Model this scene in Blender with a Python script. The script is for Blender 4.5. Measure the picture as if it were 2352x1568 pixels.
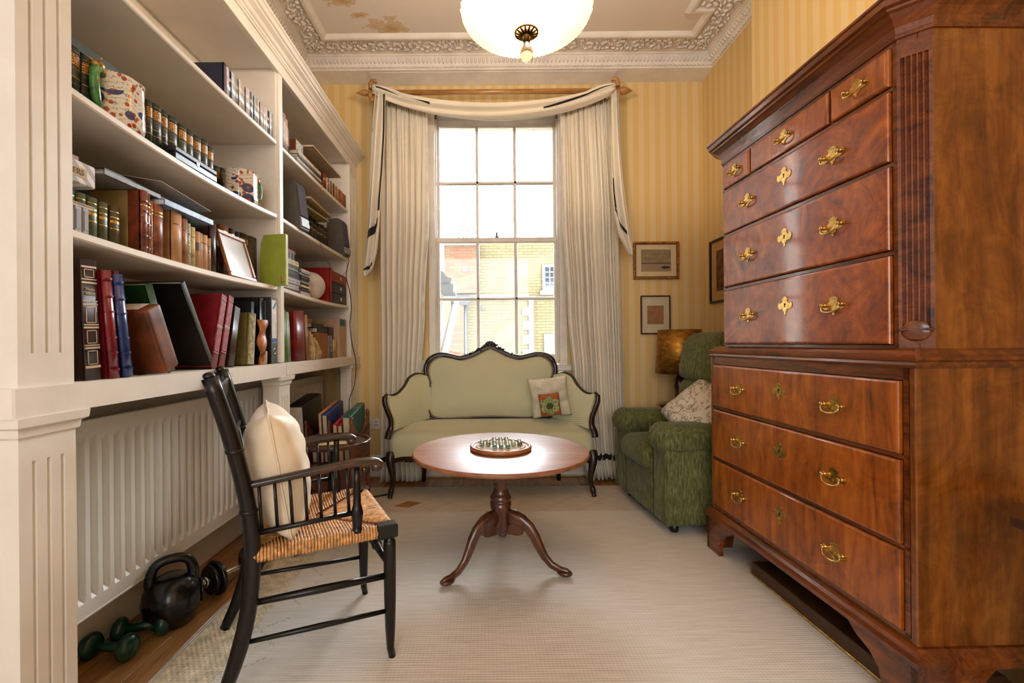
import bpy, bmesh, math, random
from math import sin, cos, pi, radians, sqrt, atan2, exp
from mathutils import Vector, Matrix

random.seed(7)
SC = bpy.context.scene
COL = SC.collection
for _o in list(bpy.data.objects):
    bpy.data.objects.remove(_o)

# ------------------------------------------------------------------ camera
F, CX, CY, HC, RL = 1045.0, 1115.0, 789.0, 1.04, 0.0085   # focal length in pixels, principal point, eye height, roll
cd = bpy.data.cameras.new('camera')
cam = bpy.data.objects.new('camera', cd)
COL.objects.link(cam)
SC.camera = cam
cd.sensor_width = 36.0
cd.sensor_fit = 'HORIZONTAL'
cd.lens = F / 2352.0 * 36.0
cd.shift_x = (1176.0 - CX) / 2352.0
cd.shift_y = (CY - 784.0) / 2352.0
cd.clip_start = 0.02
cd.clip_end = 200
cam.location = (0, 0, HC)
cam.rotation_euler = (pi / 2, RL, 0)

def at(px, py, Y):
    """world X, Z of the photograph's pixel at depth Y"""
    dx, dy = px - CX, py - CY
    return ((dx - RL * dy) * Y / F, HC - (dy + RL * dx) * Y / F)

def ydepth(px, X):
    """depth of a vertical line seen at column px on the plane x = X"""
    return X * F / (px - CX)

# ------------------------------------------------------------------ sky, lights, exposure
w = bpy.data.worlds.new('overcast_sky')
SC.world = w
w.use_nodes = True
bg = w.node_tree.nodes['Background']
bg.inputs[0].default_value = (0.84, 0.93, 1.0, 1)
bg.inputs[1].default_value = 25.0

def area(name, loc, rot, sx, sy, power, col):
    l = bpy.data.lights.new(name, 'AREA')
    l.shape = 'RECTANGLE'
    l.size, l.size_y, l.energy, l.color = sx, sy, power, col
    o = bpy.data.objects.new(name, l)
    o.location, o.rotation_euler = loc, rot
    COL.objects.link(o)
    return o

# added fill light in front of the solid rear wall, behind the photographer
area('rear_window_light', (-0.3, -3.1, 1.9), (radians(90), 0, 0), 2.6, 2.2, 64, (0.92, 0.96, 1.0))
# portal for the daylight of the sash window
po = area('sash_window_portal', (0.1, 3.93, 1.88), (radians(-90), 0, 0), 1.05, 2.0, 1, (1, 1, 1))
po.data.cycles.is_portal = True

VS = SC.view_settings
VS.view_transform = 'Standard'
VS.look = 'None'
VS.exposure = 0.6
VS.gamma = 1.0
VS.use_curve_mapping = False
SC.cycles.max_bounces = 6
SC.cycles.diffuse_bounces = 3
SC.cycles.glossy_bounces = 3
SC.cycles.transmission_bounces = 4
SC.cycles.transparent_max_bounces = 10
SC.cycles.use_adaptive_sampling = True
SC.cycles.adaptive_threshold = 0.08
SC.cycles.time_limit = 1150
SC.cycles.sample_clamp_indirect = 6.0
SC.cycles.caustics_reflective = False
SC.cycles.caustics_refractive = False

# ------------------------------------------------------------------ mesh helpers
class MB:
    def __init__(s):
        s.v, s.f, s.sm = [], [], []

    def add(s, vs, fs, sm=False):
        n = len(s.v)
        s.v.extend([tuple(p) for p in vs])
        for f in fs:
            s.f.append(tuple(i + n for i in f))
            s.sm.append(sm)
        return s

    def box(s, x0, x1, y0, y1, z0, z1):
        return s.add([(x0, y0, z0), (x1, y0, z0), (x1, y1, z0), (x0, y1, z0), (x0, y0, z1), (x1, y0, z1), (x1, y1, z1), (x0, y1, z1)],
                     [(0, 3, 2, 1), (4, 5, 6, 7), (0, 1, 5, 4), (1, 2, 6, 5), (2, 3, 7, 6), (3, 0, 4, 7)])

    def cbox(s, x0, x1, y0, y1, z0, z1, b=0.003):
        """box with chamfered edges"""
        b = min(b, abs(x1 - x0) / 2.2, abs(y1 - y0) / 2.2, abs(z1 - z0) / 2.2)
        c = ((x0 + x1) / 2, (y0 + y1) / 2, (z0 + z1) / 2)
        h = ((x1 - x0) / 2, (y1 - y0) / 2, (z1 - z0) / 2)
        idx, vs = {}, []
        for sx in (-1, 1):
            for sy in (-1, 1):
                for sz in (-1, 1):
                    for a in range(3):
                        sg = (sx, sy, sz)
                        p = [c[k] + sg[k] * (h[k] - (0 if k == a else b)) for k in range(3)]
                        idx[(sx, sy, sz, a)] = len(vs)
                        vs.append(p)
        fs = []
        for a in range(3):
            o1, o2 = (a + 1) % 3, (a + 2) % 3
            for sg in (-1, 1):
                q = []
                for (u, v_) in ((-1, -1), (1, -1), (1, 1), (-1, 1)):
                    t = [0, 0, 0]
                    t[a], t[o1], t[o2] = sg, u, v_
                    q.append(idx[(t[0], t[1], t[2], a)])
                fs.append(tuple(q))
            for u in (-1, 1):
                for v_ in (-1, 1):
                    q = []
                    for (e, k) in ((-1, o1), (1, o1), (1, o2), (-1, o2)):
                        t = [0, 0, 0]
                        t[a], t[o1], t[o2] = e, u, v_
                        q.append(idx[(t[0], t[1], t[2], k)])
                    fs.append(tuple(q))
        for sx in (-1, 1):
            for sy in (-1, 1):
                for sz in (-1, 1):
                    fs.append(tuple(idx[(sx, sy, sz, a)] for a in range(3)))
        return s.add(vs, fs)

    def prism(s, poly, axis, a, b, sm=False):
        n = len(poly)
        def P(p, t):
            return {'X': (t, p[0], p[1]), 'Y': (p[0], t, p[1]), 'Z': (p[0], p[1], t)}[axis]
        vs = [P(p, a) for p in poly] + [P(p, b) for p in poly]
        s.add(vs, [tuple(range(n)), tuple(range(2 * n - 1, n - 1, -1))])
        return s.add(vs, [(i, (i + 1) % n, n + (i + 1) % n, n + i) for i in range(n)], sm)

    def lathe(s, prof, n=24, c=(0, 0, 0), axis='Z', sm=True, cap=True):
        vs, fs = [], []
        for (r, z) in prof:
            for k in range(n):
                a = 2 * pi * k / n
                p = (r * cos(a), r * sin(a), z)
                if axis == 'X':
                    p = (z, r * cos(a), r * sin(a))
                elif axis == 'Y':
                    p = (r * sin(a), z, r * cos(a))
                vs.append((c[0] + p[0], c[1] + p[1], c[2] + p[2]))
        for i in range(len(prof) - 1):
            for k in range(n):
                k2 = (k + 1) % n
                fs.append((i * n + k, i * n + k2, (i + 1) * n + k2, (i + 1) * n + k))
        s.add(vs, fs, sm)
        if cap:
            if prof[0][0] > 1e-5:
                s.add(vs[:n], [tuple(range(n))])
            if prof[-1][0] > 1e-5:
                s.add(vs[-n:], [tuple(range(n))])
        return s

    def tube(s, pts, r, n=8, sm=True, cap=True, closed=False, flat=1.0, up=None):
        pts = [Vector(p) for p in pts]
        m = len(pts)
        rs = r if isinstance(r, (list, tuple)) else [r] * m
        T = []
        for i in range(m):
            if closed:
                t = pts[(i + 1) % m] - pts[i - 1]
            else:
                t = pts[min(i + 1, m - 1)] - pts[max(i - 1, 0)]
            T.append(t.normalized() if t.length > 1e-9 else Vector((0, 0, 1)))
        N = Vector(up) if up else Vector((0, 0, 1))
        if abs(N.dot(T[0])) > 0.95:
            N = Vector((1, 0, 0))
        vs, fs = [], []
        for i in range(m):
            if up:
                N = Vector(up)
            N = N - T[i] * N.dot(T[i])
            if N.length < 1e-6:
                N = T[i].orthogonal()
            N.normalize()
            B = T[i].cross(N)
            for k in range(n):
                a = 2 * pi * k / n
                vs.append(pts[i] + N * (rs[i] * cos(a)) + B * (rs[i] * flat * sin(a)))
        L = m if closed else m - 1
        for i in range(L):
            j = (i + 1) % m
            for k in range(n):
                k2 = (k + 1) % n
                fs.append((i * n + k, i * n + k2, j * n + k2, j * n + k))
        s.add(vs, fs, sm)
        if cap and not closed:
            s.add(vs[:n], [tuple(range(n))])
            s.add(vs[-n:], [tuple(range(n))])
        return s

    def ball(s, c, r, n=12, m=8, sm=True, rot=None):
        rx, ry, rz = r if isinstance(r, (list, tuple)) else (r, r, r)
        vs, fs = [], []
        for i in range(m + 1):
            t = pi * i / m
            for k in range(n):
                a = 2 * pi * k / n
                p = Vector((rx * sin(t) * cos(a), ry * sin(t) * sin(a), rz * cos(t)))
                if rot is not None:
                    p = rot @ p
                vs.append((c[0] + p.x, c[1] + p.y, c[2] + p.z))
        for i in range(m):
            for k in range(n):
                k2 = (k + 1) % n
                if i == 0:
                    fs.append((i * n, (i + 1) * n + k, (i + 1) * n + k2))
                elif i == m - 1:
                    fs.append((i * n + k, m * n, i * n + k2))
                else:
                    fs.append((i * n + k, (i + 1) * n + k, (i + 1) * n + k2, i * n + k2))
        return s.add(vs, fs, sm)

    def grid(s, fn, nu, nv, sm=True, wrap=False):
        vs = [fn(i / nu, j / nv) for j in range(nv + 1) for i in range(nu + 1)]
        fs = []
        for j in range(nv):
            for i in range(nu):
                a = j * (nu + 1) + i
                fs.append((a, a + 1, a + nu + 2, a + nu + 1))
        return s.add(vs, fs, sm)

    def sheet(s, fn, nu, nv, th, sm=True):
        """a closed sheet: fn gives the front face, the back is offset by the vector th"""
        a = [Vector(fn(i / nu, j / nv)) for j in range(nv + 1) for i in range(nu + 1)]
        t = Vector(th)
        n = len(a)
        vs = a + [p + t for p in a]
        fs = []
        W = nu + 1
        for j in range(nv):
            for i in range(nu):
                q = j * W + i
                fs.append((q, q + 1, q + W + 1, q + W))
                fs.append((n + q, n + q + W, n + q + W + 1, n + q + 1))
        for i in range(nu):
            fs.append((i, n + i, n + i + 1, i + 1))
            q = nv * W + i
            fs.append((q, q + 1, n + q + 1, n + q))
        for j in range(nv):
            q = j * W
            fs.append((q, q + W, n + q + W, n + q))
            q = j * W + nu
            fs.append((q, n + q, n + q + W, q + W))
        return s.add(vs, fs, sm)

    def sweep(s, prof, path, closed=False, sm=False, cap=True):
        """prof: (outward, z) points; path: (x, y) corners, outward is to the left of the travel direction; mitred"""
        n, m = len(prof), len(path)
        P = [Vector(p) for p in path]
        vs = []
        for i in range(m):
            if closed or 0 < i < m - 1:
                d0 = (P[i] - P[i - 1]).normalized()
                d1 = (P[(i + 1) % m] - P[i]).normalized()
            else:
                d0 = d1 = (P[1] - P[0]).normalized() if i == 0 else (P[-1] - P[-2]).normalized()
            n0, n1 = Vector((-d0.y, d0.x)), Vector((-d1.y, d1.x))
            b = (n0 + n1)
            b = b / max(0.2, (1 + n0.dot(n1)))
            for (o, z) in prof:
                q = P[i] + b * o
                vs.append((q.x, q.y, z))
        fs = []
        L = m if closed else m - 1
        for i in range(L):
            j = (i + 1) % m
            for k in range(n - 1):
                fs.append((i * n + k, i * n + k + 1, j * n + k + 1, j * n + k))
        s.add(vs, fs, sm)
        if cap and not closed:
            s.add(vs[:n], [tuple(range(n))])
            s.add(vs[-n:], [tuple(range(n))])
        return s

    def xf(s, M, i0=0):
        for i in range(i0, len(s.v)):
            p = M @ Vector(s.v[i])
            s.v[i] = (p.x, p.y, p.z)
        return s

    def build(s, name, mat, parent=None, loc=None, rot=None, recalc=True):
        me = bpy.data.meshes.new(name)
        me.from_pydata(s.v, [], s.f)
        me.polygons.foreach_set('use_smooth', s.sm)
        if recalc:
            bm = bmesh.new()
            bm.from_mesh(me)
            bmesh.ops.remove_doubles(bm, verts=bm.verts, dist=1e-6)
            bmesh.ops.recalc_face_normals(bm, faces=bm.faces)
            bm.to_mesh(me)
            bm.free()
        me.materials.append(mat)
        o = bpy.data.objects.new(name, me)
        COL.objects.link(o)
        if loc:
            o.location = loc
        if rot:
            o.rotation_euler = rot
        if parent:
            o.parent = parent
        return o


def tag(o, label=None, cat=None, group=None, kind=None):
    if label:
        o['label'] = label
    if cat:
        o['category'] = cat
    if group:
        o['group'] = group
    if kind:
        o['kind'] = kind
    return o


def thing(name, label, cat, loc=(0, 0, 0), rz=0.0, group=None):
    o = bpy.data.objects.new(name, None)
    o.empty_display_size = 0.05
    COL.objects.link(o)
    o.location = loc
    o.rotation_euler = (0, 0, rz) if not isinstance(rz, (tuple, list)) else rz
    return tag(o, label, cat, group)


def copy_tree(o, parent=None):
    c = o.copy()
    COL.objects.link(c)
    c.parent = parent
    for ch in list(o.children):
        copy_tree(ch, c)
    return c


def struct(o, label=None):
    return tag(o, label, None, None, 'structure')


def ordn(i):
    return ['first', 'second', 'third', 'fourth', 'fifth', 'sixth', 'seventh', 'eighth', 'ninth', 'tenth', 'eleventh', 'twelfth',
            'thirteenth', 'fourteenth', 'fifteenth', 'sixteenth', 'seventeenth', 'eighteenth', 'nineteenth', 'twentieth',
            'twenty-first', 'twenty-second', 'twenty-third', 'twenty-fourth', 'twenty-fifth', 'twenty-sixth', 'twenty-seventh',
            'twenty-eighth', 'twenty-ninth', 'thirtieth'][i]


def text(body, name, mat, size, parent, loc, rot, ext=0.0004, align='CENTER', squeeze=1.0):
    c = bpy.data.curves.new(name, 'FONT')
    c.body = body
    c.size = size
    c.extrude = ext
    c.align_x = align
    c.align_y = 'CENTER'
    c.materials.append(mat)
    tmp = bpy.data.objects.new(name, c)
    COL.objects.link(tmp)
    bpy.context.view_layer.update()
    me = bpy.data.meshes.new_from_object(tmp.evaluated_get(bpy.context.evaluated_depsgraph_get()))
    bpy.data.objects.remove(tmp)
    me.transform(Matrix.Diagonal((squeeze, 1, 1, 1)))
    me.name = name
    o = bpy.data.objects.new(name, me)
    COL.objects.link(o)
    o.parent = parent
    o.location = loc
    o.rotation_euler = rot
    return o

# ------------------------------------------------------------------ materials
def lin(c):
    r = []
    for x in c[:3]:
        x = x / 255.0
        r.append(x / 12.92 if x <= 0.04045 else ((x + 0.055) / 1.055) ** 2.4)
    return (r[0], r[1], r[2], 1.0)


class NT:
    def __init__(s, name):
        s.m = bpy.data.materials.new(name)
        s.m.use_nodes = True
        s.t = s.m.node_tree
        s.p = s.t.nodes['Principled BSDF']
        s.tc = None

    def n(s, t, **kw):
        x = s.t.nodes.new(t)
        for k, v in kw.items():
            setattr(x, k, v)
        return x

    def l(s, a, b):
        s.t.links.new(a, b)

    def coord(s, scale=(1, 1, 1), rot=(0, 0, 0), kind='Object', loc=(0, 0, 0)):
        if s.tc is None:
            s.tc = s.n('ShaderNodeTexCoord')
        mp = s.n('ShaderNodeMapping')
        mp.inputs['Scale'].default_value = scale
        mp.inputs['Rotation'].default_value = rot
        mp.inputs['Location'].default_value = loc
        s.l(s.tc.outputs[kind], mp.inputs[0])
        return mp.outputs[0]

    def noise(s, vec, scale, detail=3, rough=0.55, dist=0.0):
        x = s.n('ShaderNodeTexNoise')
        x.inputs['Scale'].default_value = scale
        x.inputs['Detail'].default_value = detail
        x.inputs['Roughness'].default_value = rough
        x.inputs['Distortion'].default_value = dist
        s.l(vec, x.inputs['Vector'])
        return x.outputs['Fac']

    def wave(s, vec, scale, dist=0, detail=2, dscale=1, direction='X', prof='SIN', typ='BANDS'):
        x = s.n('ShaderNodeTexWave')
        x.wave_type = typ
        if typ == 'BANDS':
            x.bands_direction = direction
        x.wave_profile = prof
        x.inputs['Scale'].default_value = scale
        x.inputs['Distortion'].default_value = dist
        x.inputs['Detail'].default_value = detail
        x.inputs['Detail Scale'].default_value = dscale
        s.l(vec, x.inputs['Vector'])
        return x.outputs['Fac']

    def voro(s, vec, scale, feature='F1', out='Distance'):
        x = s.n('ShaderNodeTexVoronoi')
        x.feature = feature
        x.inputs['Scale'].default_value = scale
        s.l(vec, x.inputs['Vector'])
        return x.outputs[out]

    def ramp(s, fac, stops, interp='LINEAR'):
        x = s.n('ShaderNodeValToRGB')
        e = x.color_ramp.elements
        x.color_ramp.interpolation = interp
        while len(e) < len(stops):
            e.new(0.5)
        for i, (p, c) in enumerate(stops):
            e[i].position = p
            e[i].color = lin(c) if len(c) == 3 else c
        s.l(fac, x.inputs[0])
        return x.outputs[0]

    def mix(s, fac, a, b, typ='MIX'):
        x = s.n('ShaderNodeMix', data_type='RGBA', blend_type=typ)
        for k, v in ((0, fac), (6, a), (7, b)):
            if hasattr(v, 'node'):
                s.l(v, x.inputs[k])
            elif k == 0:
                x.inputs[0].default_value = v
            else:
                x.inputs[k].default_value = lin(v)
        return x.outputs[2]

    def math(s, op, a, b=0.0, c=None):
        x = s.n('ShaderNodeMath', operation=op)
        for k, v in enumerate((a, b, c)):
            if v is None:
                continue
            if hasattr(v, 'node'):
                s.l(v, x.inputs[k])
            else:
                x.inputs[k].default_value = v
        return x.outputs[0]

    def sep(s, vec):
        x = s.n('ShaderNodeSeparateXYZ')
        s.l(vec, x.inputs[0])
        return x.outputs

    def col(s, c):
        if hasattr(c, 'node'):
            s.l(c, s.p.inputs['Base Color'])
        else:
            s.p.inputs['Base Color'].default_value = lin(c)
        return s

    def set(s, rough=0.5, metal=0.0, spec=0.5, coat=0.0, coat_rough=0.1, sheen=0.0, trans=0.0, ior=1.5):
        i = s.p.inputs
        i['Roughness'].default_value = rough
        i['Metallic'].default_value = metal
        i['Specular IOR Level'].default_value = spec
        i['Coat Weight'].default_value = coat
        i['Coat Roughness'].default_value = coat_rough
        i['Sheen Weight'].default_value = sheen
        i['Transmission Weight'].default_value = trans
        i['IOR'].default_value = ior
        return s

    def bump(s, h, strength=0.2, dist=0.002):
        b = s.n('ShaderNodeBump')
        b.inputs['Strength'].default_value = strength
        b.inputs['Distance'].default_value = dist
        s.l(h, b.inputs['Height'])
        s.l(b.outputs[0], s.p.inputs['Normal'])
        return s


_MC = {}
def plain(name, c, rough=0.5, metal=0.0, spec=0.5, var=0.08, scale=14, coat=0.0, bump=0.0, stretch=(1, 1, 1), sheen=0.0):
    """one colour with slight mottling"""
    if name in _MC:
        return _MC[name]
    N = NT(name)
    v = N.coord(stretch)
    f = N.noise(v, scale, 4)
    d = tuple(max(0, min(255, x * (1 - var * 1.6))) for x in c)
    e = tuple(max(0, min(255, x * (1 + var))) for x in c)
    N.col(N.ramp(f, [(0.3, d), (0.7, e)])).set(rough, metal, spec, coat, sheen=sheen)
    if bump:
        N.bump(N.noise(v, scale * 9, 3), bump, 0.002)
    _MC[name] = N.m
    return N.m


def wood(name, dark, mid, light, stretch=(1, 1, 9), scale=4.0, rough=0.32, coat=0.35, figure=0.0, dist=1.2, fine=0.5, spec=0.5, crough=0.12):
    """grain runs along the axis with the small stretch value"""
    if name in _MC:
        return _MC[name]
    N = NT(name)
    v = N.coord(stretch)
    f = N.noise(v, scale, 6, 0.6, dist)
    g = N.noise(v, scale * 9, 3, 0.6, 0.3)
    h = N.math('ADD', N.math('MULTIPLY', f, 1 - fine * 0.4), N.math('MULTIPLY', g, fine * 0.4))
    if figure:
        u = N.coord((1, 1, 1))
        b = N.noise(u, 5.5, 8, 0.66, 2.8)
        h = N.math('ADD', N.math('MULTIPLY', h, 1 - figure), N.math('MULTIPLY', b, figure))
    lo, hi = (0.30, 0.66) if not figure else (0.33, 0.63)
    N.col(N.ramp(h, [(lo, dark), (0.47, mid), (hi, light)])).set(rough, 0, spec, coat, crough)
    N.bump(g, 0.04, 0.001)
    _MC[name] = N.m
    return N.m


M_PAINT = plain('cream_paint', (238, 229, 217), 0.42, var=0.02, scale=6, bump=0.03)
M_RAD = plain('radiator_enamel', (236, 231, 222), 0.3, var=0.015, scale=5)
M_PLASTER = plain('plaster_white', (240, 230, 218), 0.8, var=0.03, scale=7, bump=0.05)
M_BLACKWOOD = plain('ebonised_wood', (18, 15, 14), 0.3, spec=0.35, var=0.3, scale=30, coat=0.1)
M_DARKFRAME = plain('dark_carved_walnut', (38, 24, 18), 0.3, var=0.3, scale=40, coat=0.3)
M_BRASS = plain('brass', (216, 178, 104), 0.24, metal=1.0, var=0.15, scale=60)
def tooled(name, ground, gold):
    N = NT(name)
    f = N.voro(N.coord((1, 1, 1)), 240)
    g = N.wave(N.coord((1, 1, 1)), 46, 3, 2, 6, 'Z')
    m = N.math('MULTIPLY', N.math('LESS_THAN', f, 0.66), N.math('GREATER_THAN', g, 0.2))
    N.col(N.mix(m, ground, gold)).set(0.45, metal=0.15)
    return N.m
M_GILT = plain('gilt_lettering', (206, 164, 84), 0.35, metal=0.8, var=0.15, scale=60)
M_CHROME = plain('chrome', (205, 205, 205), 0.12, metal=1.0, var=0.03)
M_PAGES = plain('book_pages', (214, 196, 160), 0.85, var=0.1, scale=4, stretch=(1, 160, 1))
M_WHITEPAGES = plain('white_pages', (232, 226, 212), 0.85, var=0.06, scale=4, stretch=(1, 160, 1))
M_BLACKPL = plain('black_plastic', (20, 20, 22), 0.35, var=0.1)
M_WHITEPL = plain('white_plastic', (232, 228, 220), 0.35, var=0.02)
M_DARK = plain('black_card', (26, 22, 20), 0.7, var=0.1)  # dark card colour, also painted as shade inside finger holes
# ------------------------------------------------------------------ room shell
XL, XR, XB = -1.37, 1.737, 1.607      # left wall, right alcove wall, chimney breast
YB, YC = 3.60, 3.45                   # window wall, cornice line in front of it
ZC = 3.21
YRE = -3.2

def wallpaper(name, axis):
    N = NT(name)
    v = N.coord()
    x = N.sep(v)['XYZ'.index(axis)]
    per = 0.086
    t = N.math('FRACT', N.math('MULTIPLY', x, 1 / per))
    big = N.math('SMOOTH_MAX', N.math('MULTIPLY', N.math('ABSOLUTE', N.math('SUBTRACT', t, 0.5)), 2.0), 0.0, 0.02)
    f = N.ramp(big, [(0.0, (0, 0, 0)), (0.46, (0, 0, 0)), (0.52, (255, 255, 255)), (1, (255, 255, 255))])
    t2 = N.math('FRACT', N.math('MULTIPLY', x, 4 / per))
    g = N.ramp(t2, [(0.0, (0, 0, 0)), (0.75, (0, 0, 0)), (0.85, (255, 255, 255)), (0.95, (0, 0, 0))])
    m = N.noise(v, 3.0, 3)
    base = N.mix(f, (233, 204, 149), (229, 191, 123))
    base = N.mix(N.math('MULTIPLY', g, 0.3), base, (234, 210, 164))
    base = N.mix(N.math('MULTIPLY', m, 0.18), base, (214, 184, 122))
    N.col(base).set(0.75, spec=0.25)
    N.bump(N.noise(v, 240, 2), 0.03, 0.001)
    return N.m

M_WPX = wallpaper('striped_wallpaper_across', 'X')
M_WPY = wallpaper('striped_wallpaper_along', 'Y')

def plank_mat(name, dark, mid, light):
    return wood(name, dark, mid, light, (9, 1, 9), 3.0, 0.38, 0.25, dist=0.8)
M_FLOOR = plank_mat('oak_floorboard', (116, 76, 40), (164, 112, 62), (198, 148, 92))
M_FLOOR2 = plank_mat('oak_floorboard_pale', (120, 80, 42), (166, 116, 66), (196, 148, 94))

fl = MB().box(-2.4, 1.8, YRE, YB + 0.02, -0.06, -0.012).build('floor', M_FLOOR)
struct(fl, 'golden oak board floor under the rug')
random.seed(3)
pw = 0.078
for i in range(4):
    x0 = XL + i * pw
    y = 0.2 - random.random() * 0.6
    while y < YB:
        L = 0.55 + random.random() * 0.7
        y1 = min(y + L, YB)
        MB().cbox(x0 + 0.0012, x0 + pw - 0.0012, y + 0.001, y1 - 0.001, -0.014, -0.0005 + random.random() * 0.0008, 0.0015).build(
            'plank', random.choice([M_FLOOR, M_FLOOR2]), fl)
        y = y1

# window wall with its opening
OX0, OX1, OZ0, OZ1 = -0.45, 0.655, 0.84, 2.93
wb = MB()
wb.box(-2.4, OX0, YB, YB + 0.34, -0.06, ZC + 0.1)
wb.box(OX1, 2.2, YB, YB + 0.34, -0.06, ZC + 0.1)
wb.box(OX0, OX1, YB, YB + 0.34, -0.06, OZ0)
wb.box(OX0, OX1, YB, YB + 0.34, OZ1, ZC + 0.1)
struct(wb.build('wall_back', M_WPX), 'yellow striped window wall')
struct(MB().box(XR, XR + 0.2, 2.70, YB, -0.06, ZC + 0.05).build('wall_right', M_WPY), 'yellow striped alcove wall beside the window')
struct(MB().box(XB, XB + 0.35, YRE, 2.72, -0.06, ZC + 0.05).build('wall_breast', M_WPY), 'yellow striped chimney breast behind the chest')
struct(MB().box(XL - 0.2, XL, 1.0, YB, -0.06, ZC + 0.05).build('wall_left', M_PAINT), 'cream wall behind the bookcase')
struct(MB().box(-2.4, -1.046, 0.985, 1.06, -0.06, ZC + 0.05).build('wall_nib', M_PAINT), 'cream wall end beside the bookcase')
struct(MB().box(-2.6, -2.4, YRE, 1.06, -0.06, ZC + 0.05).build('wall_side_rear', M_PAINT), 'cream side wall behind the photographer')
rw = MB()
rw.box(-2.6, 2.0, YRE - 0.2, YRE, -0.06, ZC + 0.05)
struct(rw.build('wall_rear', M_PAINT), 'cream wall behind the photographer')

# ceiling with old damp stains
N = NT('stained_ceiling_plaster')
v = N.coord()
sx = N.sep(v)
def blob(x, y, r, k=1.0):
    dx = N.math('MULTIPLY', N.math('SUBTRACT', sx[0], x), 1.0 / r)
    dy = N.math('MULTIPLY', N.math('SUBTRACT', sx[1], y), 1.0 / (r * k))
    d = N.math('SQRT', N.math('ADD', N.math('MULTIPLY', dx, dx), N.math('MULTIPLY', dy, dy)))
    return N.math('SUBTRACT', 1.0, d)
nz = N.noise(v, 11, 6, 0.62, 0.4)
b = N.math('MAXIMUM', blob(-0.66, 3.13, 0.24, 0.62), blob(-0.90, 2.86, 0.13, 0.8))
b = N.math('MAXIMUM', b, blob(-0.80, 3.0, 0.08, 0.5))
b = N.math('ADD', b, N.math('MULTIPLY', N.math('SUBTRACT', nz, 0.5), 2.6))
st = N.ramp(b, [(0.0, (238, 226, 214)), (0.40, (238, 226, 214)), (0.44, (204, 164, 114)), (0.5, (226, 204, 174)), (0.8, (216, 186, 146)), (1, (206, 166, 118))])
N.col(st).set(0.85, spec=0.2)
M_CEIL = N.m
struct(MB().box(-2.6, 2.1, YRE - 0.2, YB + 0.3, ZC, ZC + 0.12).build('ceiling', M_CEIL), 'cream ceiling with brown damp stains')

# plaster cornice: swept moulding, egg band and a foliage band in relief
path = [(XB, -0.6), (XB, 2.72), (XR, 2.72), (XR, YC), (XL, YC), (XL, -0.6)]
prof = [(0, 3.118), (0.004, 3.13), (0.016, 3.134), (0.02, 3.142), (0.026, 3.156), (0.038, 3.176), (0.054, 3.19), (0.062, 3.192),
        (0.064, 3.202), (0.076, 3.204), (0.082, 3.208), (0.228, 3.208), (0.232, 3.186), (0.252, 3.184), (0.262, 3.19), (0.274, 3.204), (0.28, 3.215), (0.0, 3.215)]
tr = MB().sweep(prof, path).build('trim_1', M_PLASTER)
struct(tr, 'white plaster ceiling cornice with moulded foliage')
random.seed(11)
egg, fol = MB(), MB()
segs = [((XB, 1.4), (XB, 2.72), 0, 1), ((XR, 2.72), (XR, YC), 1, -1), ((XR, YC), (XL, YC), -1, -1), ((XL, YC), (XL, 1.4), -1, 0)]
for (a, b_, c0, c1) in segs:
    A, B = Vector(a), Vector(b_)
    d = (B - A).normalized()
    nrm = Vector((-d.y, d.x))
    L = (B - A).length
    R = Matrix.Rotation(atan2(d.y, d.x), 3, 'Z')
    m = int(L / 0.03)
    for k in range(m):
        t = (k + 0.5) * L / m
        if (c0 < 0 and t < 0.035) or (c1 < 0 and t > L - 0.035):
            continue
        q = A + d * t + nrm * 0.036
        egg.ball((q.x, q.y, 3.166), (0.0095, 0.014, 0.02), 6, 4, rot=R @ Matrix.Rotation(radians(-40), 3, 'X'))
        q = A + d * (t + 0.015) + nrm * 0.014
        egg.ball((q.x, q.y, 3.131), (0.008, 0.008, 0.009), 6, 4)
    lo = 0.24 * (1 if c0 < 0 else (-1 if c0 > 0 else 0))
    hi = L - 0.24 * (1 if c1 < 0 else (-1 if c1 > 0 else 0))
    lo, hi = max(lo, -0.2), min(hi, L + 0.2)
    # corners are shared, so every run reaches into its mitre
    lo, hi = (lo - 0.14 if c0 < 0 else lo), (hi + 0.14 if c1 < 0 else hi)
    m = max(1, int((hi - lo) / 0.115))
    for k in range(m):
        t = lo + (k + 0.5) * (hi - lo) / m
        sg = 1 if k % 2 else -1
        base = A + d * t + nrm * 0.155
        for j in range(13):                      # a scroll of leaves turning round its centre
            an = j * 0.62 + k
            rr = 0.012 + j * 0.0042
            q = base + d * (rr * cos(an) * 1.0) + nrm * (rr * sin(an) * 1.05)
            fol.ball((q.x, q.y, 3.204 - 0.004 * (j % 2)), (0.017 + random.random() * 0.006, 0.0085, 0.011), 6, 4, rot=R @ Matrix.Rotation(an * sg + 0.9, 3, 'Z'))
        q = A + d * (t + 0.055) + nrm * (0.155 + sg * 0.045)
        fol.ball((q.x, q.y, 3.203), (0.021, 0.016, 0.014), 7, 4)
egg.build('egg_band', M_PLASTER, tr)
tag(fol.build('foliage_band', M_PLASTER, tr), kind='stuff')
# boxed soffit between cornice and window wall
bx = MB().prism([(YB, 3.098), (YB, ZC), (YC, ZC), (YC, 3.118)], 'X', XL, XR)
bx.prism([(YB - 0.002, 3.084), (YB - 0.002, 3.12), (YC + 0.02, 3.12), (YC + 0.02, 3.112)], 'X', -0.87, 1.02)
struct(bx.build('trim_2', M_PLASTER), 'plain plaster soffit above the curtains')

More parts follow.
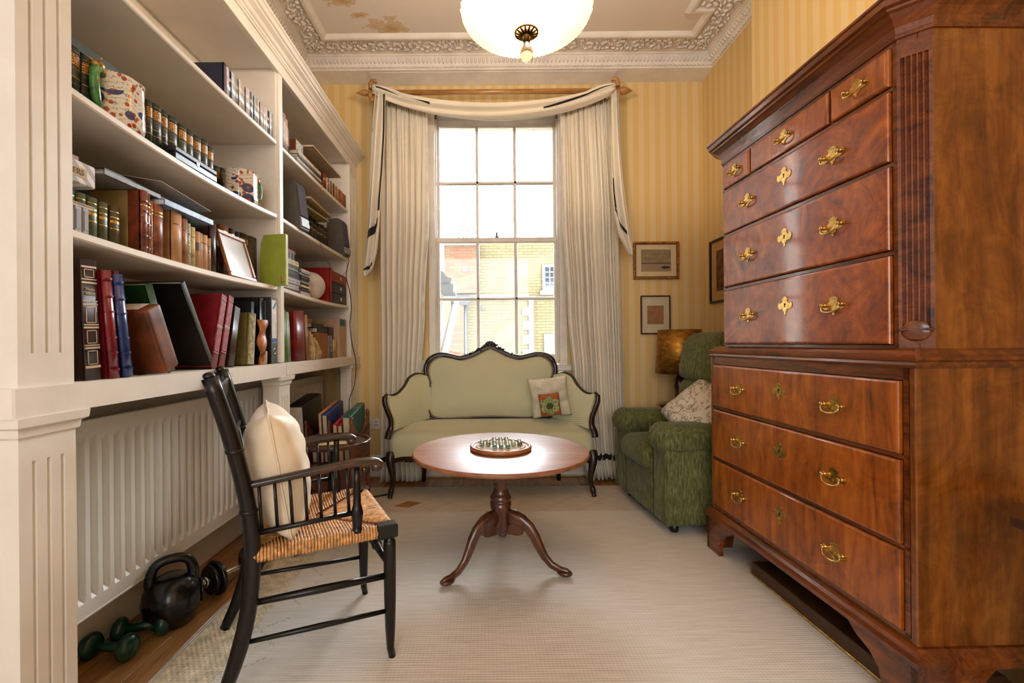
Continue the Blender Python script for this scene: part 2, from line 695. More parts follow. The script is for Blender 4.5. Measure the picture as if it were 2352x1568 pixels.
# skirting
struct(MB().cbox(XL, OX0 - 0.3, YB - 0.022, YB, 0, 0.17, 0.006).cbox(OX0 - 0.3, XR, YB - 0.022, YB, 0, 0.17, 0.006).build('baseboard_back', M_PAINT), 'cream skirting board under the window')
struct(MB().cbox(XL, XL + 0.018, 1.1, YB, 0, 0.13, 0.005).build('baseboard_left', M_PAINT), 'cream skirting board below the radiators')
struct(MB().cbox(-2.3, -1.046, 0.963, 0.985, 0, 0.17, 0.006).build('baseboard_nib', plain('skirting_grey', (150, 140, 128), 0.5)), 'grey skirting beside the bookcase end')

# ------------------------------------------------------------------ sash window
win = thing('window_1', 'tall white twelve-pane sash window', None)
del win['label']
struct(win, 'tall white twelve-pane sash window')
M_WIN = plain('window_paint', (232, 222, 208), 0.4, var=0.03, scale=8)
fr = MB()
gx0, gx1 = -0.365, 0.565
fr.cbox(OX0, gx0 - 0.028, 3.62, 3.93, OZ0, OZ1, 0.004)
fr.cbox(gx1 + 0.028, OX1, 3.62, 3.93, OZ0, OZ1, 0.004)
fr.cbox(OX0, OX1, 3.62, 3.93, 2.87, OZ1, 0.004)
fr.cbox(gx0 - 0.03, gx0 - 0.018, 3.66, 3.69, 0.9, 2.87, 0.003)
fr.cbox(gx1 + 0.018, gx1 + 0.03, 3.66, 3.69, 0.9, 2.87, 0.003)
fr.build('frame', M_WIN, win)
MB().cbox(OX0 - 0.03, OX1 + 0.03, 3.57, 3.95, 0.82, 0.865, 0.006).build('window_sill', M_WIN, win)
N = NT('window_glass')
gl = N.n('ShaderNodeBsdfGlossy')
gl.inputs['Roughness'].default_value = 0.02
tp = N.n('ShaderNodeBsdfTransparent')
fz = N.n('ShaderNodeFresnel')
fz.inputs[0].default_value = 1.45
mx = N.n('ShaderNodeMixShader')
N.l(fz.outputs[0], mx.inputs[0]); N.l(tp.outputs[0], mx.inputs[1]); N.l(gl.outputs[0], mx.inputs[2])
N.l(mx.outputs[0], N.t.nodes['Material Output'].inputs[0])
M_GLASS = N.m
def sash(name, y, z0, z1, rail_b, rail_t):
    s_ = MB()
    s_.cbox(gx0 - 0.03, gx0, y, y + 0.04, z0, z1, 0.004)
    s_.cbox(gx1, gx1 + 0.03, y, y + 0.04, z0, z1, 0.004)
    s_.cbox(gx0 - 0.03, gx1 + 0.03, y - 0.002, y + 0.04, z0, z0 + rail_b, 0.004)
    s_.cbox(gx0 - 0.03, gx1 + 0.03, y - 0.002, y + 0.04, z1 - rail_t, z1, 0.004)
    so = s_.build(name, M_WIN, win)
    za, zb = z0 + rail_b, z1 - rail_t
    cw = (gx1 - gx0) / 3
    for k in (1, 2):
        x = gx0 + cw * k
        MB().prism([(x - 0.008, y), (x + 0.008, y), (x + 0.014, y + 0.03), (x - 0.014, y + 0.03)], 'Z', za, zb).build('glazing_bar', M_WIN, so)
    zm = (za + zb) / 2
    MB().prism([(y, zm - 0.008), (y, zm + 0.008), (y + 0.03, zm + 0.013), (y + 0.03, zm - 0.013)], 'X', gx0, gx1).build('glazing_bar', M_WIN, so)
    for k in range(3):
        for (c, d) in ((za, zm), (zm, zb)):
            MB().box(gx0 + cw * k + 0.006, gx0 + cw * (k + 1) - 0.006, y + 0.02, y + 0.023, c + 0.005, d - 0.005).build('pane', M_GLASS, so)
sash('upper_sash', 3.735, 1.863, 2.875, 0.04, 0.055)
sash('lower_sash', 3.69, 0.875, 1.90, 0.075, 0.04)
MB().cbox(0.085, 0.115, 3.70, 3.73, 1.90, 1.915, 0.003).tube([(0.1, 3.71, 1.915), (0.1, 3.71, 1.945)], 0.006).build('sash_catch', M_BLACKPL, win)
pb = MB()
for x in (gx0 - 0.022, gx1 + 0.022):
    pb.cbox(x - 0.012, x + 0.012, 3.635, 3.66, 2.845, 2.872, 0.003)
pb.build('blind_bracket', plain('old_steel', (120, 116, 110), 0.4, metal=0.7), win)

# ------------------------------------------------------------------ outside
def brick_mat(name, c1, c2, mortar, scale, flip=False, blotch=None):
    N = NT(name)
    v = N.coord((1, 1, 1), (radians(90), 0, 0) if not flip else (radians(90), radians(90), 0))
    b = N.n('ShaderNodeTexBrick')
    b.inputs['Color1'].default_value = lin(c1)
    b.inputs['Color2'].default_value = lin(c2)
    b.inputs['Mortar'].default_value = lin(mortar)
    b.inputs['Scale'].default_value = scale
    b.inputs['Mortar Size'].default_value = 0.012
    b.inputs['Brick Width'].default_value = 0.5
    b.inputs['Row Height'].default_value = 0.17
    N.l(v, b.inputs['Vector'])
    c = b.outputs[0]
    if blotch:
        c = N.mix(N.ramp(N.noise(N.coord(), 0.9, 4), [(0.52, (0, 0, 0)), (0.62, (200, 200, 200))]), c, blotch)
    N.col(c).set(0.9, spec=0.1)
    N.bump(b.outputs[1], 0.4, 0.004)
    return N.m
M_YBR = brick_mat('yellow_stock_brick', (76, 68, 46), (82, 74, 53), (48, 44, 36), 2.4, blotch=(82, 76, 62))
M_RBR = brick_mat('red_brick', (84, 52, 40), (80, 62, 46), (56, 50, 42), 2.4, blotch=(78, 68, 52))
M_RBR2 = brick_mat('near_brick', (72, 62, 54), (80, 70, 62), (92, 86, 78), 2.4, True)
M_OWHITE = plain('white_render', (118, 115, 110), 0.8)
M_OGLASS = plain('outside_dark_glass', (30, 36, 44), 0.1, var=0.2)
YF = 11.0
bl = thing('brick_building', 'yellow brick building seen through the window', 'building', (0, YF, 0))
zt = at(1150, 558, YF)[1]
MB().box(-9, 9, 0, 4, -4, zt).build('wall', M_YBR, bl)
x0, x1 = at(1022, 700, YF)[0], at(1095, 700, YF)[0]
MB().box(x0 - 4, x1, -0.14, 0, at(0, 683, YF)[1], at(1060, 566, YF)[1]).build('brick_section', M_RBR, bl)
MB().box(x0 - 4, at(1060, 0, YF)[0], -0.16, 0, -4, at(1040, 690, YF)[1]).build('brick_section', M_RBR, bl)
MB().cbox(x0 - 4, at(1098, 0, YF)[0], -0.22, 0.1, at(1060, 566, YF)[1], at(1060, 556, YF)[1], 0.02).build('parapet', M_OWHITE, bl)
MB().cbox(-9, at(1208, 0, YF)[0], -0.1, 0, at(1100, 683, YF)[1], at(1100, 677, YF)[1], 0.01).build('string_course', plain('weathered_stone', (66, 64, 58), 0.9), bl)
for (pa, pb_, qa, qb) in ((1246, 1290, 607, 668), (1250, 1294, 766, 827)):
    xa, za = at(pa, qb, YF)
    xb, zb = at(pb_, qa, YF)
    wn = MB()
    wn.cbox(xa, xb, -0.05, 0.02, za, zb, 0.01).build('window', M_OWHITE, bl)
    wo = bl.children[-1] if False else [c for c in bl.children if c.name.startswith('window')][-1]
    n, mrows = 3, 4
    cw, ch = (xb - xa - 0.1) / n, (zb - za - 0.12) / mrows
    for i in range(n):
        for j in range(mrows):
            MB().box(xa + 0.05 + cw * i + 0.012, xa + 0.05 + cw * (i + 1) - 0.012, -0.056, -0.05, za + 0.06 + ch * j + 0.012, za + 0.06 + ch * (j + 1) - 0.012).build('pane', M_OGLASS, wo)
    MB().cbox(xa - 0.06, xb + 0.06, -0.1, 0.0, za - 0.1, za, 0.01).build('window_ledge', M_OWHITE, bl)
xa, xb = at(1208, 0, YF)[0], at(1219, 0, YF)[0]
MB().box(xa, xb, -0.05, 0, -4, at(0, 690, YF)[1]).build('white_strip', M_OWHITE, bl)
for k in range(7):
    zz = at(1200, 706 + k * 32, YF)[1]
    MB().cbox(at(1193, 0, YF)[0], xa, -0.05, 0, zz - 0.2, zz, 0.01).build('quoin', M_OWHITE, bl)
xa, za = at(1105, 712, YF)
MB().cbox(xa, xa + 0.09, -0.03, 0, za, za + 0.1, 0.005).build('air_vent', plain('vent_brown', (50, 40, 38), 0.8), bl)
xa, za = at(1064, 626, YF)
MB().cbox(xa, xa + 0.11, -0.16, 0, za, za + 0.12, 0.005).build('air_vent', plain('vent_red', (104, 62, 56), 0.8), bl)
xa, za = at(1069, 700, YF)
dp = thing('drainpipe', 'dark grey drainpipe with a square hopper on the brick building', 'drainpipe', (xa, YF - 0.09, 0))
M_PIPE = plain('pipe_grey', (30, 32, 36), 0.5)
MB().tube([(0, 0, -4), (0, 0, za)], 0.045, 8).build('pipe', M_PIPE, dp)
MB().prism([(-0.07, za - 0.02), (0.07, za - 0.02), (0.12, za + 0.07), (0.12, za + 0.2), (-0.12, za + 0.2), (-0.12, za + 0.07)], 'Y', -0.13, 0.06).build('hopper', M_PIPE, dp)
# neighbouring wing on the left
nw = thing('neighbour_wing', 'narrow brick side wall close to the window on its left', 'wall', (0, 0, 0))
MB().box(-3.2, -0.64, 4.05, 7.2, -4, 6.5).build('wall', M_RBR2, nw)
xa, za = at(1036, 640, 6.9)
MB().cbox(-0.66, -0.44, 6.6, 7.1, at(0, 686, 6.9)[1], at(0, 664, 6.9)[1], 0.02).build('gutter_box', plain('gutter_dark', (28, 31, 30), 0.6), nw)
MB().prism([(-0.66, at(0, 664, 6.9)[1]), (-0.50, at(0, 664, 6.9)[1]), (-0.48, at(0, 655, 6.9)[1]), (-0.56, at(0, 650, 6.9)[1]), (-0.6, at(0, 640, 6.9)[1]), (-0.66, at(0, 636, 6.9)[1])], 'Y', 6.6, 7.1).build('bracket', plain('gutter_dark', (28, 31, 30), 0.6), nw)
wp = thing('waste_pipe', 'fat white waste pipe sloping down beside the window', 'pipe', (0, 0, 0))
pts = [(*at(1045, 700, 6.7),), (*at(1043, 715, 6.6),), (*at(1015, 830, 5.4),)]
MB().tube([(pts[0][0], 6.7, pts[0][1]), (pts[1][0], 6.6, pts[1][1]), (pts[2][0], 5.4, pts[2][1])], 0.052, 12).build('pipe', M_OWHITE, wp)
MB().tube([(pts[0][0], 6.7, pts[0][1] + 0.1), (pts[0][0], 6.7, pts[0][1] - 0.02)], 0.06, 12).build('pipe_collar', plain('pipe_collar_grey', (70, 74, 78), 0.5), wp)
tree = thing('tree', 'light green leafy tree above the building opposite', 'tree', (0, 17.0, 0))
random.seed(5)
lv, br = MB(), MB()
for (px, top) in ((1030, 498), (1050, 505), (1072, 472), (1088, 530), (1062, 500)):
    xb, zb = at(px, 575, 17.0)
    xt, zt2 = at(px + 6, top, 17.0)
    br.tube([(xb * 0.3 + 0.4 * 0, 0, -4), (xb, 0, zb), (xt, 0, zt2)], [0.07, 0.035, 0.008], 5)
    for k in range(70):
        t = random.random() ** 0.8
        c = Vector((xb + (xt - xb) * t + random.gauss(0, 0.11), random.gauss(0, 0.12), zb + (zt2 - zb) * t + random.gauss(0, 0.05)))
        a, e = random.random() * 6.28, random.random() * 1.5
        d = Vector((cos(a) * cos(e), sin(a) * cos(e), sin(e))) * 0.07
        n = d.orthogonal().normalized() * 0.022
        lv.add([c - d, c + n, c + d, c - n], [(0, 1, 2, 3)])
br.build('branch', plain('bark', (60, 52, 44), 0.9), tree)
tag(lv.build('leaves', plain('leaf_green', (60, 92, 52), 0.6), tree), kind='stuff')
struct(MB().box(-7, 7, YB + 0.02, YB + 0.34, ZC + 0.12, 11.0).build('wall_upper', M_YBR), 'unseen upper storeys of the house, added to shade the facade opposite')  # unseen wall, added to block sky light from the facade opposite
struct(MB().box(-30, 30, 4.0, 40, -4.2, -4.0).build('ground', plain('paving', (84, 82, 78), 0.9)), 'grey yard paving far below the window')

# ------------------------------------------------------------------ built-in bookcase
BX0, BXF = XL + 0.005, -1.01          # back of the shelves, front plane
bc = thing('bookcase', 'tall cream built-in bookcase with fluted pilasters and a moulded cornice', 'bookcase')
MB().box(BX0, BX0 + 0.012, 1.06, YB, 0.96, 2.40).build('back_panel', M_PAINT, bc)
MB().cbox(BX0, BXF - 0.004, 1.085, 1.118, 0.955, 2.40).build('upright', M_PAINT, bc)
MB().cbox(BX0, BXF - 0.012, 2.238, 2.298, 0.955, 2.40).cbox(BX0, BXF, 2.248, 2.288, 0.955, 2.40).build('upright', M_PAINT, bc)
MB().cbox(BX0, BXF - 0.004, 3.40, 3.43, 0.955, 2.40).build('upright', M_PAINT, bc)
MB().box(BX0, BXF - 0.005, 1.06, YB, 2.40, 2.42).build('top_board', M_PAINT, bc)
MB().cbox(BXF - 0.02, BXF + 0.004, 0.99, YB, 2.386, 2.45, 0.002).cbox(BXF - 0.02, BXF + 0.012, 0.985, YB, 2.44, 2.452, 0.002).build('frieze', M_PAINT, bc)
cp = [(0.0, 2.452), (0.012, 2.455), (0.014, 2.466), (0.022, 2.47), (0.03, 2.482), (0.048, 2.492), (0.05, 2.5), (0.058, 2.503), (0.066, 2.516), (0.072, 2.52), (0.072, 2.532), (0.0, 2.532), (-0.02, 2.532)]
MB().sweep(cp, [(BXF, YB), (BXF, 0.98), (-1.10, 0.98)][::-1][::-1] if False else [(-1.12, 0.985), (BXF, 0.985), (BXF, YB)][::-1], sm=False).build('cornice', M_PAINT, bc)
MB().box(BX0, BXF, 1.0, YB, 2.45, 2.53).build('cornice_backing', M_PAINT, bc)

def fluted(y0, y1, xf, xb, z0, z1, n=3, end=0.09, face='X', gw=0.010, gd=0.0075):
    """pilaster whose front looks along +X, with n vertical flutes"""
    m = MB()
    m.box(xb, xf, y0, y1, z0, z0 + end)
    m.box(xb, xf, y0, y1, z1 - end, z1)
    w_ = (y1 - y0)
    poly = [(xb, y1), (xb, y0), (xf, y0)]
    for k in range(n):
        c = y0 + w_ * (k + 1) / (n + 1)
        poly += [(xf, c - gw / 2), (xf - gd * 0.75, c - gw * 0.3), (xf - gd, c), (xf - gd * 0.75, c + gw * 0.3), (xf, c + gw / 2)]
    poly += [(xf, y1)]
    m.prism(poly, 'Z', z0 + end, z1 - end)
    return m
fluted(0.978, 1.112, BXF + 0.004, -1.046, 0.9525, 2.386, 3, 0.075).build('pilaster', M_PAINT, bc)
fluted(3.405, 3.597, BXF + 0.004, -1.05, 0.9525, 2.386, 4, 0.06, gw=0.012).build('pilaster', M_PAINT, bc)

SHZ = [2.026, 1.665, 1.311]           # undersides of the shelves
def shelf(y0, y1, z, sag, th=0.022):
    m = MB()
    ny = 16
    def fz(t):
        return -sag * 4 * t * (1 - t)
    a = []
    for k in range(ny + 1):
        t = k / ny
        y = y0 + (y1 - y0) * t
        zz = z + fz(t)
        a.append([(BX0 + 0.012, y, zz), (BXF - 0.013, y, zz), (BXF - 0.009, y, zz + 0.004), (BXF - 0.009, y, zz + th - 0.004), (BXF - 0.013, y, zz + th), (BX0 + 0.012, y, zz + th)])
    for k in range(ny):
        for j in range(6):
            j2 = (j + 1) % 6
            m.add([a[k][j], a[k][j2], a[k + 1][j2], a[k + 1][j]], [(0, 1, 2, 3)])
    m.add(a[0], [tuple(range(6))]); m.add(a[-1], [tuple(range(6))])
    return m.build('shelf', M_PAINT, bc)
SAG = {('a', 0): 0.006, ('a', 1): 0.024, ('a', 2): 0.013, ('b', 0): 0.004, ('b', 1): 0.006, ('b', 2): 0.012}
BAY = {'a': (1.118, 2.238), 'b': (2.298, 3.40)}
for by in 'ab':
    for k in range(3):
        shelf(BAY[by][0], BAY[by][1], SHZ[k], SAG[(by, k)])
ZLEDGE = 0.9525
def ztop(by, k, y):
    """height of the upper face of a shelf at depth y (k = 3 is the ledge)"""
    if k == 3:
        return ZLEDGE
    t = (y - BAY[by][0]) / (BAY[by][1] - BAY[by][0])
    return SHZ[k] + 0.022 - SAG[(by, k)] * 4 * t * (1 - t)

# ledge with lower pilasters over the radiators
ld = thing('radiator_ledge', 'thick cream ledge over the radiators carried on short fluted pilasters', 'ledge')
MB().prism([(-1.045, 0.955), (BXF + 0.014, 0.955), (BXF + 0.018, 0.959), (BXF + 0.018, 2.262), (XL + 0.005, 2.262), (XL + 0.005, 1.062), (-1.045, 1.062)], 'Z', 0.888, ZLEDGE).build('ledge_board', M_PAINT, ld)
MB().cbox(XL + 0.005, BXF + 0.018, 2.266, YB - 0.002, 0.888, ZLEDGE, 0.004).build('ledge_board', M_PAINT, ld)
cap = [(0.0, 0.84), (0.006, 0.845), (0.008, 0.862), (0.018, 0.868), (0.02, 0.888), (-0.02, 0.888)]
for (y0, y1, n) in ((0.978, 1.115, 3), (2.215, 2.335, 3), (3.40, 3.597, 4)):
    xb = -1.046 if y0 < 1 else -1.085
    po_ = fluted(y0, y1, BXF + 0.004, xb, 0.0, 0.888, n, 0.1).build('pilaster', M_PAINT, ld)
    MB().sweep(cap, [(xb, y0), (BXF + 0.004, y0), (BXF + 0.004, y1), (xb, y1)][::-1]).build('capital', M_PAINT, po_)

def radiator(y0, y1, label):
    r = thing('radiator', label, 'radiator', (0, 0, 0))
    xf, xb, z0, z1 = -1.25, -1.335, 0.2, 0.805
    m = MB()
    ribs = int((y1 - y0 - 0.04) / 0.0455)
    p = (y1 - y0 - 0.04) / ribs
    poly = [(y0, xf - 0.002)]
    top = []
    for k in range(ribs):
        c = y0 + 0.02 + p * (k + 0.5)
        for (t, d) in ((-0.5, 0.0), (-0.32, 0.0), (-0.25, -0.004), (-0.17, -0.017), (0.17, -0.017), (0.25, -0.004), (0.32, 0.0)):
            top.append((c + t * p, d))
    top = [(y0, 0.0)] + top + [(y1, 0.0)]
    zs = [z0, z0 + 0.045, z0 + 0.07, z1 - 0.07, z1 - 0.045, z1]
    am = [0, 0, 1, 1, 0, 0]
    vs, n = [], len(top)
    for (z, a) in zip(zs, am):
        vs += [(xf + d * a, y, z) for (y, d) in top]
    fs = []
    for i in range(5):
        for k in range(n - 1):
            fs.append((i * n + k, i * n + k + 1, (i + 1) * n + k + 1, (i + 1) * n + k))
    m.add(vs, fs)
    m.build('front_panel', M_RAD, r, recalc=False)
    MB().cbox(xb, xf - 0.019, y0, y1, z0 + 0.006, z1 - 0.006, 0.006).build('body', M_RAD, r)
    MB().cbox(xf - 0.014, xf + 0.001, y0, y1, z0 - 0.008, z0 + 0.003, 0.003).build('rim', M_RAD, r)
    MB().cbox(xf - 0.014, xf + 0.001, y0, y1, z1 - 0.003, z1 + 0.006, 0.003).build('rim', M_RAD, r)
    for yq in (y0 + 0.22, y1 - 0.22):
        MB().cbox(XL + 0.001, xb + 0.004, yq - 0.02, yq + 0.02, z0 + 0.08, z1 - 0.1).build('bracket', M_RAD, r)
    return r
radiator(1.13, 2.50, 'long white ribbed radiator behind the kettlebell and black chair')
radiator(2.56, 3.5, 'cream ribbed radiator behind the magazine rack')

# ------------------------------------------------------------------ curtains and pole
M_LINEN = plain('cream_curtain', (240, 228, 206), 0.7, var=0.02, scale=3, sheen=0.2)
M_BRAID = plain('black_braid', (34, 28, 24), 0.8, var=0.4, scale=160)
M_PWOOD = wood('pole_wood', (120, 76, 38), (172, 118, 62), (206, 156, 92), (1, 9, 9), 4, 0.35, 0.3)
YP = 3.42
rodz = at(1130, 211, YP)[1]
rx0, rx1 = at(858, 211, YP)[0], at(1412, 208, YP)[0]
pole = thing('curtain_pole', 'wooden curtain pole with carved finials above the window', 'curtain pole', (0, YP, rodz))
MB().tube([(rx0, 0, 0), (rx1, 0, 0)], 0.019, 14).build('rod', M_PWOOD, pole)
for (x, sg) in ((rx0, -1), (rx1, 1)):
    fin = MB()
    fin.lathe([(0.0, 0.0), (0.026, 0.005), (0.016, 0.02), (0.02, 0.03), (0.031, 0.06), (0.022, 0.095), (0.007, 0.125), (0, 0.138)] if sg > 0 else
              [(0.0, 0.0), (0.02, -0.005), (0.012, -0.02), (0.016, -0.03), (0.024, -0.055), (0.018, -0.09), (0.006, -0.12), (0, -0.135)], 12, (x, 0, 0), 'X')
    for s2 in (-1, 1):
        fin.tube([(x + sg * 0.012, -0.03, s2 * 0.012), (x + sg * 0.016, -0.03, s2 * 0.045), (x + sg * 0.002, -0.03, s2 * 0.072), (x - sg * 0.018, -0.03, s2 * 0.074), (x - sg * 0.026, -0.03, s2 * 0.056)], [0.02, 0.019, 0.016, 0.014, 0.009], 10)
    fin.build('finial', M_PWOOD, pole)
    MB().cbox(x - sg * 0.06 - 0.012, x - sg * 0.06 + 0.012, 0.01, YB - YP, -0.02, 0.02).build('bracket', M_PWOOD, pole)

def lerp(a, b, t):
    return a + (b - a) * t
def piece(tab, t):
    for i in range(len(tab) - 1):
        if t <= tab[i + 1][0]:
            s_ = (t - tab[i][0]) / (tab[i + 1][0] - tab[i][0])
            s_ = s_ * s_ * (3 - 2 * s_)
            return lerp(tab[i][1], tab[i + 1][1], s_)
    return tab[-1][1]

def curtain(name, label, outer, inner, seed, npl):
    rnd = random.Random(seed)
    ph = [rnd.uniform(-0.5, 0.5) for _ in range(60)]
    z1, z0 = rodz - 0.03, 0.012
    def fn(u, v, off=0.0):
        z = lerp(z1, z0, v)
        xo, xi = piece(outer, v), piece(inner, v)
        q = u * npl
        k = int(q)
        g = q + 0.35 * ph[k % 60] * sin(pi * (q - k)) + 0.25 * sin(v * 5 + k)*0.2
        A = lerp(0.014, 0.036, min(1, v * 2.5)) * (0.85 + 0.6 * ph[(k + 7) % 60])
        y = A * (1 - 2 * abs(sin(pi * g))) + 0.006 * sin(4 * pi * g + ph[(k + 3) % 60] * 4 + v * 3) * (1 - v) + 0.012 * sin(u * 9 + v * 4)
        y += 0.010 * max(0.0, 1 - v * 5) * sin(2 * pi * q * 2.4 + ph[k % 60])
        x = lerp(xo, xi, u) + 0.006 * cos(2 * pi * g) * min(1, v * 3)
        hem = max(0, v - 0.96) * 1.2
        return (x, YP + 0.045 + y - hem * 0.6 - off, z)
    o = MB().sheet(lambda u, v: fn(u, v), npl * 20, 48, (0, 0.004, 0)).build(name, M_LINEN)
    tag(o, label, 'curtain', 'pair of cream curtains')
    va, vb = (z1 - 0.19) / (z1 - z0), (z1 - 0.15) / (z1 - z0)
    MB().grid(lambda u, v: fn(u, lerp(va, vb, v), 0.006), npl * 40, 4).build('braid_trim', M_BRAID, o)
    # braid down the leading edge
    MB().grid(lambda u, v: fn(lerp(0.965, 0.99, u), lerp(0.02, vb, v), 0.0022), 2, 40).build('edge_braid', plain('pale_braid', (244, 238, 226), 0.7), o)
    return o
def wx(px):
    return (px - CX) * YP / F
curtain('curtain', 'cream pleated curtain between bookcase and sash window', [(0, wx(868)), (0.35, wx(870)), (0.7, wx(873)), (1, wx(868))], [(0, wx(984)), (0.3, wx(983)), (0.55, wx(972)), (0.75, wx(962)), (0.88, wx(948)), (1, wx(962))], 4, 8)
curtain('curtain', 'cream pleated curtain between sash window and framed pictures', [(0, wx(1416)), (0.35, wx(1428)), (0.7, wx(1434)), (1, wx(1440))], [(0, wx(1294)), (0.3, wx(1296)), (0.55, wx(1306)), (0.75, wx(1318)), (0.9, wx(1330)), (1, wx(1346))], 9, 9)

# swag draped over the pole, with two tails
def swag(u, v, off=0.0):
    x = lerp(wx(864), wx(1414), u)
    c = 4 * u * (1 - u)
    c2 = c ** 0.85
    top = rodz + 0.05 - c2 * 0.175
    bot = rodz - 0.03 - c2 * 0.215
    if u < 0.12 or u > 0.88:
        e = (0.12 - min(u, 1 - u)) / 0.12
        top = lerp(top, rodz + 0.03, e)
    z = lerp(top, bot, v)
    y = -0.045 - 0.045 * sin(pi * v) * (0.35 + c) - 0.022 * sin(v * 2 * pi * 2.3 + u * 3.0) * (0.4 + 0.6 * c) - 0.02 * c
    return (x, YP + y - off, z)
sw = MB().sheet(lambda u, v: swag(u, v), 60, 22, (0, 0.006, 0.002)).build('curtain_swag', M_LINEN)
tag(sw, 'cream fabric swag draped over the curtain pole', 'swag')
MB().grid(lambda u, v: swag(lerp(0.70, 0.985, u), lerp(0.62, 0.30, u) + 0.08 * (v - 0.5), 0.004), 24, 2).build('braid_trim', M_BRAID, sw)
MB().grid(lambda u, v: swag(lerp(0.015, 0.24, u), lerp(0.22, 0.55, u) + 0.08 * (v - 0.5), 0.004), 24, 2).build('braid_trim', M_BRAID, sw)

def tail(name, label, side, edges, yq):
    """edges: (pixel row, outer column, inner column)"""
    n = len(edges) - 1
    def fn(u, v, off=0.0):
        t = v * n
        i = min(int(t), n - 1)
        f = t - i
        py = lerp(edges[i][0], edges[i + 1][0], f)
        po_, pi_ = lerp(edges[i][1], edges[i + 1][1], f), lerp(edges[i][2], edges[i + 1][2], f)
        px = lerp(po_, pi_, u)
        x, z = at(px, py, yq)
        y = 0.03 * sin(u * pi * 3 + v * 4) * (1 - 0.5 * v) + 0.01 * sin(u * 13)
        return (x, yq + y - off, z)
    o = MB().sheet(fn, 20, 40, (0.002, 0.006, 0)).build(name, M_LINEN)
    tag(o, label, 'swag tail', 'pair of swag tails')
    return o, fn
t1, f1 = tail('swag_tail', 'cream swag tail hanging beside the bookcase', -1,
              [(212, 862, 884), (300, 853, 885), (400, 848, 880), (450, 846, 876), (520, 842, 872), (580, 838, 866), (618, 836, 856), (634, 837, 843)], 3.34)
MB().grid(lambda u, v: f1(0.78 + 0.2 * u, v * 0.5, 0.006), 3, 30).build('braid_trim', M_BRAID, t1)
MB().grid(lambda u, v: f1(0.2 + 0.7 * u, lerp(0.60, 0.53, u) + 0.045 * v, 0.008), 6, 3).build('braid_trim', M_BRAID, t1)
MB().grid(lambda u, v: f1(0.0 + 0.9 * u, lerp(0.86, 0.80, u) + 0.03 * v, 0.008), 6, 3).build('braid_trim', M_BRAID, t1)
t2, f2 = tail('swag_tail', 'cream swag tail hanging beside the gilt framed picture', 1,
              [(212, 1420, 1404), (300, 1424, 1403), (380, 1430, 1403), (440, 1437, 1404), (490, 1443, 1409), (540, 1449, 1420), (572, 1452, 1438), (586, 1452, 1447)], 3.34)
MB().grid(lambda u, v: f2(0.75 + 0.2 * u, 0.36 + v * 0.18, 0.006), 3, 20).build('braid_trim', M_BRAID, t2)
MB().grid(lambda u, v: f2(0.95 - 0.6 * u, 0.53 + 0.16 * u + 0.03 * v, 0.008), 8, 3).build('braid_trim', M_BRAID, t2)

# ------------------------------------------------------------------ pendant light
PX, PY = 0.168, 1.75
pd = thing('pendant_light', 'glowing ribbed glass bowl pendant hanging from the ceiling', 'ceiling light', (PX, PY, 0))
N = NT('frosted_ribbed_glass')
df = N.n('ShaderNodeBsdfTranslucent'); df.inputs[0].default_value = lin((196, 158, 104))
dd = N.n('ShaderNodeBsdfDiffuse'); dd.inputs[0].default_value = lin((250, 236, 204))
gg = N.n('ShaderNodeBsdfGlossy'); gg.inputs['Roughness'].default_value = 0.15
m1 = N.n('ShaderNodeMixShader'); m1.inputs[0].default_value = 0.35
m2 = N.n('ShaderNodeMixShader'); m2.inputs[0].default_value = 0.05
N.l(df.outputs[0], m1.inputs[1]); N.l(dd.outputs[0], m1.inputs[2])
N.l(m1.outputs[0], m2.inputs[1]); N.l(gg.outputs[0], m2.inputs[2])
N.l(m2.outputs[0], N.t.nodes['Material Output'].inputs[0])
bw = MB()
pr = [(0.012, 2.238), (0.05, 2.240), (0.10, 2.245), (0.15, 2.252), (0.19, 2.261), (0.22, 2.273), (0.238, 2.288), (0.247, 2.305), (0.251, 2.325)]
nb = 144
vs, fs = [], []
for i, (r, z) in enumerate(pr):
    for k in range(nb):
        a = 2 * pi * k / nb
        rr = r * (1 + 0.006 * cos(72 * a) * min(1, r / 0.1)) + (0.004 * cos(48 * a) if i == len(pr) - 1 else 0)
        vs.append((rr * cos(a), rr * sin(a), z - (0.0012 * cos(72 * a) if r > 0.04 else 0)))
for i in range(len(pr) - 1):
    for k in range(nb):
        fs.append((i * nb + k, i * nb + (k + 1) % nb, (i + 1) * nb + (k + 1) % nb, (i + 1) * nb + k))
bw.add(vs, fs, True)
bw.build('glass_bowl', N.m, pd)
M_BRONZE = plain('antique_bronze', (96, 72, 38), 0.4, metal=0.8, var=0.2)
rs = MB()
rs.lathe([(0.040, 2.232), (0.046, 2.230), (0.046, 2.236), (0.040, 2.237), (0.040, 2.232)], 28, cap=False)
for k in range(14):
    a = 2 * pi * k / 14
    rs.tube([(0.016 * cos(a), 0.016 * sin(a), 2.222), (0.032 * cos(a), 0.032 * sin(a), 2.229), (0.043 * cos(a), 0.043 * sin(a), 2.233)], [0.0048, 0.0045, 0.0022], 6)
rs.lathe([(0.0, 2.237), (0.02, 2.235), (0.02, 2.224), (0.013, 2.212), (0.013, 2.198), (0, 2.196)], 16)
rs.build('rosette', M_BRONZE, pd)
NG = NT('clear_bulb_glass'); NG.col((255, 250, 240)).set(0.02, trans=1.0, ior=1.3)
MB().lathe([(0.010, 2.198), (0.013, 2.186), (0.022, 2.168), (0.026, 2.150), (0.022, 2.134), (0.010, 2.124), (0, 2.122)], 18).build('bulb', NG.m, pd)
